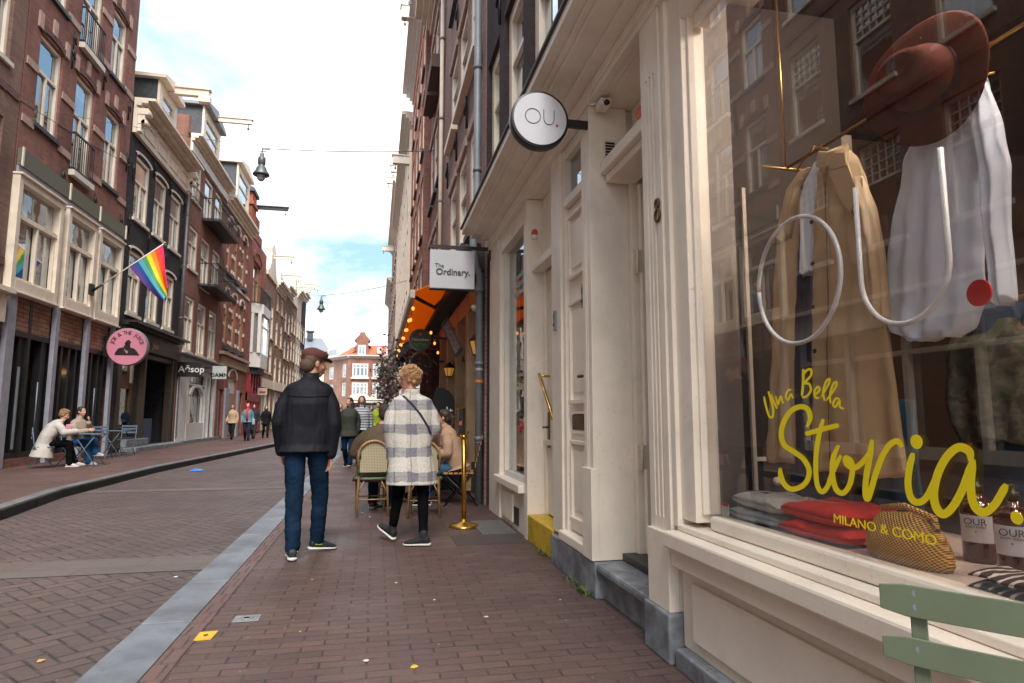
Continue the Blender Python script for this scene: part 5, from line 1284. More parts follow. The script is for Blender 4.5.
# woven gold bag
kb_ = NT('woven gold straw'); pp = kb_.obj(); xx_ = kb_.xyz(pp)
wv1 = kb_.math('SINE', kb_.math('MULTIPLY', xx_[2], 620)); wv2 = kb_.math('SINE', kb_.math('MULTIPLY', kb_.math('ADD', xx_[1], kb_.math('MULTIPLY', xx_[2], .25)), 470))
hh_ = kb_.math('MULTIPLY', wv1, wv2)
kb_.l(kb_.ramp(kb_.math('ADD', kb_.math('MULTIPLY', hh_, .5), .5), [(.12, (.16, .06, .012)), (.42, (.62, .31, .06)), (.85, (.95, .60, .18))]), kb_.b.inputs['Base Color'])
kb_.b.inputs['Roughness'].default_value = .4; kb_.b.inputs['Metallic'].default_value = .12; kb_.bump(hh_, .9, .004)
bc = Vector((1.70, 1.825, .733))
bag = thing('clutch_bag', 'woven gold clutch bag with a pinched frame on the window display', 'bag', tuple(bc))
f = MB(); R_ = []; nu = 48
for j in range(25):
    v = j / 24; z = .14 * v; ring = []
    hw = .165 * (1 - max(0, v - .25) ** 1.6 * .62) * (.93 + .07 * min(1, v * 8)); hd = .064 * math.sin(math.pi * (.28 + .66 * v)) ** .7 + .004
    for i in range(nu):
        a = 2 * math.pi * i / nu; y = hw * math.cos(a); x = hd * math.sin(a)
        x += .010 * v * math.sin(18 * y + 2) + .004 * math.sin(40 * y) * v
        zz_ = z + .018 * v * math.cos(y * 9) - .01 * v * abs(y) / .15
        ring.append((bc.x + x, bc.y + y, bc.z + zz_))
    R_.append(ring)
f.rings(R_); f.build('body', kb_.m, bag)
f = MB(); f.tube([(bc.x - .004, bc.y - .12, bc.z + .12), (bc.x, bc.y - .11, bc.z + .155), (bc.x, bc.y, bc.z + .178), (bc.x, bc.y + .10, bc.z + .16)], .011, 8); f.build('frame', kb_.m, bag)
# bottles
amber = mk('amber bottle', (.06, .012, .006), .08, spec=.8, coat=.5); lab = mk('bottle label', (.58, .56, .60), .6, var=.03)
def bottle(c, label):
    t_ = thing('bottle', label, 'bottle', c); f = MB()
    f.lathe([(.05, 0), (.053, .006), (.053, .17), (.05, .185), (.03, .20), (.016, .205), (.016, .225)], c, 24); f.build('body', amber, t_)
    f = MB(); n = 14; a0, a1 = R(150), R(262); rg = []
    for zq in (.065, .15): rg.append([(c[0] + .0538 * math.cos(a0 + (a1 - a0) * i / n), c[1] + .0538 * math.sin(a0 + (a1 - a0) * i / n), c[2] + zq) for i in range(n + 1)])
    f.add(rg[0] + rg[1], [(i, i + 1, n + 1 + i + 1, n + 1 + i) for i in range(n)]); f.build('label', lab, t_)
    d_ = Vector((-math.cos(R(30)), -math.sin(R(30)), 0)); p = Vector(c) + d_ * .0548
    xd = Vector((0, 0, 1)).cross(d_); xd = -xd if xd.dot(_R) < 0 else xd
    textobj('label_lettering', 'OUR', .03, tuple(p + Vector((0, 0, .13))), xd, (0, 0, 1), darkgrey, t_, ext=.0005)
    textobj('label_lettering', 'BODY WASH', .0095, tuple(p + Vector((0, 0, .114))), xd, (0, 0, 1), darkgrey, t_, ext=.0005)
    f = MB(); f.lathe([(.003, 0), (.003, .001)], tuple(p + Vector((0, 0, .1))), 10, M=Matrix.Rotation(R(-90), 3, 'Y')); f.build('label_dot', reddot, t_)
    f = MB(); f.lathe([(.019, .225), (.019, .245), (.008, .247), (.006, .265)], c, 14); f.tube([(c[0], c[1], c[2] + .262), (c[0] - .05, c[1] - .01, c[2] + .258)], .006, 8); f.build('pump', black, t_)
bottle((1.95, 1.79, .733), 'amber pump bottle with a pale label next to the gold bag')
bottle((1.87, 1.60, .733), 'amber pump bottle with a pale label at the right edge, above the zebra cloth')
zb = NT('zebra cloth'); xx_ = zb.xyz(zb.obj())
nzz = zb.noise(zb.obj(), 9, 2)
st = zb.math('SINE', zb.math('ADD', zb.math('MULTIPLY', xx_[1], 150), zb.math('ADD', zb.math('MULTIPLY', xx_[2], 120), zb.math('MULTIPLY', nzz, 14))))
zb.l(zb.ramp(st, [(.5, (.03, .014, .012)), (.56, (.62, .55, .5))]), zb.b.inputs['Base Color']); zb.b.inputs['Roughness'].default_value = .8
for z, lb in ((.733, 'zebra striped folded cloth, lower layer, at the right edge of the display'), (.762, 'zebra striped folded cloth, upper layer, below the amber bottle')):
    t_ = thing('folded_cloth', lb, 'cloth', (1.68, 1.42, z)); R_ = []; f = MB()
    for j in range(15):
        v = -1 + j / 7; e = max(.08, 1 - abs(v) ** 3) ** .5; ring = []
        for i in range(20):
            a = 2 * math.pi * i / 20; ring.append((1.68 + .09 * math.cos(a), 1.40 + v * .13 + .02 * math.cos(a), z + .014 + .014 * math.sin(a) * e + .004 * math.sin(7 * v + a)))
        R_.append(ring)
    f.rings(R_); f.build('fabric', zb.m, t_)
# clothes deeper in the shop
rk2 = thing('clothes_rack', 'rack of dark red, blue and brown clothes deep inside the shop', 'clothes rack', (2.9, 1.9, .2))
f = MB(); f.tube([(2.9, 2.6, 1.75), (2.9, .6, 1.75)], .012, 8); f.tube([(2.9, 2.6, .2), (2.9, 2.6, 1.75)], .012, 8); f.tube([(2.9, .6, .2), (2.9, .6, 1.75)], .012, 8); f.build('rack_frame', gold, rk2)
cls = [(.35, .02, .02), (.02, .035, .06), (.30, .13, .03), (.05, .03, .025), (.02, .05, .08), (.33, .015, .02), (.04, .03, .025), (.22, .12, .05)]
random.seed(11)
for i in range(13):
    y = 2.5 - i * .14; cc = cls[i % 8]; m_ = mk('hung cloth %d' % (i % 8), cc, .85, var=.25)
    z0 = random.uniform(.55, .95)
    garment('hung_garment', m_, [(1.72, y + .05, y - .05), (1.62, y + .07, y - .07), (z0, y + .08, y - .08)], 2.9, rk2, .2, .02, 5, i, nu=20, nv=12)
cj = thing('jacket', 'camouflage green jacket displayed inside the shop at the right', 'jacket', (2.4, 1.55, .8))
camo = NT('camouflage cloth'); nn_ = camo.noise(camo.obj(), 14, 3)
camo.l(camo.ramp(nn_, [(.42, (.03, .026, .018)), (.5, (.08, .065, .045)), (.58, (.035, .04, .025))]), camo.b.inputs['Base Color']); camo.b.inputs['Roughness'].default_value = .9
garment('body', camo.m, E_(2.35, [(322, 960, 1015), (350, 950, 1035), (400, 950, 1040), (440, 970, 1040)]), 2.35, cj, .12, .02, 5, 3)
garment('hood', navy, E_(2.35, [(305, 975, 1005), (335, 972, 1010)]), 2.35, cj, .1, .01, 3, 3)
garment('trousers', mk('dark blue jeans', (.01, .03, .06), .85), E_(2.4, [(430, 975, 1030), (540, 980, 1030)]), 2.4, cj, .08, .01, 4, 1)
f = MB(); f.box(2.36, 2.40, .8, 2.2, .2, .22) ; f.tube([(2.4, 1.5, .2), (2.4, 1.5, .9)], .012, 8); f.build('stand', darkgrey, cj)
# green folding chair in front of the window
gch = thing('folding_chair', 'sage green metal folding chair in front of the shop window, cut by the frame', 'chair', (1.0, .85, 0))
sage = mk('sage green enamel', (.155, .19, .125), .42, dirt=.12, var=.08, scale=10, bump=.05)
A0 = Vector((.87, 1.0, 0)); dv = Vector((.616, -.788, 0)); nv_ = Vector((dv.y, -dv.x, 0))
if nv_.x > 0: nv_ = -nv_   # outward to the street side
def CH(u, d, z): return tuple(A0 + dv * u + nv_ * d + Vector((0, 0, z)))
for z0, z1 in ((.868, .920), (.790, .835)):
    f = MB(CH); R_ = []
    n = 12
    for i in range(n + 1):
        u = .44 * i / n; b = .016 * math.sin(math.pi * i / n); e = .006 if i in (0, n) else 0
        R_.append([(u, .010 + b, z0 + e), (u, .014 + b, z0 + e), (u, .014 + b, z1 - e), (u, .010 + b, z1 - e)])
    f.rings(R_, smooth=False); f.build('back_slat', sage, gch, bevel=.0015)
for u in (.055, .385):
    f = MB(CH); f.box(u - .012, u + .012, .000, .008, .42, .90); f.build('back_post', sage, gch, bevel=.002)
    f = MB(CH)
    for z in (.907, .885, .818): f.ell(CH(u, .0175, z), .006, 10, 6) if False else f.add([CH(u + .006 * math.cos(a), .016 + .004, z + .006 * math.sin(a)) for a in [i * math.pi / 4 for i in range(8)]] + [CH(u + .0075 * math.cos(a), .012, z + .0075 * math.sin(a)) for a in [i * math.pi / 4 for i in range(8)]], [tuple(range(8))] + [(i, (i + 1) % 8, (i + 1) % 8 + 8, i + 8) for i in range(8)], raw=True)
    f.build('rivet', zinc, gch)
for i in range(5):
    f = MB(CH); f.box(.03, .41, -.06 - i * .075, -.01 - i * .075, .44, .452); f.build('seat_slat', sage, gch, bevel=.002)
for u in (.045, .395):
    f = MB(CH); f.tube([(u, .10, 0), (u, .0, .44), (u, .0, .46)], .009, 8); f.build('leg', sage, gch)
    f = MB(CH); f.tube([(u + .02, -.42, 0), (u + .02, .0, .47)], .009, 8); f.build('leg', sage, gch)
    f = MB(CH); f.tube([(u, -.02, .44), (u, -.38, .44)], .007, 8); f.build('seat_rail', sage, gch)
# ================================================================ STREET OBJECTS
# hanging street lamps
def lamp(p, label, left_pt, right_pt):
    t_ = thing('street_lamp', label, 'street lamp', tuple(p), 'lamps hung on wires over the street')
    gm = mk('grey green lamp metal', (.10, .12, .12), .45, metal=.4)
    x, y, z = p
    f = MB(); f.lathe([(.03, .62), (.05, .60), (.05, .52), (.08, .50), (.095, .47), (.095, .32), (.08, .30), (.08, .26), (.12, .22), (.14, .15), (.20, .06), (.205, .03), (.20, .02), (.12, .03)], (x, y, z), 20); f.build('lamp_hood', gm, t_)
    f = MB(); f.lathe([(.11, .03), (.11, -.02), (.085, -.09), (.04, -.13)], (x, y, z), 16); f.build('lamp_globe', mk('frosted globe', (.45, .46, .46), .2, var=.05), t_)
    f = MB(); f.tube([(x, y, z + .6), (x, y, z + .74)], .015, 6); f.tube([(x + .0, y, z + .70), (x + .18, y, z + .72), (x + .22, y, z + .66), (x + .14, y, z + .66)], .012, 6); f.tube([(x - .1, y, z + .66), (x + .1, y, z + .66)], .012, 6); f.build('hook', gm, t_)
    return t_
wire_m = mk('steel wire', (.10, .10, .11), .5)
def wire(a, b, sag, label, r=.012):
    t_ = MB(); n = 16; A, B = Vector(a), Vector(b)
    t_.tube([tuple(A.lerp(B, i / n) - Vector((0, 0, sag * 4 * (i / n) * (1 - i / n)))) for i in range(n + 1)], r, 6)
    o = t_.build('span_wire', wire_m, None, loc=tuple(A)); tag(o, label, 'wire'); return o
P1 = onY(16.7, 261, 178)
lamp((P1.x, 16.7, P1.z + .05), 'grey hanging street lamp on the nearer wire, high above the road', None, None)
hz = P1.z + .05 + .74
wire((XL, 16.9, onX(XL, 222, 149).z * 0 + hz + .55), (P1.x, 16.7, hz), .02, 'thin wire from the red brick house to the nearer hanging lamp', .006)
wire((P1.x, 16.7, hz), (1.45, 17.2, hz + .55), .06, 'thin wire from the nearer hanging lamp to the right houses', .012)
P2 = onY(33, 321, 312)
lamp((P2.x, 33, P2.z + .1), 'small grey hanging street lamp on the farther wire', None, None)
wire((XL, 33, P2.z + 1.1), (P2.x, 33, P2.z + .84), .02, 'thin wire from the left houses to the farther hanging lamp', .008)
wire((P2.x, 33, P2.z + .84), (1.45, 33.5, P2.z + 1.9), .12, 'thin wire from the farther hanging lamp to the right houses', .014)
wire((XL, 56, 11.2), (1.45, 56, 11.6), .5, 'thin wire crossing the street far away in front of the corner building', .014)
wire((XL, 14.9, 8.0), (XL + .03, 21.2, 9.0), .05, 'thin cable running along the red brick house', .008)
# rainbow flag
fl = thing('rainbow_flag', 'rainbow flag on a white pole leaning out from the bay windows', 'flag', (XL + .2, 18.9, 4.6))
tip = onY(18.9, 165, 243); tip2 = onY(18.9, 128, 265)
base = Vector((XL + .25, 18.9, 4.62)); 
f = MB(); f.tube([tuple(base), tuple(tip)], .017, 8); f.build('pole', white, fl)
f = MB(); f.ell(tuple(tip), .035); f.build('pole_finial', gold, fl)
f = MB(); f.tube([tuple(base - Vector((.06, 0, .06))), tuple(base + (tip - base).normalized() * .2)], .035, 8); f.box(XL + .13, XL + .2, 18.8, 19.0, 4.45, 4.75); f.build('pole_bracket', iron, fl)
cols = [(.75, .02, .12), (.80, .06, .01), (.85, .22, .0), (.80, .55, .0), (.05, .28, .10), (.08, .35, .45), (.01, .07, .28), (.10, .03, .20)]
pa = onY(18.9, 129, 266); pb = onY(18.9, 163, 245); pc_ = onY(18.9, 168, 287); pd_ = onY(18.9, 163, 303)
# hoist edge runs along the pole; stripes run parallel to the fly
nst = len(cols); NV = 14
def fp(u, v):   # u along the pole (0 = near wall, 1 = tip), v away from the pole, downward
    top = pa.lerp(pb, u)
    drop = pa.lerp(pc_, 0) 
    low0 = pa + (pd_ - pa) * 1.0; low1 = pc_
    q = top.lerp(low0.lerp(low1, u), v)
    q.y += .07 * math.sin(u * 9 + v * 3) * v + .05 * math.sin(v * 8) * v; q.z -= .05 * math.sin(math.pi * v) * (1 - u)
    return q
fl_cloth = MB()
rows = []
for i in range(nst):
    f = MB(); g = []
    for a in range(4):
        u = 1 - (i + a / 3) / nst
        g.append([tuple(fp(u, b / NV)) for b in range(NV + 1)])
    vs = [p for r_ in g for p in r_]; n = NV + 1
    vs2 = [(p[0], p[1] + .004, p[2]) for p in vs]
    f.add(vs + vs2, [(a * n + b, a * n + b + 1, (a + 1) * n + b + 1, (a + 1) * n + b) for a in range(3) for b in range(NV)] + [(k + len(vs)) and tuple(q + len(vs) for q in (a * n + b, (a + 1) * n + b, (a + 1) * n + b + 1, a * n + b + 1)) for k, (a, b) in enumerate([(a, b) for a in range(3) for b in range(NV)])], True)
    f.build('stripe', mk('flag stripe %d' % i, cols[i], .7, var=.05), fl)
# pink round sign
pk = thing('round_sign', 'round pink blade sign with a black seated figure beside the black house', 'sign', (-6.95, 19.95, 3.17))
cpk = Vector((-6.86, 20.4, 3.20)); c_ = onY(20.4, 128, 347); cpk = c_
MXp = Matrix.Rotation(R(90), 3, 'X')
f = MB(); f.lathe([(.52, -.09), (.545, -.08), (.545, .08), (.52, .09)], tuple(cpk), 40, M=MXp); f.build('rim', zinc2, pk)
f = MB(); f.lathe([(.525, -.095), (.525, .095)], tuple(cpk), 40, M=MXp, smooth=False); f.build('sign_face', mk('pink sign face', (.62, .22, .30), .5, var=.04), pk)
yq = cpk.y - .10
def arc_text(parent, s, c, r, a0, a1, size, mat, y):
    n = len(s)
    for i, ch in enumerate(s):
        if ch == ' ': continue
        a = a0 + (a1 - a0) * i / (n - 1)
        xd = Vector((math.sin(a), 0, -math.cos(a))); zd = Vector((math.cos(a), 0, math.sin(a)))
        textobj('lettering', ch, size, (c.x + r * math.cos(a), y, c.z + r * math.sin(a)), xd, zd, mat, parent, ext=.004)
arc_text(pk, 'JOE & THE JUICE', cpk, .40, R(165), R(15), .15, black, yq)
f = MB(); y0 = yq - .012
def flat(f, pts, c=cpk): f.prism([(c.x + a, y0, c.z + b) for a, b in pts], (0, .012, 0))
flat(f, [(-.30, -.24), (.34, -.24), (.34, -.20), (-.30, -.20)])
flat(f, [(-.30, -.20), (-.22, -.06), (-.08, -.02), (-.04, -.14), (.02, -.2)])
flat(f, [(.03, -.2), (.08, -.02), (.20, -.05), (.30, -.16), (.30, -.2)])
flat(f, [(-.08, -.02), (-.02, .10), (.08, .08), (.10, -.02), (.04, -.12), (-.02, -.1)])
flat(f, [(-.06, .08), (-.02, .17), (.05, .2), (.11, .14), (.08, .07), (0, .06)])
f.build('figure_emblem', black, pk)
f = MB(); f.box(XL + .1, cpk.x - .5, cpk.y - .03, cpk.y + .03, cpk.z - .2, cpk.z - .14); f.box(XL + .1, cpk.x - .5, cpk.y - .03, cpk.y + .03, cpk.z + .14, cpk.z + .2); f.box(XL + .02, XL + .12, cpk.y - .05, cpk.y + .05, cpk.z - .3, cpk.z + .3); f.build('bracket', iron, pk)
# Aesop sign
a0, a1 = onY(27.5, 174, 362), onY(27.5, 202, 377)
asg = thing('blade_sign', 'black blade sign with white shop name above the white arched shopfront', 'sign', (a0.x, 27.5, a1.z))
f = MB(); f.box(XL + .02, a1.x, 27.44, 27.56, a1.z, a0.z); f.build('sign_face', black, asg)
textobj('lettering', 'Aēsop' , .36, ((XL + a1.x) / 2 + .07, 27.43, (a0.z + a1.z) / 2), (1, 0, 0), (0, 0, 1), white, asg, bold=.004)
b0, b1 = onY(31, 213, 366), onY(31, 224, 379)
bs = thing('box_sign', 'small grey white box sign next to the black blade sign', 'sign', (b0.x, 31, b1.z))
f = MB(); f.box(b0.x, b1.x + .1, 30.95, 31.05, b1.z, b0.z); f.build('sign_face', mk('pale sign', (.42, .44, .44), .5), bs)
textobj('lettering', 'DAMN', .26, ((b0.x + b1.x) / 2 + .05, 30.94, b1.z + .16), (1, 0, 0), (0, 0, 1), black, bs, bold=.006)
f = MB(); f.box(XL, b0.x, 30.98, 31.02, b0.z - .12, b0.z - .06); f.build('bracket', iron, bs)
b0, b1 = onY(44, 258, 388), onY(44, 267, 395)
bs = thing('box_sign', 'cream sign board on a post in front of the red shop doors', 'sign', (b0.x, 44, b1.z))
f = MB(); f.box(b0.x, b1.x, 43.95, 44.05, b1.z, b0.z); f.build('sign_face', mk('cream board', (.42, .36, .28), .6), bs)
f = MB(); f.box(b0.x + .1, b1.x - .1, 43.93, 43.95, b1.z + .12, b1.z + .24); f.build('lettering_bar', redp, bs)
f = MB(); f.box(XL, b0.x, 43.98, 44.02, b0.z - .1, b0.z - .04); f.build('bracket', iron, bs)
# blue plastic scrap & litter & little covers
def pz(x, y, z=0.004): q = onZ(z, x, y); return q
q = pz(195, 471, .01); f = MB(); f.add([(q.x - .11, q.y - .12, .012), (q.x + .12, q.y - .06, .012), (q.x + .13, q.y + .3, .012), (q.x - .08, q.y + .2, .012), (q.x, q.y, .07)], [(0, 1, 4), (1, 2, 4), (2, 3, 4), (3, 0, 4), (0, 3, 2, 1)])
o = f.build('plastic_scrap', mk('blue plastic', (.01, .13, .5), .4), None, loc=(q.x, q.y, .01)); tag(o, 'bright blue plastic scrap in the gutter by the left kerb', 'litter')
yt = thing('survey_marker', 'yellow painted marker tile in the right pavement near the kerb band', 'marker', (-.88, 3.97, .004))
c4_ = [pz(193, 641), pz(211, 639.5), pz(218.5, 631), pz(200, 632.5)]
f = MB(); f.prism([(v.x, v.y, .003) for v in c4_], (0, 0, .004)); f.build('painted_tile', yel, yt)
c5_ = sum(c4_, Vector()) / 4; f = MB(); f.lathe([(.012, .006), (.012, .010), (.004, .012)], (c5_.x, c5_.y, 0), 10); f.build('stud', bronze, yt)
q = pz(247, 618.5); dr = thing('drain_cover', 'small worn metal cover in the right pavement', 'drain cover', (q.x, q.y, .004))
f = MB(); f.box(q.x - .075, q.x + .075, q.y - .06, q.y + .06, .001, .008); f.build('plate', bluestone, dr, bevel=.003)
f = MB(); f.lathe([(.035, .009), (.032, .011), (.02, .011), (.018, .009)], (q.x, q.y, 0), 16); f.build('ring', mk('worn metal', (.35, .34, .33), .45, metal=.6), dr)
# hatch plates near the rope post
h0, h1_ = pz(446, 537), pz(500, 523)
f = MB(); f.box(.78, 1.44, 6.15, 6.62, .001, .008); f.build('floor_hatch', mk('rusty hatch', (.07, .05, .045), .6, dirt=.3), None, loc=(1.1, 6.4, 0)); tag(bpy.data.objects['floor_hatch'], 'dark rusty hatch plate in the pavement before the gold post', 'hatch')
f = MB(); f.box(1.10, 1.46, 6.66, 7.5, .001, .012)
for i in range(10): f.box(1.12, 1.44, 6.70 + i * .08, 6.73 + i * .08, .0125, .016)
f.build('floor_grate', mk('grey grate', (.13, .13, .125), .6, dirt=.3), None, loc=(1.28, 7, 0)); tag(bpy.data.objects['floor_grate'], 'pale grey ribbed grate in the pavement under the far shop window', 'grate')
random.seed(5)
lit = []
for (x, y, s_, c_) in ((414, 667, .02, (.6, .45, .05)), (396, 583, .012, (.6, .6, .55)), (366, 661, .014, (.6, .6, .55)), (312, 580, .01, (.6, .35, .08)), (176, 577, .016, (.65, .65, .62)), (40, 661, .02, (.5, .3, .12)), (486, 617, .014, (.5, .5, .46)), (434, 600, .01, (.5, .5, .5)), (362, 513, .02, (.6, .55, .45)), (370, 517, .016, (.6, .6, .58)), (300, 632, .008, (.5, .42, .2)), (560, 600, .009, (.4, .45, .15))):
    q = pz(x, y); f = MB(); n = 6; a = random.random() * 6
    pts = [(q.x + s_ * random.uniform(.6, 1.2) * math.cos(a + i), q.y + s_ * random.uniform(.6, 1.2) * math.sin(a + i), .005) for i in range(6)]
    f.prism(pts, (0, 0, .003)); lit.append((f, c_, q))
wl_ = ['yellow leaf scrap near the bottom centre of the pavement', 'white paper crumb behind the walking man', 'white paper crumb left of the yellow leaf scrap', 'orange crumb in front of the man on the pavement', 'white crumb on the grey band of the road', 'tan leaf in the sunken corner of the road', 'pale crumb right of the pavement centre', 'pale crumb between the walking woman and the camera', 'cream paper scrap under the first wicker chair', 'white paper scrap right of the cream one under the wicker chair', 'tiny yellow crumb beside the metal cover', 'tiny green leaf near the stone plinth']
for (f, c_, q), lb in zip(lit, wl_):
    o = f.build('litter_scrap', mk('litter %.2f %.2f' % c_[:2], c_, .8), None, loc=(q.x, q.y, 0)); tag(o, lb, 'litter')
# weeds along the plinth
def weeds(x, y, n, label, seed):
    random.seed(seed); f = MB()
    for i in range(n):
        a = random.random() * 6.28; l_ = random.uniform(.015, .05); px, py = x + random.gauss(0, .02), y + random.gauss(0, .06)
        q = Vector((math.cos(a), math.sin(a), 0)); w_ = Vector((-q.y, q.x, 0)) * .005
        f.add([(px, py, 0), tuple(Vector((px, py, l_ * .6)) + q * l_ * .5 + w_), tuple(Vector((px, py, l_)) + q * l_), tuple(Vector((px, py, l_ * .5)) + q * l_ * .5 - w_)], [(0, 1, 2, 3)])
    o = f.build('weed', mk('weed green', (.09, .14, .03), .7), None, loc=(x, y, 0)); tag(o, label, 'plant')
weeds(1.42, 4.35, 70, 'small green weed at the foot of the stone plinth by the panelled door', 1); weeds(1.43, 4.6, 30, 'tiny weed tuft just beyond the bigger weed at the stone plinth', 2); weeds(1.47, 5.6, 35, 'small weed tuft in front of the yellow step', 3)

# ================================================================ CAFE TERRACE
aw = thing('awning', 'orange folding-arm awning over the cafe terrace', 'awning', (1.2, 9.3, 3.2))
org_ = NT('orange awning cloth'); org_.b.inputs['Base Color'].default_value = (.80, .26, .03, 1); org_.b.inputs['Roughness'].default_value = .8
tr_ = org_.n('ShaderNodeBsdfTranslucent'); tr_.inputs[0].default_value = (.95, .36, .04, 1)
mx_ = org_.n('ShaderNodeMixShader'); mx_.inputs[0].default_value = .55; org_.l(org_.b.outputs[0], mx_.inputs[1]); org_.l(tr_.outputs[0], mx_.inputs[2]); org_.l(mx_.outputs[0], org_.t.nodes['Material Output'].inputs[0])
f = MB(); n = 12
up = [((.50 + (1.46 - .50) * (i / n)), (3.02 + (3.62 - 3.02) * (i / n)) - .05 * math.sin(math.pi * i / n)) for i in range(n + 1)]
f.add([(x, 9.35, z) for x, z in up] + [(x, 16.6, z) for x, z in up] + [(x, 9.35, z + .008) for x, z in up] + [(x, 16.6, z + .008) for x, z in up],
      [(i, i + 1, i + n + 2, i + n + 1) for i in range(n)] + [tuple(q + 2 * (n + 1) for q in (i, i + n + 1, i + n + 2, i + 1)) for i in range(n)], True)
f.build('fabric', org_.m, aw)
f = MB(); f.box(.46, .53, 9.3, 16.65, 2.93, 3.05); f.build('front_bar', mk('cream awning bar', (.5, .42, .33), .5), aw)
f = MB(); f.box(1.36, 1.5, 9.3, 16.65, 3.6, 3.8); f.build('cassette', black, aw)
for y0, y1 in ((9.45, 10.6), (15.4, 16.5)):
    f = MB(); ym = y1 + .2 if y0 < 12 else y0 - .2
    f.tube([(.53, y0 if y0 < 12 else y1, 2.97), (.95, ym, 3.05)], .03, 8); f.tube([(.95, ym, 3.05), (1.42, y0 if y0 < 12 else y1, 3.4)], .035, 8); f.build('folding_arm', black, aw)
# string of warm bulbs
sl = thing('string_lights', 'string of warm bulbs hung under the cafe awnings', 'string lights', (.5, 10, 2.9))
bulb = mk('warm bulb', (1, .6, .25), .5, emit=(1, .36, .06), es=.55)
pts = [(.52, 9.6 + i * .62, 2.86 - .08 * (i % 2)) for i in range(12)] + [(.35 + .1 * (i % 3), 17.2 + i * .5, 2.75 - .12 * (i % 4)) for i in range(8)]
pts2 = [(.95 + .14 * (i % 3), 11.5 + i * .8, 2.75 - .1 * (i % 3)) for i in range(6)]
f = MB(); f.tube(pts, .006, 5); f.tube(pts2, .006, 5); f.build('cable', black, sl)
for p in pts + pts2:
    f = MB(); f.ell((p[0], p[1], p[2] - .04), (.024, .024, .032), 10, 7); f.build('bulb', bulb, sl)
# black awning further on
bw = thing('awning', 'black awning further along behind the string of lights', 'awning', (.6, 18, 2.8))
f = MB(); f.prism([(.15, 17.0, 2.62), (1.5, 17.0, 3.9), (1.5, 17.0, 3.6), (.2, 17.0, 2.35)], (0, 5.5, 0)); f.build('fabric', mk('black awning cloth', (.012, .012, .013), .8), bw)
f = MB(); f.box(.12, .16, 17.0, 22.5, 2.25, 2.66); f.build('valance', mk('black awning cloth', (.012, .012, .013), .8), bw)
# round signs
def rsign(c, r, label, facem, name='round_sign'):
    t_ = thing(name, label, 'sign', tuple(c)); f = MB(); f.lathe([(r * .93, -.07), (r, -.06), (r, .06), (r * .93, .07)], tuple(c), 36, M=MXp); f.build('rim', zinc, t_)
    f = MB(); f.lathe([(r * .92, -.074), (r * .92, .074)], tuple(c), 36, M=MXp, smooth=False); f.build('sign_face', facem, t_)
    f = MB(); f.box(c[0] + r, 1.5, c[1] - .02, c[1] + .02, c[2] + .02, c[2] + .06); f.build('bracket', black, t_); return t_
hc_ = onY(12.0, 420, 340); hr = .205
gsig = mk('deep green sign', (.012, .09, .025), .3)
hk = rsign(hc_, hr, 'round green beer sign with a red star and a black band under the awning', gsig)
f = MB(); f.box(hc_.x - hr * .93, hc_.x + hr * .93, hc_.y - .078, hc_.y - .0745, hc_.z - .035, hc_.z + .035); f.build('band', black, hk)
textobj('lettering', 'Heineken', .085, (hc_.x, hc_.y - .08, hc_.z), (1, 0, 0), (0, 0, 1), white, hk, bold=.001)
f = MB(); st_ = [(.045 * (1 if i % 2 == 0 else .42) * math.sin(i * math.pi / 5), .045 * (1 if i % 2 == 0 else .42) * math.cos(i * math.pi / 5)) for i in range(10)]
f.prism([(hc_.x + a, hc_.y - .079, hc_.z + .10 + b) for a, b in st_], (0, .004, 0)); f.build('star', mk('orange star', (.7, .10, .02), .4), hk)
f = MB()
for a in range(7): f.ell((hc_.x - .09 + .03 * a, hc_.y - .076, hc_.z - .09 - .012 * math.sin(a * 1.6)), (.02, .004, .03), 8, 5)
f.build('hop_leaves', mk('leaf green', (.10, .30, .05), .5), hk)
c2_ = onY(14.5, 420.5, 363); t2 = rsign(c2_, .23, 'round black sign below the green beer sign', black)
f = MB(); f.lathe([(.20, -.0755), (.20, -.078), (.19, -.078), (.19, -.0755)], tuple(c2_), 36, M=MXp); f.build('ring', zinc2, t2)
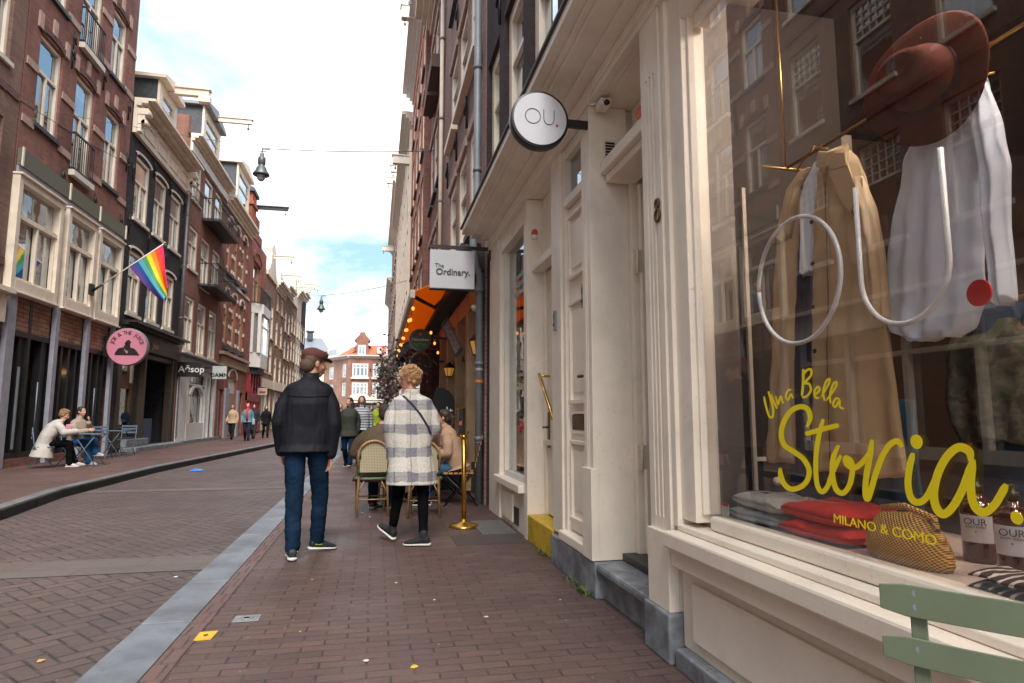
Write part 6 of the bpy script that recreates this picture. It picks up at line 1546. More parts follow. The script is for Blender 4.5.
# tilted menu board, lanterns
tb = thing('menu_board', 'tilted framed menu board hanging under the awning', 'board', (1.15, 10.4, 2.4))
q1, q2, q3, q4 = onY(10.4, 441, 325), onY(10.4, 447, 316), onY(10.4, 463, 350), onY(10.4, 456, 358)
f = MB(); f.prism([tuple(q1), tuple(q2), tuple(q3), tuple(q4)], (0, .04, 0)); f.build('frame', black, tb)
cc = (q1 + q2 + q3 + q4) / 4; f = MB(); f.prism([tuple(cc + (q - cc) * .8 - Vector((0, .01, 0))) for q in (q1, q2, q3, q4)], (0, .02, 0)); f.build('panel', mk('patterned panel', (.20, .14, .13), .6, var=.6, scale=30), tb)
def lantern(p, label, s=1.0):
    t_ = thing('wall_lantern', label, 'lantern', tuple(p)); x, y, z = p
    f = MB(); f.lathe([(.012, .17 * s), (.05 * s, .14 * s), (.11 * s, .07 * s), (.115 * s, .055 * s)], (x, y, z), 6, smooth=False); f.lathe([(.06 * s, -.10 * s), (.062 * s, -.115 * s), (.02 * s, -.13 * s)], (x, y, z), 6, smooth=False)
    for i in range(6): a = math.pi / 3 * i; f.tube([(x + .105 * s * math.cos(a), y + .105 * s * math.sin(a), z + .06 * s), (x + .06 * s * math.cos(a), y + .06 * s * math.sin(a), z - .105 * s)], .006, 5)
    f.tube([(x, y, z + .16 * s), (x + .08, y, z + .2 * s), (1.5, y, z + .15 * s)], .012, 6); f.build('housing', black, t_)
    f = MB(); f.lathe([(.10 * s, .055 * s), (.058 * s, -.10 * s)], (x, y, z), 6, smooth=False); f.build('lantern_glass', mk('lantern glass', (.25, .15, .04), .2, emit=(1, .45, .08), es=.09), t_)
    f = MB(); f.ell((x, y, z - .02), .03 * s); f.build('bulb', mk('lantern bulb', (1, .6, .2), .5, emit=(1, .5, .12), es=2.5), t_)
lp = onY(9.6, 478, 346); lantern((lp.x - .0, 9.6, lp.z), 'black wall lantern with an amber bulb beside the drain pipe', 1.25)
lp = onY(12.5, 449, 371); lantern((lp.x, 12.5, lp.z), 'black lantern with amber light deeper in the cafe front', 1.0)
f = MB(); cl_ = onY(9.3, 475, 308); t_ = thing('security_camera', 'white dome camera under the cafe awning', 'camera', tuple(cl_)); f.lathe([(.05, .04), (.055, 0), (.04, -.04), (.01, -.055)], tuple(cl_), 14); f.build('dome', white, t_)
f = MB(); f.box(cl_.x, 1.5, cl_.y - .015, cl_.y + .015, cl_.z + .02, cl_.z + .05); f.build('bracket', white, t_)
# the dark terrace screen
sc = thing('terrace_screen', 'black round-topped terrace screen with white letters behind the seated woman', 'screen', (1.0, 10.8, 0))
s0_, s1_ = onY(10.8, 428, 440).x, onY(10.8, 454.5, 440).x
tz = onY(10.8, 445, 387).z
pr = [(s0_, .1), (s1_, .1), (s1_, tz - .25)] + [(s1_ - .30 + .30 * math.cos(a), tz - .27 + .27 * math.sin(a)) for a in [math.pi * .5 * i / 8 for i in range(1, 9)]] + [(s0_, tz - .38)]
f = MB(); f.prism([(a, 10.8, b) for a, b in pr], (0, .05, 0)); f.build('panel', mk('black screen cloth', (.01, .01, .011), .7), sc)
q = onY(10.79, 446, 412); textobj('lettering', 'elt', .22, (q.x, 10.79, q.z), (1, 0, 0), (0, 0, 1), white, sc, bold=.003)
f = MB(); f.box(s0_, s1_, 10.75, 10.9, 0, .1); f.build('base', black, sc)
# planter blossom
def blossom(c, rad, n, label, m1, m2, seed):
    random.seed(seed); t_ = thing('flower_garland', label, 'flowers', tuple(c)); 
    for nm, m_, cnt, sz in (('blossom', m1, n, .045), ('leaves', m2, n // 2, .05)):
        f = MB()
        for i in range(cnt):
            p = Vector((random.gauss(0, 1), random.gauss(0, 1), random.gauss(0, 1))); p = Vector((p.x * rad[0], p.y * rad[1], p.z * rad[2])) * .55 + Vector(c)
            a = Vector((random.gauss(0, 1), random.gauss(0, 1), random.gauss(0, 1))).normalized(); b = a.cross(Vector((.3, .5, .8))).normalized()
            s = sz * random.uniform(.5, 1.2); f.add([tuple(p - a * s), tuple(p - b * s * .6), tuple(p + a * s), tuple(p + b * s * .6)], [(0, 1, 2, 3)])
        f.build(nm, m_, t_)
    return t_
bl1 = mk('dusty pink blossom', (.42, .31, .31), .8); bl2 = mk('garland green', (.07, .09, .05), .8)
blossom((.25, 14.5, 2.05), (.22, .8, .55), 900, 'hanging dusty pink blossoms by the terrace behind the walking woman', bl1, bl2, 1)
blossom((.95, 15.5, 2.45), (.3, .9, .3), 500, 'tangle of pink blossoms under the awning around the round black sign', bl1, bl2, 2)
# dark green sign boards beyond
gb0 = onY(21, 377, 385); gb1 = onY(21, 392, 399)
t_ = thing('hanging_board', 'dark green hanging board past the terrace', 'board', (gb0.x, 21, gb1.z)); f = MB(); f.box(gb0.x, gb1.x, 20.95, 21.05, gb1.z, gb0.z - .05); f.build('panel', mk('bottle green', (.015, .04, .025), .5), t_)
f = MB(); f.box(gb0.x + .05, gb1.x - .05, 20.93, 20.95, (gb0.z + gb1.z) / 2 - .02, (gb0.z + gb1.z) / 2 + .03); f.build('gold_line', mk('pale gold line', (.4, .35, .2), .5), t_)
f = MB(); f.tube([(gb1.x - .1, 21, gb0.z - .05), (gb1.x - .1, 21, gb0.z + .3), (1.5, 21, gb0.z + .3)], .012, 6); f.build('bracket', iron, t_)

# gold rope post
gm_ = mk('brushed gold post', (.60, .33, .06), .28, metal=1, var=.12, scale=12)
rp = thing('menu_post', 'brass coloured post with a small tilted menu plate on a round foot', 'post', (.985, 7.17, 0))
f = MB(); f.lathe([(.165, 0), (.168, .012), (.15, .03), (.07, .045), (.035, .07), (.028, .09)], (.985, 7.17, 0), 28); f.build('foot', gm_, rp)
f = MB(); f.tube([(.985, 7.17, .05), (.975, 7.17, 1.0)], .026, 16); f.build('tube', gm_, rp)
f = MB(); f.lathe([(.03, .96), (.033, .98), (.03, 1.0)], (.975, 7.17, 0), 16); f.build('collar', gm_, rp)
f = MB(); f.prism([(.905, 7.15, .98), (.995, 7.19, .98), (.995, 7.19, 1.31), (.905, 7.15, 1.29)], (-.012, .03, 0)); f.build('plate', gm_, rp, bevel=.004)
f = MB(); f.prism([(.910, 7.145, 1.02), (.955, 7.165, 1.02), (.955, 7.165, 1.28), (.910, 7.145, 1.27)], (.004, -.008, 0)); f.build('menu_card', mk('dark menu card', (.03, .04, .07), .3, var=.6, scale=40), rp)
f = MB(); f.prism([(.915, 7.137, 1.11), (.950, 7.155, 1.11), (.950, 7.155, 1.16), (.915, 7.137, 1.15)], (.001, -.002, 0)); f.build('card_print', mk('card print', (.45, .12, .08), .5), rp)

# wicker bistro chairs
bamb = mk('bamboo frame', (.34, .20, .09), .4, var=.35, scale=14)
grn = mk('green binding', (.02, .09, .04), .5)
wk = NT('woven cane'); wx = wk.xyz(wk.obj())
wa = wk.math('SINE', wk.math('MULTIPLY', wk.math('ADD', wx[0], wx[2]), 165)); wb_ = wk.math('SINE', wk.math('MULTIPLY', wk.math('SUBTRACT', wx[0], wx[2]), 165))
wk.l(wk.ramp(wk.math('MULTIPLY', wa, wb_), [(.45, (.50, .42, .28)), (.62, (.03, .07, .04))]), wk.b.inputs['Base Color']); wk.b.inputs['Roughness'].default_value = .6
def bistro(p, rz, label):
    t_ = thing('wicker_chair', label, 'chair', (0, 0, 0), 'wicker bistro chairs of the terrace')
    # local: sitter faces +Y, backrest at -Y
    for sx in (-1, 1):
        f = MB(); f.tube([(sx * .17, .19, 0), (sx * .18, .18, .44)], .015, 8); f.build('leg', bamb, t_)
        f = MB(); f.tube([(sx * .19, -.24, 0), (sx * .17, -.20, .44), (sx * .17, -.24, .62), (sx * .18, -.27, .80)], .015, 8); f.build('leg', bamb, t_)
        f = MB(); f.tube([(sx * .18, -.2, .2), (sx * .175, .18, .2)], .009, 6); f.tube([(sx * .18, -.19, .26), (sx * .1, -.19, .43)], .008, 6); f.build('brace', bamb, t_)
    f = MB(); f.tube([(sx_ * 1.0, -.19, .20) for sx_ in (-.18, .18)], .009, 6); f.tube([(sx_ * 1.0, .18, .20) for sx_ in (-.175, .175)], .009, 6); f.build('stretcher', bamb, t_)
    f = MB(); n = 20
    f.rings([[(.20 * math.copysign(abs(math.cos(a)) ** .6, math.cos(a)), .20 * math.copysign(abs(math.sin(a)) ** .6, math.sin(a)), z) for a in [2 * math.pi * i / n for i in range(n)]] for z in (.43, .46)]); f.build('seat', wk.m, t_)
    f = MB(); f.tube([(.21 * math.copysign(abs(math.cos(a)) ** .6, math.cos(a)), .21 * math.copysign(abs(math.sin(a)) ** .6, math.sin(a)), .445) for a in [2 * math.pi * i / n for i in range(n + 1)]], .014, 6); f.build('seat_rim', grn, t_)
    arc = [(.18 * math.cos(a), -.27 - .02 * math.sin(a), .74 + .17 * math.sin(a)) for a in [math.pi * i / 14 for i in range(15)]]
    f = MB(); f.tube([(.175, -.22, .52)] + arc + [(-.175, -.22, .52)], .017, 8); f.build('back_frame', bamb, t_)
    f = MB(); ins = [(.165, .53), (-.165, .53)] + [(-.165 * math.cos(a), .74 + .155 * math.sin(a)) for a in [math.pi * i / 10 for i in range(11)]]
    f.prism([(a, -.235 - (b - .5) * .11, b) for a, b in ins], (0, .012, 0)); f.build('backrest', wk.m, t_)
    f = MB(); f.tube([(-.17, -.225, .53), (.17, -.225, .53)], .012, 6)
    for sx in (-.17, .17): f.lathe([(.02, .50), (.022, .54), (.02, .56)], (sx, -.225, 0), 8); f.lathe([(.02, .70), (.022, .74), (.02, .76)], (sx, -.262, 0), 8)
    f.build('binding', grn, t_)
    t_.location = p; t_.rotation_euler = (0, 0, rz); ORG[t_.name] = Vector(p); return t_
ch1 = bistro((-.02, 8.35, 0), R(4), 'wicker bistro chair with green binding under the person in the brown jacket')
ch2 = dup(ch1, (.62, 8.1, 0), R(-6), 'wicker bistro chair whose bamboo legs show behind the walking woman')
ch3 = dup(ch1, (.25, 9.7, 0), R(175), 'wicker bistro chair facing the camera across the little terrace table')
ch4 = dup(ch1, (.30, 11.95, 0), R(-20), 'wicker bistro chair under the person in the charcoal hoodie')
ch5 = dup(ch1, (.55, 13.35, 0), R(165), 'wicker bistro chair under the person in the dusty red shirt')
ch6 = dup(ch1, (1.1, 12.4, 0), R(90), 'empty wicker bistro chair against the cafe wall deeper in the terrace')
def planter(x, y, label, seed, w_=.5, h_=.45):
    t_ = thing('planter', label, 'planter', (x, y, 0)); random.seed(seed)
    f = MB(); f.box(x - .14, x + .14, y - w_ / 2, y + w_ / 2, 0, h_); f.build('box', black, t_, bevel=.008)
    f = MB()
    for i in range(420):
        p = Vector((x + random.gauss(0, .09), y + random.gauss(0, w_ * .3), h_ + abs(random.gauss(.12, .13)))); a = Vector((random.gauss(0, 1), random.gauss(0, 1), random.gauss(0, 1))).normalized(); b = a.cross(Vector((.2, .9, .4))).normalized(); s = random.uniform(.015, .04)
        f.add([tuple(p - a * s), tuple(p - b * s * .45), tuple(p + a * s), tuple(p + b * s * .45)], [(0, 1, 2, 3)])
    f.build('foliage', mk('planter leaves', (.045, .09, .03), .6), t_)
planter(1.30, 11.3, 'black planter with a small green shrub by the black screen', 21); planter(-.1, 15.2, 'black planter with green leaves at the road edge of the terrace', 22, .9); planter(1.2, 14.6, 'black planter with green leaves by the far end of the cafe wall', 23, .9)
# slatted chair of the seated woman
ws = thing('slatted_chair', 'orange brown slatted wooden chair under the seated woman in the tan jumper', 'chair', (0, 0, 0))
wood = mk('honey wood slats', (.46, .21, .05), .5, var=.2, scale=10)
for i in range(6): f = MB(); f.box(-.22, .22, -.20 + i * .07, -.145 + i * .07, .43, .452); f.build('seat_slat', wood, ws)
for i in range(6): f = MB(); y = -.22 - .018 * i; z = .52 + i * .075; f.box(-.22, .22, y - .012, y, z, z + .055); f.build('back_slat', wood, ws)
for sx in (-1, 1):
    f = MB(); f.tube([(sx * .2, .2, 0), (sx * .2, -.2, .44), (sx * .2, -.33, .98)], .012, 8); f.build('leg', iron, ws)
    f = MB(); f.tube([(sx * .19, -.26, 0), (sx * .19, .2, .43)], .012, 8); f.build('leg', iron, ws)
    f = MB(); f.tube([(sx * .2, -.2, .425), (sx * .2, .22, .425)], .01, 8); f.build('seat_rail', iron, ws)
ws.location = (1.16, 9.0, 0); ws.rotation_euler = (0, 0, R(82)); ORG[ws.name] = Vector((1.16, 9.0, 0))
ws2 = dup(ws, (1.05, 10.0, 0), R(100), 'slatted wooden chair behind it, under the woman with the red scarf')
# little tables
def ctable(p, label, r=.3, h=.74, top=black):
    t_ = thing('terrace_table', label, 'table', p); x, y, _ = p
    f = MB(); f.lathe([(r, h - .03), (r, h)], p, 24, smooth=False); f.build('tabletop', top, t_, bevel=.004)
    f = MB(); f.tube([(x, y, .03), (x, y, h - .03)], .025, 10); f.lathe([(.2, 0), (.2, .015), (.03, .04)], p, 16); f.build('pedestal', iron, t_)
    return t_
ctable((.15, 9.1, 0), 'small round black table between the wicker chairs'); ctable((.62, 9.45, 0), 'small round black table in front of the woman in the tan jumper')
# left terrace
bl = mk('blue grey enamel', (.10, .15, .20), .45)
def lchair(p, rz, label, first=[None]):
    if first[0] is None:
        t_ = thing('folding_chair', label, 'chair', (0, 0, 0), 'blue grey folding terrace chairs on the left pavement')
        for z in (.62, .72, .80): f = MB(); f.box(-.2, .2, -.225, -.215, z, z + .05); f.build('back_slat', bl, t_)
        for i in range(5): f = MB(); f.box(-.2, .2, -.19 + i * .08, -.13 + i * .08, .44, .452); f.build('seat_slat', bl, t_)
        for sx in (-1, 1):
            f = MB(); f.tube([(sx * .19, .22, 0), (sx * .19, -.16, .44), (sx * .19, -.22, .86)], .01, 6); f.build('leg', bl, t_)
            f = MB(); f.tube([(sx * .17, -.26, 0), (sx * .17, .18, .44)], .01, 6); f.build('leg', bl, t_)
        f = MB(); f.tube([(-.19, .15, .08), (.19, .15, .08)], .008, 6); f.tube([(-.17, -.18, .08), (.17, -.18, .08)], .008, 6); f.build('stretcher', bl, t_)
        t_.location = p; t_.rotation_euler = (0, 0, rz); first[0] = t_; ORG[t_.name] = Vector(p); return t_
    return dup(first[0], p, rz, label)
PZ = .115
def ltable(p, label):
    t_ = thing('folding_table', label, 'table', p, 'blue grey folding terrace tables on the left pavement'); x, y, z = p
    f = MB(); f.box(x - .3, x + .3, y - .3, y + .3, z + .70, z + .72); f.build('tabletop', bl, t_, bevel=.004)
    for sy in (-.25, .25):
        f = MB(); f.tube([(x - .25, y + sy, z), (x + .22, y + sy, z + .7)], .01, 6); f.build('leg', bl, t_)
        f = MB(); f.tube([(x + .25, y + sy, z), (x - .22, y + sy, z + .7)], .01, 6); f.build('leg', bl, t_)
    f = MB(); f.tube([(x - .25, y - .25, z + .02), (x - .25, y + .25, z + .02)], .008, 6); f.tube([(x + .25, y - .25, z + .02), (x + .25, y + .25, z + .02)], .008, 6); f.build('stretcher', bl, t_)
    return t_
ltable((-6.28, 16.25, PZ), 'blue grey folding table in front of the two seated women')
ltable((-6.95, 19.6, PZ), 'empty blue grey folding table beneath the round pink sign')
lchair((-6.98, 15.78, PZ), R(-66), 'folding chair under the seated woman in the pale trench coat')
lchair((-6.78, 16.75, PZ), R(-108), 'folding chair under the seated woman against the cafe front')
lchair((-6.95, 18.75, PZ), R(0), 'empty folding chair at the near side of the empty table')
lchair((-6.95, 20.4, PZ), R(180), 'empty folding chair at the far side of the empty table')
# ================================================================ PEOPLE
from mathutils.bvhtree import BVHTree
def solid(mb, voxel, sm=3, disp=0, dsc=9, seed=0, lo=None, stretch=(1, 1, .45)):
    # one continuous surface out of overlapping closed pieces
    me = bpy.data.meshes.new('tmp'); me.from_pydata([tuple(v) for v in mb.v], [], mb.f)
    bm = bmesh.new(); bm.from_mesh(me); bmesh.ops.recalc_face_normals(bm, faces=bm.faces); bm.to_mesh(me); bm.free()
    o = bpy.data.objects.new('tmp', me); col.objects.link(o)
    r_ = o.modifiers.new('r', 'REMESH'); r_.mode = 'VOXEL'; r_.voxel_size = voxel; r_.use_smooth_shade = True
    if sm: s_ = o.modifiers.new('s', 'SMOOTH'); s_.iterations = sm; s_.factor = .5
    dg = bpy.context.evaluated_depsgraph_get()
    out_ = bpy.data.meshes.new_from_object(o.evaluated_get(dg))
    bpy.data.objects.remove(o)
    if disp:
        ns = [v.normal.copy() for v in out_.vertices]
        for v, n in zip(out_.vertices, ns):
            q = Vector((v.co.x * dsc * stretch[0], v.co.y * dsc * stretch[1], v.co.z * dsc * stretch[2])) + Vector((seed, seed * .7, 0))
            a = noise.noise(q) + .5 * (1 - abs(noise.noise(q * 1.9 + Vector((5, 1, 2)))) * 2.2) * .8
            v.co += n * disp * a
    out_.polygons.foreach_set('use_smooth', [True] * len(out_.polygons))
    return out_
def part(name, me, mat, parent, label=None):
    me.materials.clear(); me.materials.append(mat)
    o = bpy.data.objects.new(name, me); col.objects.link(o); o.parent = parent
    ORG[o.name] = Vector((0, 0, 0))
    if label: o['label'] = label
    return o
def V(*a): return Vector(a)
def limb(f, pts, rs, n=14):
    pts = [Vector(p) for p in pts]
    for i in range(len(pts) - 1):
        a, b = pts[i], pts[i + 1]; m = 4
        q = [a.lerp(b, k / m) for k in range(m + 1)]; r_ = [rs[i] + (rs[i + 1] - rs[i]) * k / m for k in range(m + 1)]
        f.tube([tuple(x) for x in q], r_, n)
    for p, r_ in zip(pts, rs): f.ell(tuple(p), r_ * .995, 12, 8)
def trunk(f, secs, n=20):
    # secs: (centre, side vector, halfwidth, halfdepth)
    R_ = []
    for i, (c, sv, hw, hd) in enumerate(secs):
        c = Vector(c); up = (Vector(secs[min(i + 1, len(secs) - 1)][0]) - Vector(secs[max(i - 1, 0)][0])).normalized()
        sv = Vector(sv).normalized(); fw = up.cross(sv).normalized()
        R_.append([tuple(c + sv * (hw * math.copysign(abs(math.cos(a)) ** .85, math.cos(a))) + fw * (hd * math.copysign(abs(math.sin(a)) ** .85, math.sin(a)))) for a in [2 * math.pi * k / n for k in range(n)]])
    f.rings(R_)
def hand(f, w_, d, nrm, s=1.0, curl=.5, side=1, thumb=1):
    # w_: wrist, d: direction to the fingertips, nrm: palm normal, side: towards which side the thumb lies
    d = d.normalized(); nrm = (nrm - d * nrm.dot(d)).normalized(); sd_ = d.cross(nrm).normalized() * side
    w_ = Vector(w_)
    def P(a, b, c): return w_ + (d * a + sd_ * b + nrm * c) * s
    limb(f, [w_ - d * .01, P(.03, 0, 0)], [.024 * s, .026 * s], 10)
    for b in (-.024, -.008, .008, .024): limb(f, [P(.012, b * .6, 0), P(.085, b, 0)], [.013 * s, .0115 * s], 8)
    L = [.062, .076, .082, .072]
    for i, b in enumerate((-.032, -.011, .010, .031)):
        l_ = L[i]; c1, c2, c3 = curl * .5, curl * 1.2, curl * 1.7
        p0 = P(.082, b, 0); p1 = p0 + (d * math.cos(c1) + nrm * math.sin(c1)) * l_ * .45 * s; p2 = p1 + (d * math.cos(c2) + nrm * math.sin(c2)) * l_ * .32 * s; p3 = p2 + (d * math.cos(c3) + nrm * math.sin(c3)) * l_ * .25 * s
        limb(f, [p0, p1, p2, p3], [.0095 * s, .0088 * s, .008 * s, .0068 * s], 8)
    limb(f, [P(.018, .022, .004), P(.05, .044, .018), P(.082, .046, .03)], [.013 * s, .011 * s, .0085 * s], 8)
def headgeo(f, c, M, s=1.0, fem=False):
    c = Vector(c)
    def P(x, y, z): return c + M @ (V(x, y, z) * s)
    f.ell(tuple(P(0, -.012, .03)), (.074 * s, .092 * s, .088 * s), 20, 14, M)          # cranium
    f.ell(tuple(P(0, .02, -.025)), (.060 * s, .070 * s, .078 * s), 18, 12, M)           # face
    f.ell(tuple(P(0, .045, -.075)), (.038 * s, .040 * s, .036 * s), 14, 10, M)          # chin
    f.ell(tuple(P(0, .01, -.055)), (.055 * s, .055 * s, .050 * s), 14, 10, M)
    f.tube([tuple(P(0, .078, .012)), tuple(P(0, .098, -.018)), tuple(P(0, .106, -.034))], [.010 * s, .013 * s, .016 * s], 10)     # nose
    f.ell(tuple(P(0, .095, -.037)), (.019 * s, .014 * s, .010 * s), 10, 8, M)
    for sx in (-1, 1):
        f.ell(tuple(P(sx * .076, -.005, -.01)), (.011 * s, .019 * s, .032 * s), 10, 10, M)   # ears
        f.ell(tuple(P(sx * .030, .072, .022)), (.024 * s, .014 * s, .008 * s), 10, 6, M)       # brow
        f.ell(tuple(P(sx * .036, .058, -.028)), (.022 * s, .022 * s, .022 * s), 10, 8, M)      # cheek
    f.ell(tuple(P(0, .085, -.060)), (.024 * s, .012 * s, .006 * s), 10, 6, M); f.ell(tuple(P(0, .083, -.071)), (.020 * s, .012 * s, .007 * s), 10, 6, M)
SK = {'fair': mk('fair skin', (.52, .27, .19), .5, var=.08, scale=20), 'tan': mk('tanned skin', (.42, .20, .13), .5, var=.08, scale=20), 'rosy': mk('rosy skin', (.55, .25, .19), .5, var=.1, scale=20)}
eyem = mk('eye white', (.6, .58, .55), .3); irism = mk('iris', (.03, .02, .015), .2); lipm = mk('lips', (.36, .09, .08), .5)
ST = dict(hip=(0, 0, .93), waist=(0, 0, 1.08), chest=(0, .005, 1.28), neck=(0, -.01, 1.48), head=(0, .015, 1.645),
          shL=(-.18, -.01, 1.41), elL=(-.225, -.03, 1.13), wrL=(-.235, .04, .885), shR=(.18, -.01, 1.41), elR=(.225, -.03, 1.13), wrR=(.235, .04, .885),
          hpL=(-.09, 0, .91), knL=(-.10, .03, .49), anL=(-.10, -.02, .085), hpR=(.09, 0, .91), knR=(.10, .03, .49), anR=(.10, -.02, .085),
          ftL=(0, 0), ftR=(0, 0), yaw=0, tilt=0, roll=0)
def pose(**k): d = dict(ST); d.update(k); return d
def walkpose(st=.28, sw=.16, **k):
    d = pose(knL=(-.10, .12, .50), anL=(-.09, st * .7, .10), knR=(.09, .02, .47), anR=(.09, -st, .14), ftR=(0, 25), ftL=(0, -8),
             elL=(-.235, -.08, 1.13), wrL=(-.23, -.04 - sw * .2, .89), elR=(.235, .02, 1.13), wrR=(.23, .16, .92)); d.update(k); return d
def sitpose(**k):
    d = pose(hip=(0, 0, .53), waist=(0, .02, .68), chest=(0, .06, .88), neck=(0, .08, 1.08), head=(0, .12, 1.24), shL=(-.18, .07, 1.01), shR=(.18, .07, 1.01),
             elL=(-.23, .10, .76), wrL=(-.15, .33, .74), elR=(.23, .10, .76), wrR=(.15, .33, .74), hpL=(-.09, .02, .52), knL=(-.11, .44, .50), anL=(-.11, .42, .085), hpR=(.09, .02, .52), knR=(.11, .44, .50), anR=(.11, .42, .085)); d.update(k); return d
def person(label, loc, rz, J, H=1.75, skin='fair', vox=.010, top=None, bottom=None, shoes=None, sole=None, hair=None, hairstyle='short', hat=None, coat=None, group=None, hands=True, eyes=True, build=1.0, curl=.5, sleeve=True, disp=.006):
    s = H / 1.75
    t_ = thing('person', label, 'person', loc, group); t_.rotation_euler = (0, 0, rz)
    j = {k: (Vector(v) * s if isinstance(v, tuple) and len(v) == 3 else v) for k, v in J.items()}
    b = build * s
    Mh = Matrix.Rotation(R(j['yaw']), 3, 'Z') @ Matrix.Rotation(R(j['tilt']), 3, 'X') @ Matrix.Rotation(R(j['roll']), 3, 'Y')
    sv = (j['shR'] - j['shL']).normalized(); hv = (j['hpR'] - j['hpL']).normalized()
    f = MB()
    trunk(f, [(j['hip'] - (j['waist'] - j['hip']).normalized() * .07 * s, hv, .13 * b, .085 * b), (j['hip'], hv, .160 * b, .105 * b), (j['waist'], hv.lerp(sv, .4), .130 * b, .092 * b), (j['chest'], sv, .155 * b, .108 * b), (j['neck'] - (j['neck'] - j['chest']) * .36, sv, .135 * b, .07 * b), (j['neck'], sv, .055 * b, .055 * b)])
    limb(f, [j['neck'] - V(0, 0, .03), j['head'] - V(0, .005, .05) * s], [.055 * s, .050 * s])
    for S in 'LR':
        limb(f, [j['neck'] - V(0, 0, .05) * s, j['sh' + S].lerp(j['neck'], .25) - V(0, 0, .055) * s], [.036 * b, .036 * b]); limb(f, [j['sh' + S].lerp(j['neck'], .2) - V(0, 0, .065) * s, j['el' + S], j['wr' + S]], [.042 * b, .036 * b, .025 * b]); limb(f, [j['hp' + S], j['kn' + S], j['an' + S]], [.082 * b, .054 * b, .036 * b])
        kp = j['kn' + S].lerp(j['an' + S], .3); f.ell(tuple(kp), .052 * b)
        d_ = (j['wr' + S] - j['el' + S]).normalized(); sg = 1 if S == 'L' else -1
        nr = j.get('palm' + S) or V(sg, .15, 0)
        hd_ = j.get('hdir' + S) or d_
        if hands: hand(f, j['wr' + S], Vector(hd_), Vector(nr), s * .98, curl, side=(j.get('tside' + S) or (-sg)))
    s0_ = s; s = s * j.get('hs', 1.0); headgeo(f, j['head'], Mh, s); hsc = s; s = s0_
    body = part('body', solid(f, vox, 2), SK[skin], t_)
    if eyes:
        s = hsc
        for sx in (-1, 1):
            e = MB(); c_ = j['head'] + Mh @ (V(sx * .030, .066, .004) * s); e.ell(tuple(c_), .0115 * s, 12, 8); e = e.build('eye', eyem, None); e.parent = t_
            e2 = MB(); e2.ell(tuple(j['head'] + Mh @ (V(sx * .030, .0745, .004) * s)), .0055 * s, 10, 6); e2 = e2.build('iris', irism, None); e2.parent = e
        e = MB(); e.ell(tuple(j['head'] + Mh @ (V(0, .0925, -.066) * s)), (.021 * s, .006 * s, .0075 * s), 12, 8, Mh); e = e.build('lips', lipm, None); e.parent = t_
    s = s0_
    # shoes
    if shoes:
        for S in 'LR':
            yw, pt = j['ft' + S]; an = j['an' + S]
            M = Matrix.Rotation(R(yw), 3, 'Z') @ Matrix.Rotation(R(-pt), 3, 'X')
            def P(x, y, z): return tuple(an + M @ (V(x, y, z) * s))
            f = MB()
            f.rings([[P(w_ * math.cos(a), y, zc + hz_ * math.sin(a)) for a in [2 * math.pi * i / 14 for i in range(14)]] for y, w_, zc, hz_ in ((-.062, .022, -.035, .02), (-.05, .034, -.03, .04), (-.01, .040, -.02, .052), (.05, .040, -.035, .040), (.11, .046, -.048, .028), (.16, .040, -.055, .020), (.19, .018, -.06, .010))])
            limb(f, [an + V(0, 0, .03) * s, an], [.042 * s, .042 * s])
            sh_ = part('shoe', solid(f, max(.006, vox * .7), 2), shoes, t_)
            f = MB(); f.rings([[P(w_ * math.cos(a), y, -.072 + .013 * math.sin(a)) for a in [2 * math.pi * i / 14 for i in range(14)]] for y, w_ in ((-.075, .018), (-.06, .038), (0, .040), (.05, .042), (.11, .050), (.165, .044), (.195, .018))])
            o = f.build('sole', sole or white, None); o.parent = sh_
    if bottom:
        m_, kw = bottom if isinstance(bottom, tuple) else (bottom, {})
        r0, r1, r2 = kw.get('r', (.098, .072, .060)); f = MB()
        for S in 'LR':
            an = j['an' + S]; k_ = j['kn' + S]; e_ = an.lerp(k_, kw.get('short', .02))
            limb(f, [j['hp' + S] + V(0, 0, .0), j['hp' + S].lerp(k_, .5), k_, k_.lerp(e_, .45), e_], [r0 * b, (r0 * .55 + r1 * .45) * b, r1 * b, (r1 * .5 + r2 * .5) * b, r2 * b], 16)
        trunk(f, [(j['hip'] - (j['waist'] - j['hip']).normalized() * .07 * s, hv, .15 * b, .105 * b), (j['hip'], hv, .178 * b, .122 * b), (j['waist'], hv, .155 * b, .112 * b)])
        part('trousers', solid(f, vox, 2, disp * 1.6 * kw.get('d', 1), 9, 3, stretch=(.7, .7, 1.25)), m_, t_)
    if top:
        m_, kw = top if isinstance(top, tuple) else (top, {})
        o_ = kw.get('o', .02); f = MB(); ch = j['chest']; fl_ = kw.get('hem')   # hem: length below the hip
        secs = []
        if fl_ is not None:
            dn = kw.get('dn') or (j['hip'] - j['waist']).normalized()
            dn = Vector(dn)
            secs += [(j['hip'] + dn * fl_ * s, hv, (.175 + kw.get('flare', .04)) * b + o_, (.125 + kw.get('flare', .04) * .9) * b + o_)]
            if fl_ > .1: secs += [(j['hip'] + dn * fl_ * s * .5, hv, (.172 + kw.get('flare', .04) * .6) * b + o_, (.120 + kw.get('flare', .04) * .5) * b + o_)]
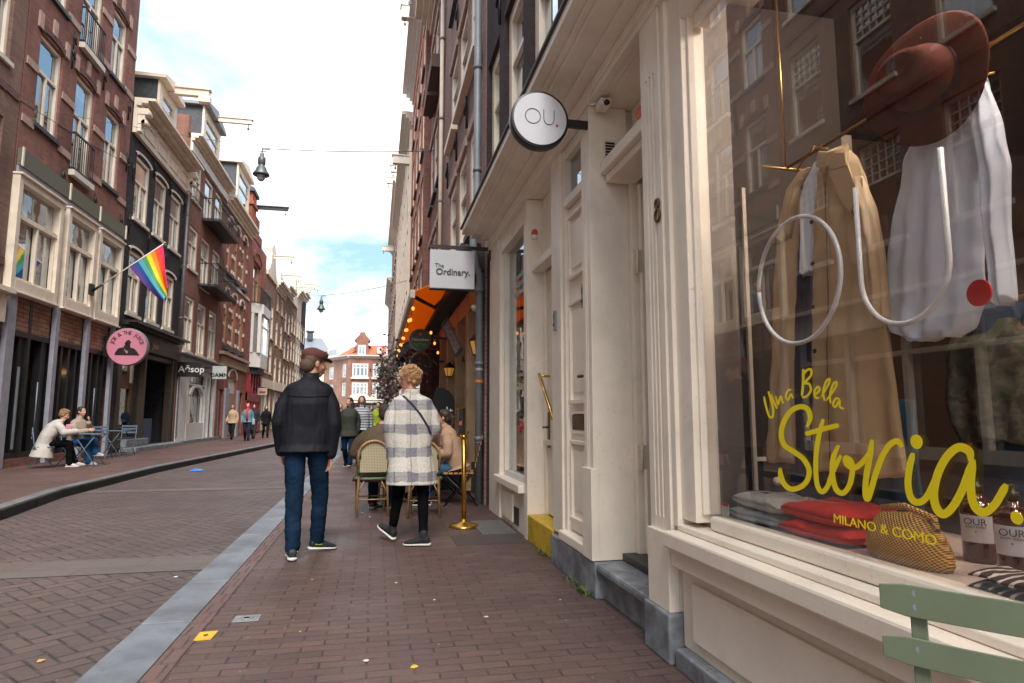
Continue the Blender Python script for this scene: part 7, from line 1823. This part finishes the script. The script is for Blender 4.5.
        secs += [(j['hip'], hv, .168 * b + o_, .115 * b + o_), (j['waist'], hv.lerp(sv, .4), (.150 + kw.get('w', 0)) * b + o_, .105 * b + o_), (ch, sv, .170 * b + o_, .118 * b + o_), (j['neck'] - (j['neck'] - ch) * .34, sv, .178 * b + o_ * .8, .088 * b + o_ * .7), (j['neck'] - (j['neck'] - ch) * .17, sv, .135 * b + o_ * .5, .076 * b + o_ * .5), (j['neck'] - (j['neck'] - ch) * .06, sv, .085 * b + o_ * .3, .070 * b + o_ * .3), (j['neck'] + (j['neck'] - ch) * .12, sv, .066 * b, .066 * b)]
        trunk(f, secs, 24)
        for S in 'LR':
            e_, w_ = j['el' + S], j['wr' + S]; ar = kw.get('arm', (.066, .054, .043))
            limb(f, [j['neck'] - (j['neck'] - ch) * .10, j['sh' + S] + (j['neck'] - j['sh' + S]) * .22 - V(0, 0, .030) * s], [.055 * b, .052 * b + o_ * .35])
            limb(f, [j['sh' + S] + (j['neck'] - j['sh' + S]) * .16 - V(0, 0, .052) * s, j['sh' + S].lerp(e_, .5), e_, e_.lerp(w_, .5), w_.lerp(e_, .03)], [ar[0] * b * .93 + o_ * .3, (ar[0] + ar[1]) * .5 * b + o_ * .25, ar[1] * b + o_ * .2, (ar[1] + ar[2]) / 2 * b + o_ * .2, ar[2] * b + o_ * .15], 16)
        me = solid(f, vox, 3, disp * kw.get('d', 1), kw.get('dsc', 8), 7)
        tp = part(kw.get('name', 'jacket'), me, m_, t_)
        f = MB(); nk = j['neck'] + (j['neck'] - ch).normalized() * .015; up = (j['neck'] - ch).normalized()
        rg = []
        for zq, r_ in ((-.03, .078), (.0, .072), (.035 * kw.get('col', 1), .068), (.035 * kw.get('col', 1), .060), (-.02, .062)):
            rg.append([tuple(nk + up * zq * s + V(r_ * math.cos(a), r_ * 1.05 * math.sin(a), (.008 * math.sin(a) if zq > .02 else 0)) * s) for a in [2 * math.pi * i / 24 for i in range(24)]])
        if kw.get('col', 1): f.rings(rg, closed=False); o = f.build('collar', m_, None); o.parent = tp
        t_['_'] = 0; del t_['_']
        bv = (me, tp)
    else: bv = None
    if hair:
        s = hsc; f = MB(); c = j['head']
        def P(x, y, z): return tuple(c + Mh @ (V(x, y, z) * s))
        if hairstyle != 'bald':
            f.ell(P(0, -.022, .040), (.084 * s, .094 * s, .088 * s), 20, 14, Mh)
            f.ell(P(0, -.055, -.01), (.074 * s, .062 * s, .075 * s), 18, 12, Mh)
        if hairstyle in ('bun', 'curly'):
            for i in range(26):
                a = i * 2.4; zz_ = .10 - i * .0055; r_ = .055 + .028 * (i / 26)
                f.ell(P(r_ * math.cos(a), -.035 + r_ * .9 * math.sin(a) * .8, zz_), .026 * s, 10, 8)
            f.ell(P(-.02, -.10, .055), (.040 * s, .036 * s, .038 * s), 12, 8, Mh); f.ell(P(.02, -.098, .03), (.034 * s, .034 * s, .036 * s), 12, 8, Mh); f.ell(P(0, .035, .10), (.05 * s, .035 * s, .022 * s), 12, 8, Mh)
        if hairstyle == 'pony': limb(f, [P(0, -.10, .05), P(0, -.14, .0), P(0, -.13, -.10), P(.01, -.11, -.22)], [.03 * s, .034 * s, .028 * s, .012 * s])
        if hairstyle == 'long':
            for sx in (-1, 0, 1): limb(f, [P(sx * .055, -.05, .03), P(sx * .065, -.055, -.08), P(sx * .07, -.05, -.20)], [.04 * s, .042 * s, .026 * s])
        if hairstyle == 'down':
            for sx in (-1, 1): limb(f, [P(sx * .055, -.0, .05), P(sx * .075, .02, -.05), P(sx * .075, .045, -.20)], [.035 * s, .034 * s, .022 * s])
            limb(f, [P(0, -.07, 0), P(0, -.06, -.15)], [.06 * s, .05 * s])
        part('hair', solid(f, max(vox * .8, .006), 1, .007 if hairstyle in ('bun', 'curly') else .003, 30, 2, stretch=(1, 1, 1)), hair, t_)
    if hat:
        s = hsc; kind, m_ = hat; c = j['head']
        def P(x, y, z): return tuple(c + Mh @ (V(x, y, z) * s))
        f = MB(); R_ = []
        for z, rx, ry, yo in ((.035, .083, .104, -.012), (.06, .088, .110, -.008), (.085, .086, .110, .0), (.105, .072, .098, .012), (.118, .045, .068, .018), (.122, .012, .02, .02)):
            R_.append([P(rx * math.cos(a), yo + ry * math.sin(a), z + .012 * math.sin(a) * -1 * (z > .05)) for a in [2 * math.pi * i / 28 for i in range(28)]])
        f.rings(R_); ht_ = f.build('flat_cap', m_, None); ht_.parent = t_
        f = MB(); R_ = []
        for y, w_, z in ((.07, .072, .052), (.10, .066, .050), (.13, .050, .042), (.148, .022, .034)):
            R_.append([P(w_ * math.cos(a), y, z + .007 * math.sin(a)) for a in [2 * math.pi * i / 14 for i in range(14)]])
        f.rings(R_); o = f.build('peak', m_, None); o.parent = ht_
        f = MB(); f.rings([[P(.084 * math.cos(a), -.012 + .105 * math.sin(a), z) for a in [2 * math.pi * i / 28 for i in range(28)]] for z in (.028, .046)], closed=False); o = f.build('cap_band', mk('cap band', (.05, .015, .012), .7), None); o.parent = ht_
    return t_, bv, j, s0_
def strap(t_, me, pts, r, mat, name='strap', back=True, n=24):
    bm = bmesh.new(); bm.from_mesh(me); tr = BVHTree.FromBMesh(bm); bm.free(); P = []
    for i in range(n + 1):
        u = i / n * (len(pts) - 1); k = min(int(u), len(pts) - 2); q = Vector(pts[k]).lerp(Vector(pts[k + 1]), u - k)
        o_ = Vector((q.x, -1.0 if back else 1.0, q.z)); h_ = tr.ray_cast(o_, Vector((0, 1 if back else -1, 0)))
        if h_[0] is not None: P.append(tuple(h_[0] + Vector((0, -.006 if back else .006, 0))))
    if len(P) > 2:
        f = MB(); f.tube(P, r, 6); o = f.build(name, mat, None); o.parent = t_
    return P
leather = mk('black blue leather jacket', (.010, .011, .016), .65, var=.35, scale=7, bump=.25, bscale=50, bdist=.003, spec=.15)
jeans = mk('indigo denim', (.008, .020, .042), .9, var=.4, scale=7, bump=.2, bscale=220, bdist=.001, spec=.04)
blackc = mk('black cloth', (.004, .004, .005), .9, var=.3, spec=.05)
sneak = mk('navy black sneaker', (.012, .016, .022), .6, var=.4, scale=20)
wsole = mk('white rubber sole', (.60, .59, .56), .6, dirt=.2)
# --- man with the cap
man, bvm, jm, sm_ = person('man in a rust brown flat cap, black leather jacket and dark jeans walking away', (-.585, 6.0, .004), R(2),
    pose(hip=(-.01, .0, .94), waist=(0, 0, 1.10), chest=(0, .0, 1.29), neck=(.01, .0, 1.50), head=(.035, .03, 1.648), yaw=-62, tilt=-6, hs=1.07,
         shL=(-.185, 0, 1.42), elL=(-.238, -.02, 1.13), wrL=(-.215, .10, .875), shR=(.18, 0, 1.42), elR=(.228, -.06, 1.12), wrR=(.205, -.02, .85),
         hpL=(-.095, 0, .92), knL=(-.085, -.05, .49), anL=(-.075, -.16, .09), hpR=(.09, 0, .92), knR=(.12, .10, .50), anR=(.105, .15, .10), ftL=(8, 0), ftR=(-62, 6), palmR=(-.9, -.45, 0), palmL=(.9, 0, 0)),
    H=1.78, skin='tan', vox=.007, top=(leather, dict(o=.024, hem=.06, flare=.015, arm=(.060, .053, .045), w=.024, d=1.0, col=1.5)), bottom=(jeans, dict(r=(.090, .070, .058), d=.8)), shoes=sneak, sole=wsole,
    hair=mk('grey brown hair', (.10, .06, .04), .8), hat=('cap', mk('rust brown cap', (.085, .022, .016), .85, bump=.3, bscale=120)), build=1.04, curl=.45)
P_s = strap(man, bvm[0], [(-.17, 0, 1.385), (-.08, 0, 1.375), (0, 0, 1.372), (.08, 0, 1.375), (.17, 0, 1.385)], .0035, leather, 'yoke_seam')
lime = mk('lime shoe accent', (.35, .42, .03), .5)
for ax, ay, yw in ((-.075, -.16, 8), (.105, .15, -62)):
    M = Matrix.Rotation(R(yw), 3, 'Z'); f = MB()
    for sx in (-1, 1): f.tube([tuple((Vector((ax, ay, .09)) + M @ V(sx * .038, -.03, -.02)) * sm_), tuple((Vector((ax, ay, .09)) + M @ V(sx * .043, .03, -.03)) * sm_)], .007, 6)
    o = f.build('shoe_stripe', lime, None); o.parent = man
# --- woman with the plaid coat
pl = NT('plaid wool coat'); px_ = pl.xyz(pl.obj())
fz = pl.noise(pl.obj(), 60, 4, .7)
zj = pl.math('ADD', px_[2], pl.math('MULTIPLY', fz, .012)); wz = pl.noise(pl.obj(), 5, 2); zj = pl.math('ADD', zj, pl.math('MULTIPLY', wz, .07)); xj = pl.math('ADD', pl.math('ADD', px_[0], pl.math('MULTIPLY', fz, .008)), pl.math('MULTIPLY', pl.noise(pl.obj(), 4.2, 2), .06)); xj = pl.math('ADD', xj, pl.math('MULTIPLY', pl.math('GREATER_THAN', pl.math('ABSOLUTE', px_[0]), .185), .06))
def band(c, per, off, wd):
    m_ = pl.math('FRACT', pl.math('DIVIDE', pl.math('ADD', c, off + 10 * per), per)); return pl.math('LESS_THAN', m_, wd)
hb = band(zj, .225, .045, .42); vb = band(xj, .20, .035, .50)
base_ = pl.mix(hb, (.60, .56, .50), (.33, .32, .32)); base_ = pl.mix(pl.math('MULTIPLY', hb, vb), base_, (.17, .185, .225)); base_ = pl.mix(pl.math('MULTIPLY', pl.math('MULTIPLY', vb, .35), pl.math('SUBTRACT', 1, hb)), base_, (.36, .33, .31))
l1 = band(xj, .20, .0, .05); base_ = pl.mix(pl.math('MULTIPLY', l1, .6), base_, (.28, .10, .08)); l2 = band(zj, .225, .0, .04); base_ = pl.mix(pl.math('MULTIPLY', l2, .5), base_, (.28, .13, .09))
base_ = pl.mix(1.0, base_, pl.ramp(fz, [(.3, (.72, .72, .72)), (.7, (1.15, 1.15, 1.15))]), 'MULTIPLY')
pl.l(base_, pl.b.inputs['Base Color']); pl.b.inputs['Roughness'].default_value = .95; pl.bump(pl.noise(pl.obj(), 140, 3), .8, .006)
wom, bvw, jw, sw_ = person('woman with blond pinned-up curls and a grey plaid coat walking away, face turned left', (.355, 6.38, .004), R(6),
    pose(hip=(.0, 0, .93), chest=(0, .01, 1.28), neck=(.0, -.0, 1.475), head=(-.025, .02, 1.63), yaw=72, tilt=-3, roll=0,
         shL=(-.17, 0, 1.40), elL=(-.225, -.03, 1.12), wrL=(-.165, .04, .80 + .02), shR=(.155, 0, 1.40), elR=(.222, -.02, 1.12), wrR=(.16, .22, 1.05),
         hpL=(-.085, .0, .91), knL=(-.11, .08, .50), anL=(-.155, .13, .12), hpR=(.085, 0, .91), knR=(.12, -.02, .49), anR=(.10, -.19, .085), ftL=(35, -26), ftR=(72, 0), palmL=(.9, .3, 0), palmR=(-.3, -.2, -1)),
    H=1.69, skin='rosy', vox=.007, top=(pl.m, dict(o=.028, hem=.36, flare=.055, arm=(.074, .068, .062), w=.045, d=1.0, name='plaid_coat', dsc=6, dn=(0.02, -.03, -1))),
    bottom=(blackc, dict(r=(.088, .062, .045), short=.12, d=.6)), shoes=mk('black knit trainer', (.012, .012, .014), .8), sole=wsole, hair=mk('strawberry blond hair', (.46, .25, .11), .6, var=.4, scale=30), hairstyle='curly', build=.98, curl=.6)
strap(wom, bvw[0], [(-.10, 0, 1.40), (-.02, 0, 1.32), (.06, 0, 1.22), (.14, 0, 1.10), (.17, 0, 1.03)], .010, mk('navy strap', (.015, .02, .04), .5), 'shoulder_strap')
f = MB(); random.seed(9); c_ = jw['head']
for i in range(170):
    a = random.random() * 6.28; e = random.uniform(-.1, 1.4); d_ = V(math.cos(a) * math.cos(e), math.sin(a) * math.cos(e) - .15, math.sin(e))
    p = c_ + V(0, -.02, .03) + V(d_.x * .088, d_.y * .096, d_.z * .092); t1 = d_.cross(V(random.gauss(0, 1), random.gauss(0, 1), random.gauss(0, 1))).normalized(); k = random.uniform(.018, .035)
    f.tube([tuple(p + t1 * k * math.cos(q_ * .9) + d_ * (.012 * math.sin(q_ * 1.3) + .004) + d_.cross(t1) * k * math.sin(q_ * .9)) for q_ in range(6)], [.0022, .003, .003, .0028, .002, .001], 4)
o = f.build('loose_strands', mk('strawberry blond strands', (.55, .32, .15), .5), None); o.parent = wom; o['kind'] = 'stuff'
# --- people at the cafe
brownj = mk('olive brown jacket', (.075, .045, .022), .75, var=.3, scale=8)
person('person in an olive brown jacket seated back to us on the nearest wicker chair', (.0, 8.42, .002), R(-14),
    sitpose(head=(.10, .14, 1.24), neck=(.06, .09, 1.07), chest=(.03, .04, .87), shL=(-.15, .05, .99), shR=(.22, .08, 1.02), elL=(-.26, .08, .74), wrL=(-.2, .3, .70)), H=1.75, top=(brownj, dict(o=.04, hem=.14, flare=.05, dn=(0, -.15, -1), arm=(.078, .07, .06), w=.04)), bottom=(jeans, {}), shoes=mk('oxblood shoe', (.10, .02, .02), .5), sole=wsole, hair=mk('dark brown hair', (.03, .018, .012), .7), vox=.010)
person('woman in a tan hooded jumper with a dark ponytail on the slatted chair', (1.12, 9.0, .002), R(82),
    sitpose(hip=(0, -.02, .54), waist=(0, .02, .69), chest=(0, .09, .89), neck=(0, .14, 1.08), head=(0, .19, 1.235), yaw=-8, shL=(-.17, .12, 1.0), shR=(.17, .12, 1.0), elL=(-.22, .12, .74), wrL=(-.12, .36, .70), elR=(.22, .16, .75), wrR=(.10, .38, .72)),
    H=1.68, top=(mk('tan wool jumper', (.42, .26, .17), .9, var=.12, scale=10), dict(o=.035, hem=.03, arm=(.072, .064, .05), w=.03, col=1.2, name='jumper')), bottom=(mk('mid blue jeans', (.03, .09, .17), .85), {}), shoes=blackc, sole=wsole, hair=mk('dark auburn hair', (.035, .015, .01), .6), hairstyle='pony', vox=.008)
person('woman with dark hair and a red scarf sitting beyond the tan jumper', (1.02, 10.05, .002), R(100),
    sitpose(yaw=12, elR=(.22, .14, .80), wrR=(.06, .30, .92)), H=1.64, top=(mk('rust brown coat', (.10, .04, .025), .8), dict(o=.03, hem=.08, arm=(.07, .06, .05))), bottom=(blackc, {}), shoes=blackc, sole=blackc, hair=mk('black brown hair', (.014, .009, .008), .6), hairstyle='long', vox=.010)
f = MB(); sc_ = Vector((1.02, 10.05, 0)); M = Matrix.Rotation(R(100), 3, 'Z')
rsc = mk('red patterned scarf', (.50, .03, .04), .8, var=.5, scale=30)
q = sc_ + M @ V(0, .10, 1.02)
for i in range(3): f.tube([tuple(q + V(.085 * math.cos(a), .085 * math.sin(a), -.03 + .025 * i + .01 * math.sin(3 * a))) for a in [2 * math.pi * k / 16 for k in range(17)]], .028, 8)
f.tube([tuple(q + M @ V(-.03, .09, -.02)), tuple(q + M @ V(-.04, .16, -.12)), tuple(q + M @ V(-.04, .17, -.25))], .035, 8)
o = f.build('fabric', rsc, None)
for p_ in list(col.objects):
    if p_.get('label', '').startswith('woman with dark hair and a red scarf'): 
        o.name = 'scarf'; o.parent = p_; o.matrix_parent_inverse = (Matrix.Translation(p_.location) @ Matrix.Rotation(R(100), 4, 'Z')).inverted()
person('person in a charcoal hoodie sitting deeper in the terrace with back to us', (.30, 12.0, .002), R(-20), sitpose(), H=1.74, top=(mk('charcoal hoodie', (.04, .04, .045), .85, spec=.15), dict(o=.035, hem=.05, col=1.3)), bottom=(jeans, {}), shoes=blackc, sole=wsole, hair=mk('brown hair', (.06, .03, .02), .6), vox=.014, eyes=False)
person('person in a dusty red shirt facing us deeper in the terrace', (.55, 13.3, .002), R(165), sitpose(), H=1.70, top=(mk('dusty red shirt', (.30, .06, .05), .85, spec=.15), dict(o=.03, hem=.05)), bottom=(blackc, {}), shoes=blackc, sole=wsole, hair=mk('dark brown hair', (.03, .018, .012), .7), hairstyle='long', vox=.014, eyes=False)
# --- approaching group
stp = NT('striped jumper'); sx_ = stp.xyz(stp.obj())
wv_ = stp.math('FRACT', stp.math('MULTIPLY', stp.math('ADD', sx_[2], stp.math('MULTIPLY', stp.noise(stp.obj(), 5, 2), .02)), 15)); stp.l(stp.mix(stp.math('LESS_THAN', wv_, .32), (.42, .44, .48), (.03, .035, .06)), stp.b.inputs['Base Color']); stp.b.inputs['Roughness'].default_value = .9
ql = onY(16.8, 361.5, 417); 
person('woman in a white jumper with navy stripes walking towards us, blue strap on one shoulder', (ql.x, 16.8, .002), R(178), walkpose(yaw=0), H=1.72, top=(stp.m, dict(o=.03, hem=.04, arm=(.07, .062, .05), w=.03, name='jumper')), bottom=(blackc, {}), shoes=blackc, sole=wsole, hair=mk('brown hair', (.06, .03, .02), .6), hairstyle='down', vox=.011)
ql = onY(16.2, 349, 417)
drk = mk('dark green coat', (.025, .03, .02), .8); grb = mk('grey blue coat', (.05, .06, .08), .8)
person('person in a dark green coat walking beside the striped jumper', (ql.x, 16.2, .002), R(172), walkpose(yaw=-25, wrR=(.20, .2, 1.0)), H=1.66, top=(drk, dict(o=.04, hem=.16, flare=.04)), bottom=(jeans, {}), shoes=blackc, sole=wsole, hair=mk('dark brown hair', (.03, .018, .012), .7), hairstyle='long', vox=.013, eyes=False)
def wk_at(px_x, Y, label, topc, botc, hairc=(.04, .02, .012), H=1.7, rz=180, hs='short', dy=0, yaw=0, hem=.05, skin='fair', z=.002):
    q = onY(Y, px_x, 417); nm = 'cloth %.2f %.2f %.2f'
    return person(label, (q.x, Y, z), R(rz), walkpose(yaw=yaw), H=H, skin=skin, top=(mk(nm % topc, topc, .85, spec=.15), dict(o=.03, hem=hem, flare=.03)), bottom=(mk(nm % botc, botc, .85, spec=.15), {}), shoes=blackc, sole=blackc, hair=mk('hair %.2f' % hairc[0], hairc, .7), hairstyle=hs, vox=.018, eyes=False, disp=.004)
wk_at(340, 24, 'person in a pale pink top and jeans walking left of the group in the road', (.45, .30, .27), (.10, .14, .2), (.2, .12, .06), 1.68, 185, 'down')
wk_at(378, 24, 'person in a neon yellow vest behind the terrace', (.30, .38, .03), (.02, .02, .03), rz=170, H=1.74)
wk_at(371, 27, 'person in a magenta coat in the far crowd', (.40, .04, .15), (.03, .03, .04), rz=190, H=1.66, hs='long')
wk_at(355.5, 30, 'person in a grey coat in the far crowd behind the striped jumper', (.12, .12, .13), (.02, .02, .03), rz=0, H=1.78)
wk_at(345.5, 36, 'person in a beige coat far off on the kerb band', (.34, .27, .2), (.03, .03, .04), rz=180, H=1.72)
wk_at(333, 42, 'person in a white shirt far off in the road', (.5, .5, .5), (.05, .06, .1), rz=175, H=1.78)
wk_at(366, 44, 'person in a navy coat far off, right of the beige coat', (.02, .03, .06), (.02, .02, .02), rz=10, H=1.76)
wk_at(380, 31, 'person in a burgundy jacket near the far terrace', (.15, .02, .03), (.02, .02, .03), rz=150, H=1.72)
# --- pedestrians on the left pavement
wk_at(232.5, 33.5, 'woman in a beige coat with a shoulder bag walking on the left pavement', (.52, .36, .24), (.014, .014, .018), (.16, .07, .04), 1.68, 170, 'down', hem=.12, z=.117)
wk_at(247.5, 31.5, 'woman in a light blue jacket and red scarf walking on the left pavement', (.12, .22, .28), (.015, .018, .035), (.3, .18, .1), 1.70, 185, 'short', hem=.06, z=.117)
wk_at(254, 34.5, 'dark clad man walking just behind the light blue jacket', (.03, .03, .035), (.03, .03, .03), H=1.72, rz=175, z=.117)
wk_at(266, 35.5, 'person all in black walking alone near the kerb, right of the light blue jacket', (.008, .008, .009), (.008, .008, .009), H=1.66, rz=195, hs='long', hem=.2, z=.117)
for o in list(col.objects):
    lb = o.get('label', '')
    if lb.startswith('woman in a beige coat with a shoulder'):
        f = MB(); f.box(.22, .32, -.16, .16, .72, 1.0); b_ = f.build('shoulder_bag', mk('taupe bag', (.28, .22, .18), .6), None, bevel=.02); b_.parent = o
        f = MB(); f.tube([(.27, -.14, 1.0), (.17, -.05, 1.42), (.16, .03, 1.42), (.27, .14, 1.0)], .012, 6); s_ = f.build('bag_strap', blackc, None); s_.parent = b_
    if lb.startswith('woman in a light blue jacket'):
        f = MB(); 
        for i in range(2): f.tube([(.075 * math.cos(a), .085 * math.sin(a), 1.43 + .03 * i) for a in [2 * math.pi * k / 14 for k in range(15)]], .032, 8)
        f.tube([(0, .11, 1.44), (.02, .155, 1.2), (.0, .16, .92)], .05, 8); b_ = f.build('scarf', rsc, None); b_.parent = o
        f = MB(); f.box(-.33, -.22, -.1, .14, .74, 1.0); b_ = f.build('shoulder_bag', mk('pale grey bag', (.36, .38, .42), .6), None, bevel=.02); b_.parent = o
# --- the two women at the left terrace
pt = mk('pale trench cloth', (.50, .46, .42), .8, var=.08)
person('woman in a pale trench coat hunched over the left terrace table', (-6.98, 15.80, PZ), R(-66),
    sitpose(waist=(0, .04, .69), chest=(.02, .15, .87), neck=(.04, .26, 1.02), head=(.05, .33, 1.17), yaw=-20, tilt=-25, shL=(-.15, .20, .98), shR=(.20, .21, .98), elL=(-.22, .30, .76), wrL=(-.08, .52, .78), elR=(.26, .34, .77), wrR=(.12, .56, .79), knL=(-.08, .44, .52), anL=(.0, .60, .10), knR=(.12, .46, .52), anR=(.2, .48, .085), hdirL=(.3, 1, 0), hdirR=(-.2, 1, 0), palmL=(0, 0, -1), palmR=(0, 0, -1)),
    H=1.70, top=(pt, dict(o=.04, hem=.30, flare=.07, dn=(.0, -.12, -1), arm=(.072, .066, .06), w=.04, name='trench_coat')), bottom=(blackc, {}), shoes=mk('white trainer', (.55, .52, .5), .6), sole=wsole, hair=mk('light brown hair', (.26, .15, .07), .6), hairstyle='curly', vox=.009)
person('woman in a beige jumper and bright blue trousers drinking at the left terrace table', (-6.78, 16.75, PZ), R(-108),
    sitpose(yaw=-5, head=(0, .12, 1.24), elL=(-.2, .2, .80), wrL=(-.02, .30, .98), elR=(.23, .16, .76), wrR=(.12, .40, .80), knL=(-.06, .44, .54), anL=(.18, .72, .30), knR=(.10, .42, .50), anR=(.10, .50, .085), hdirL=(.2, .3, 1), palmL=(.3, -1, .2)),
    H=1.70, top=(mk('beige jumper cloth', (.36, .28, .22), .9), dict(o=.03, hem=.04, arm=(.07, .06, .05), name='jumper')), bottom=(mk('bright blue trousers', (.005, .07, .20), .8), dict(r=(.10, .09, .085))), shoes=mk('white trainer', (.55, .52, .5), .6), sole=wsole, hair=mk('dark brown hair', (.03, .018, .012), .7), hairstyle='short', vox=.009)
f = MB(); c_ = onY(16.5, 69, 427); f.box(c_.x - .06, c_.x + .10, 16.46, 16.52, c_.z - .06, c_.z + .06); o = f.build('napkin', mk('pink napkin', (.65, .26, .36), .8), None, loc=tuple(c_), bevel=.02); tag(o, 'pink paper wrapper held over the blue grey table', 'wrapper')
# person inside the black house's shop doorway
wk_at(131, 22.9, 'person with orange hair and a dark jacket inside the shop window of the black house', (.03, .032, .036), (.03, .05, .09), (.60, .26, .03), 1.66, 160, z=.3)
bpy.data.objects[[o.name for o in col.objects if o.get('label','').startswith('person with orange hair')][0]].location.x = XL - .42
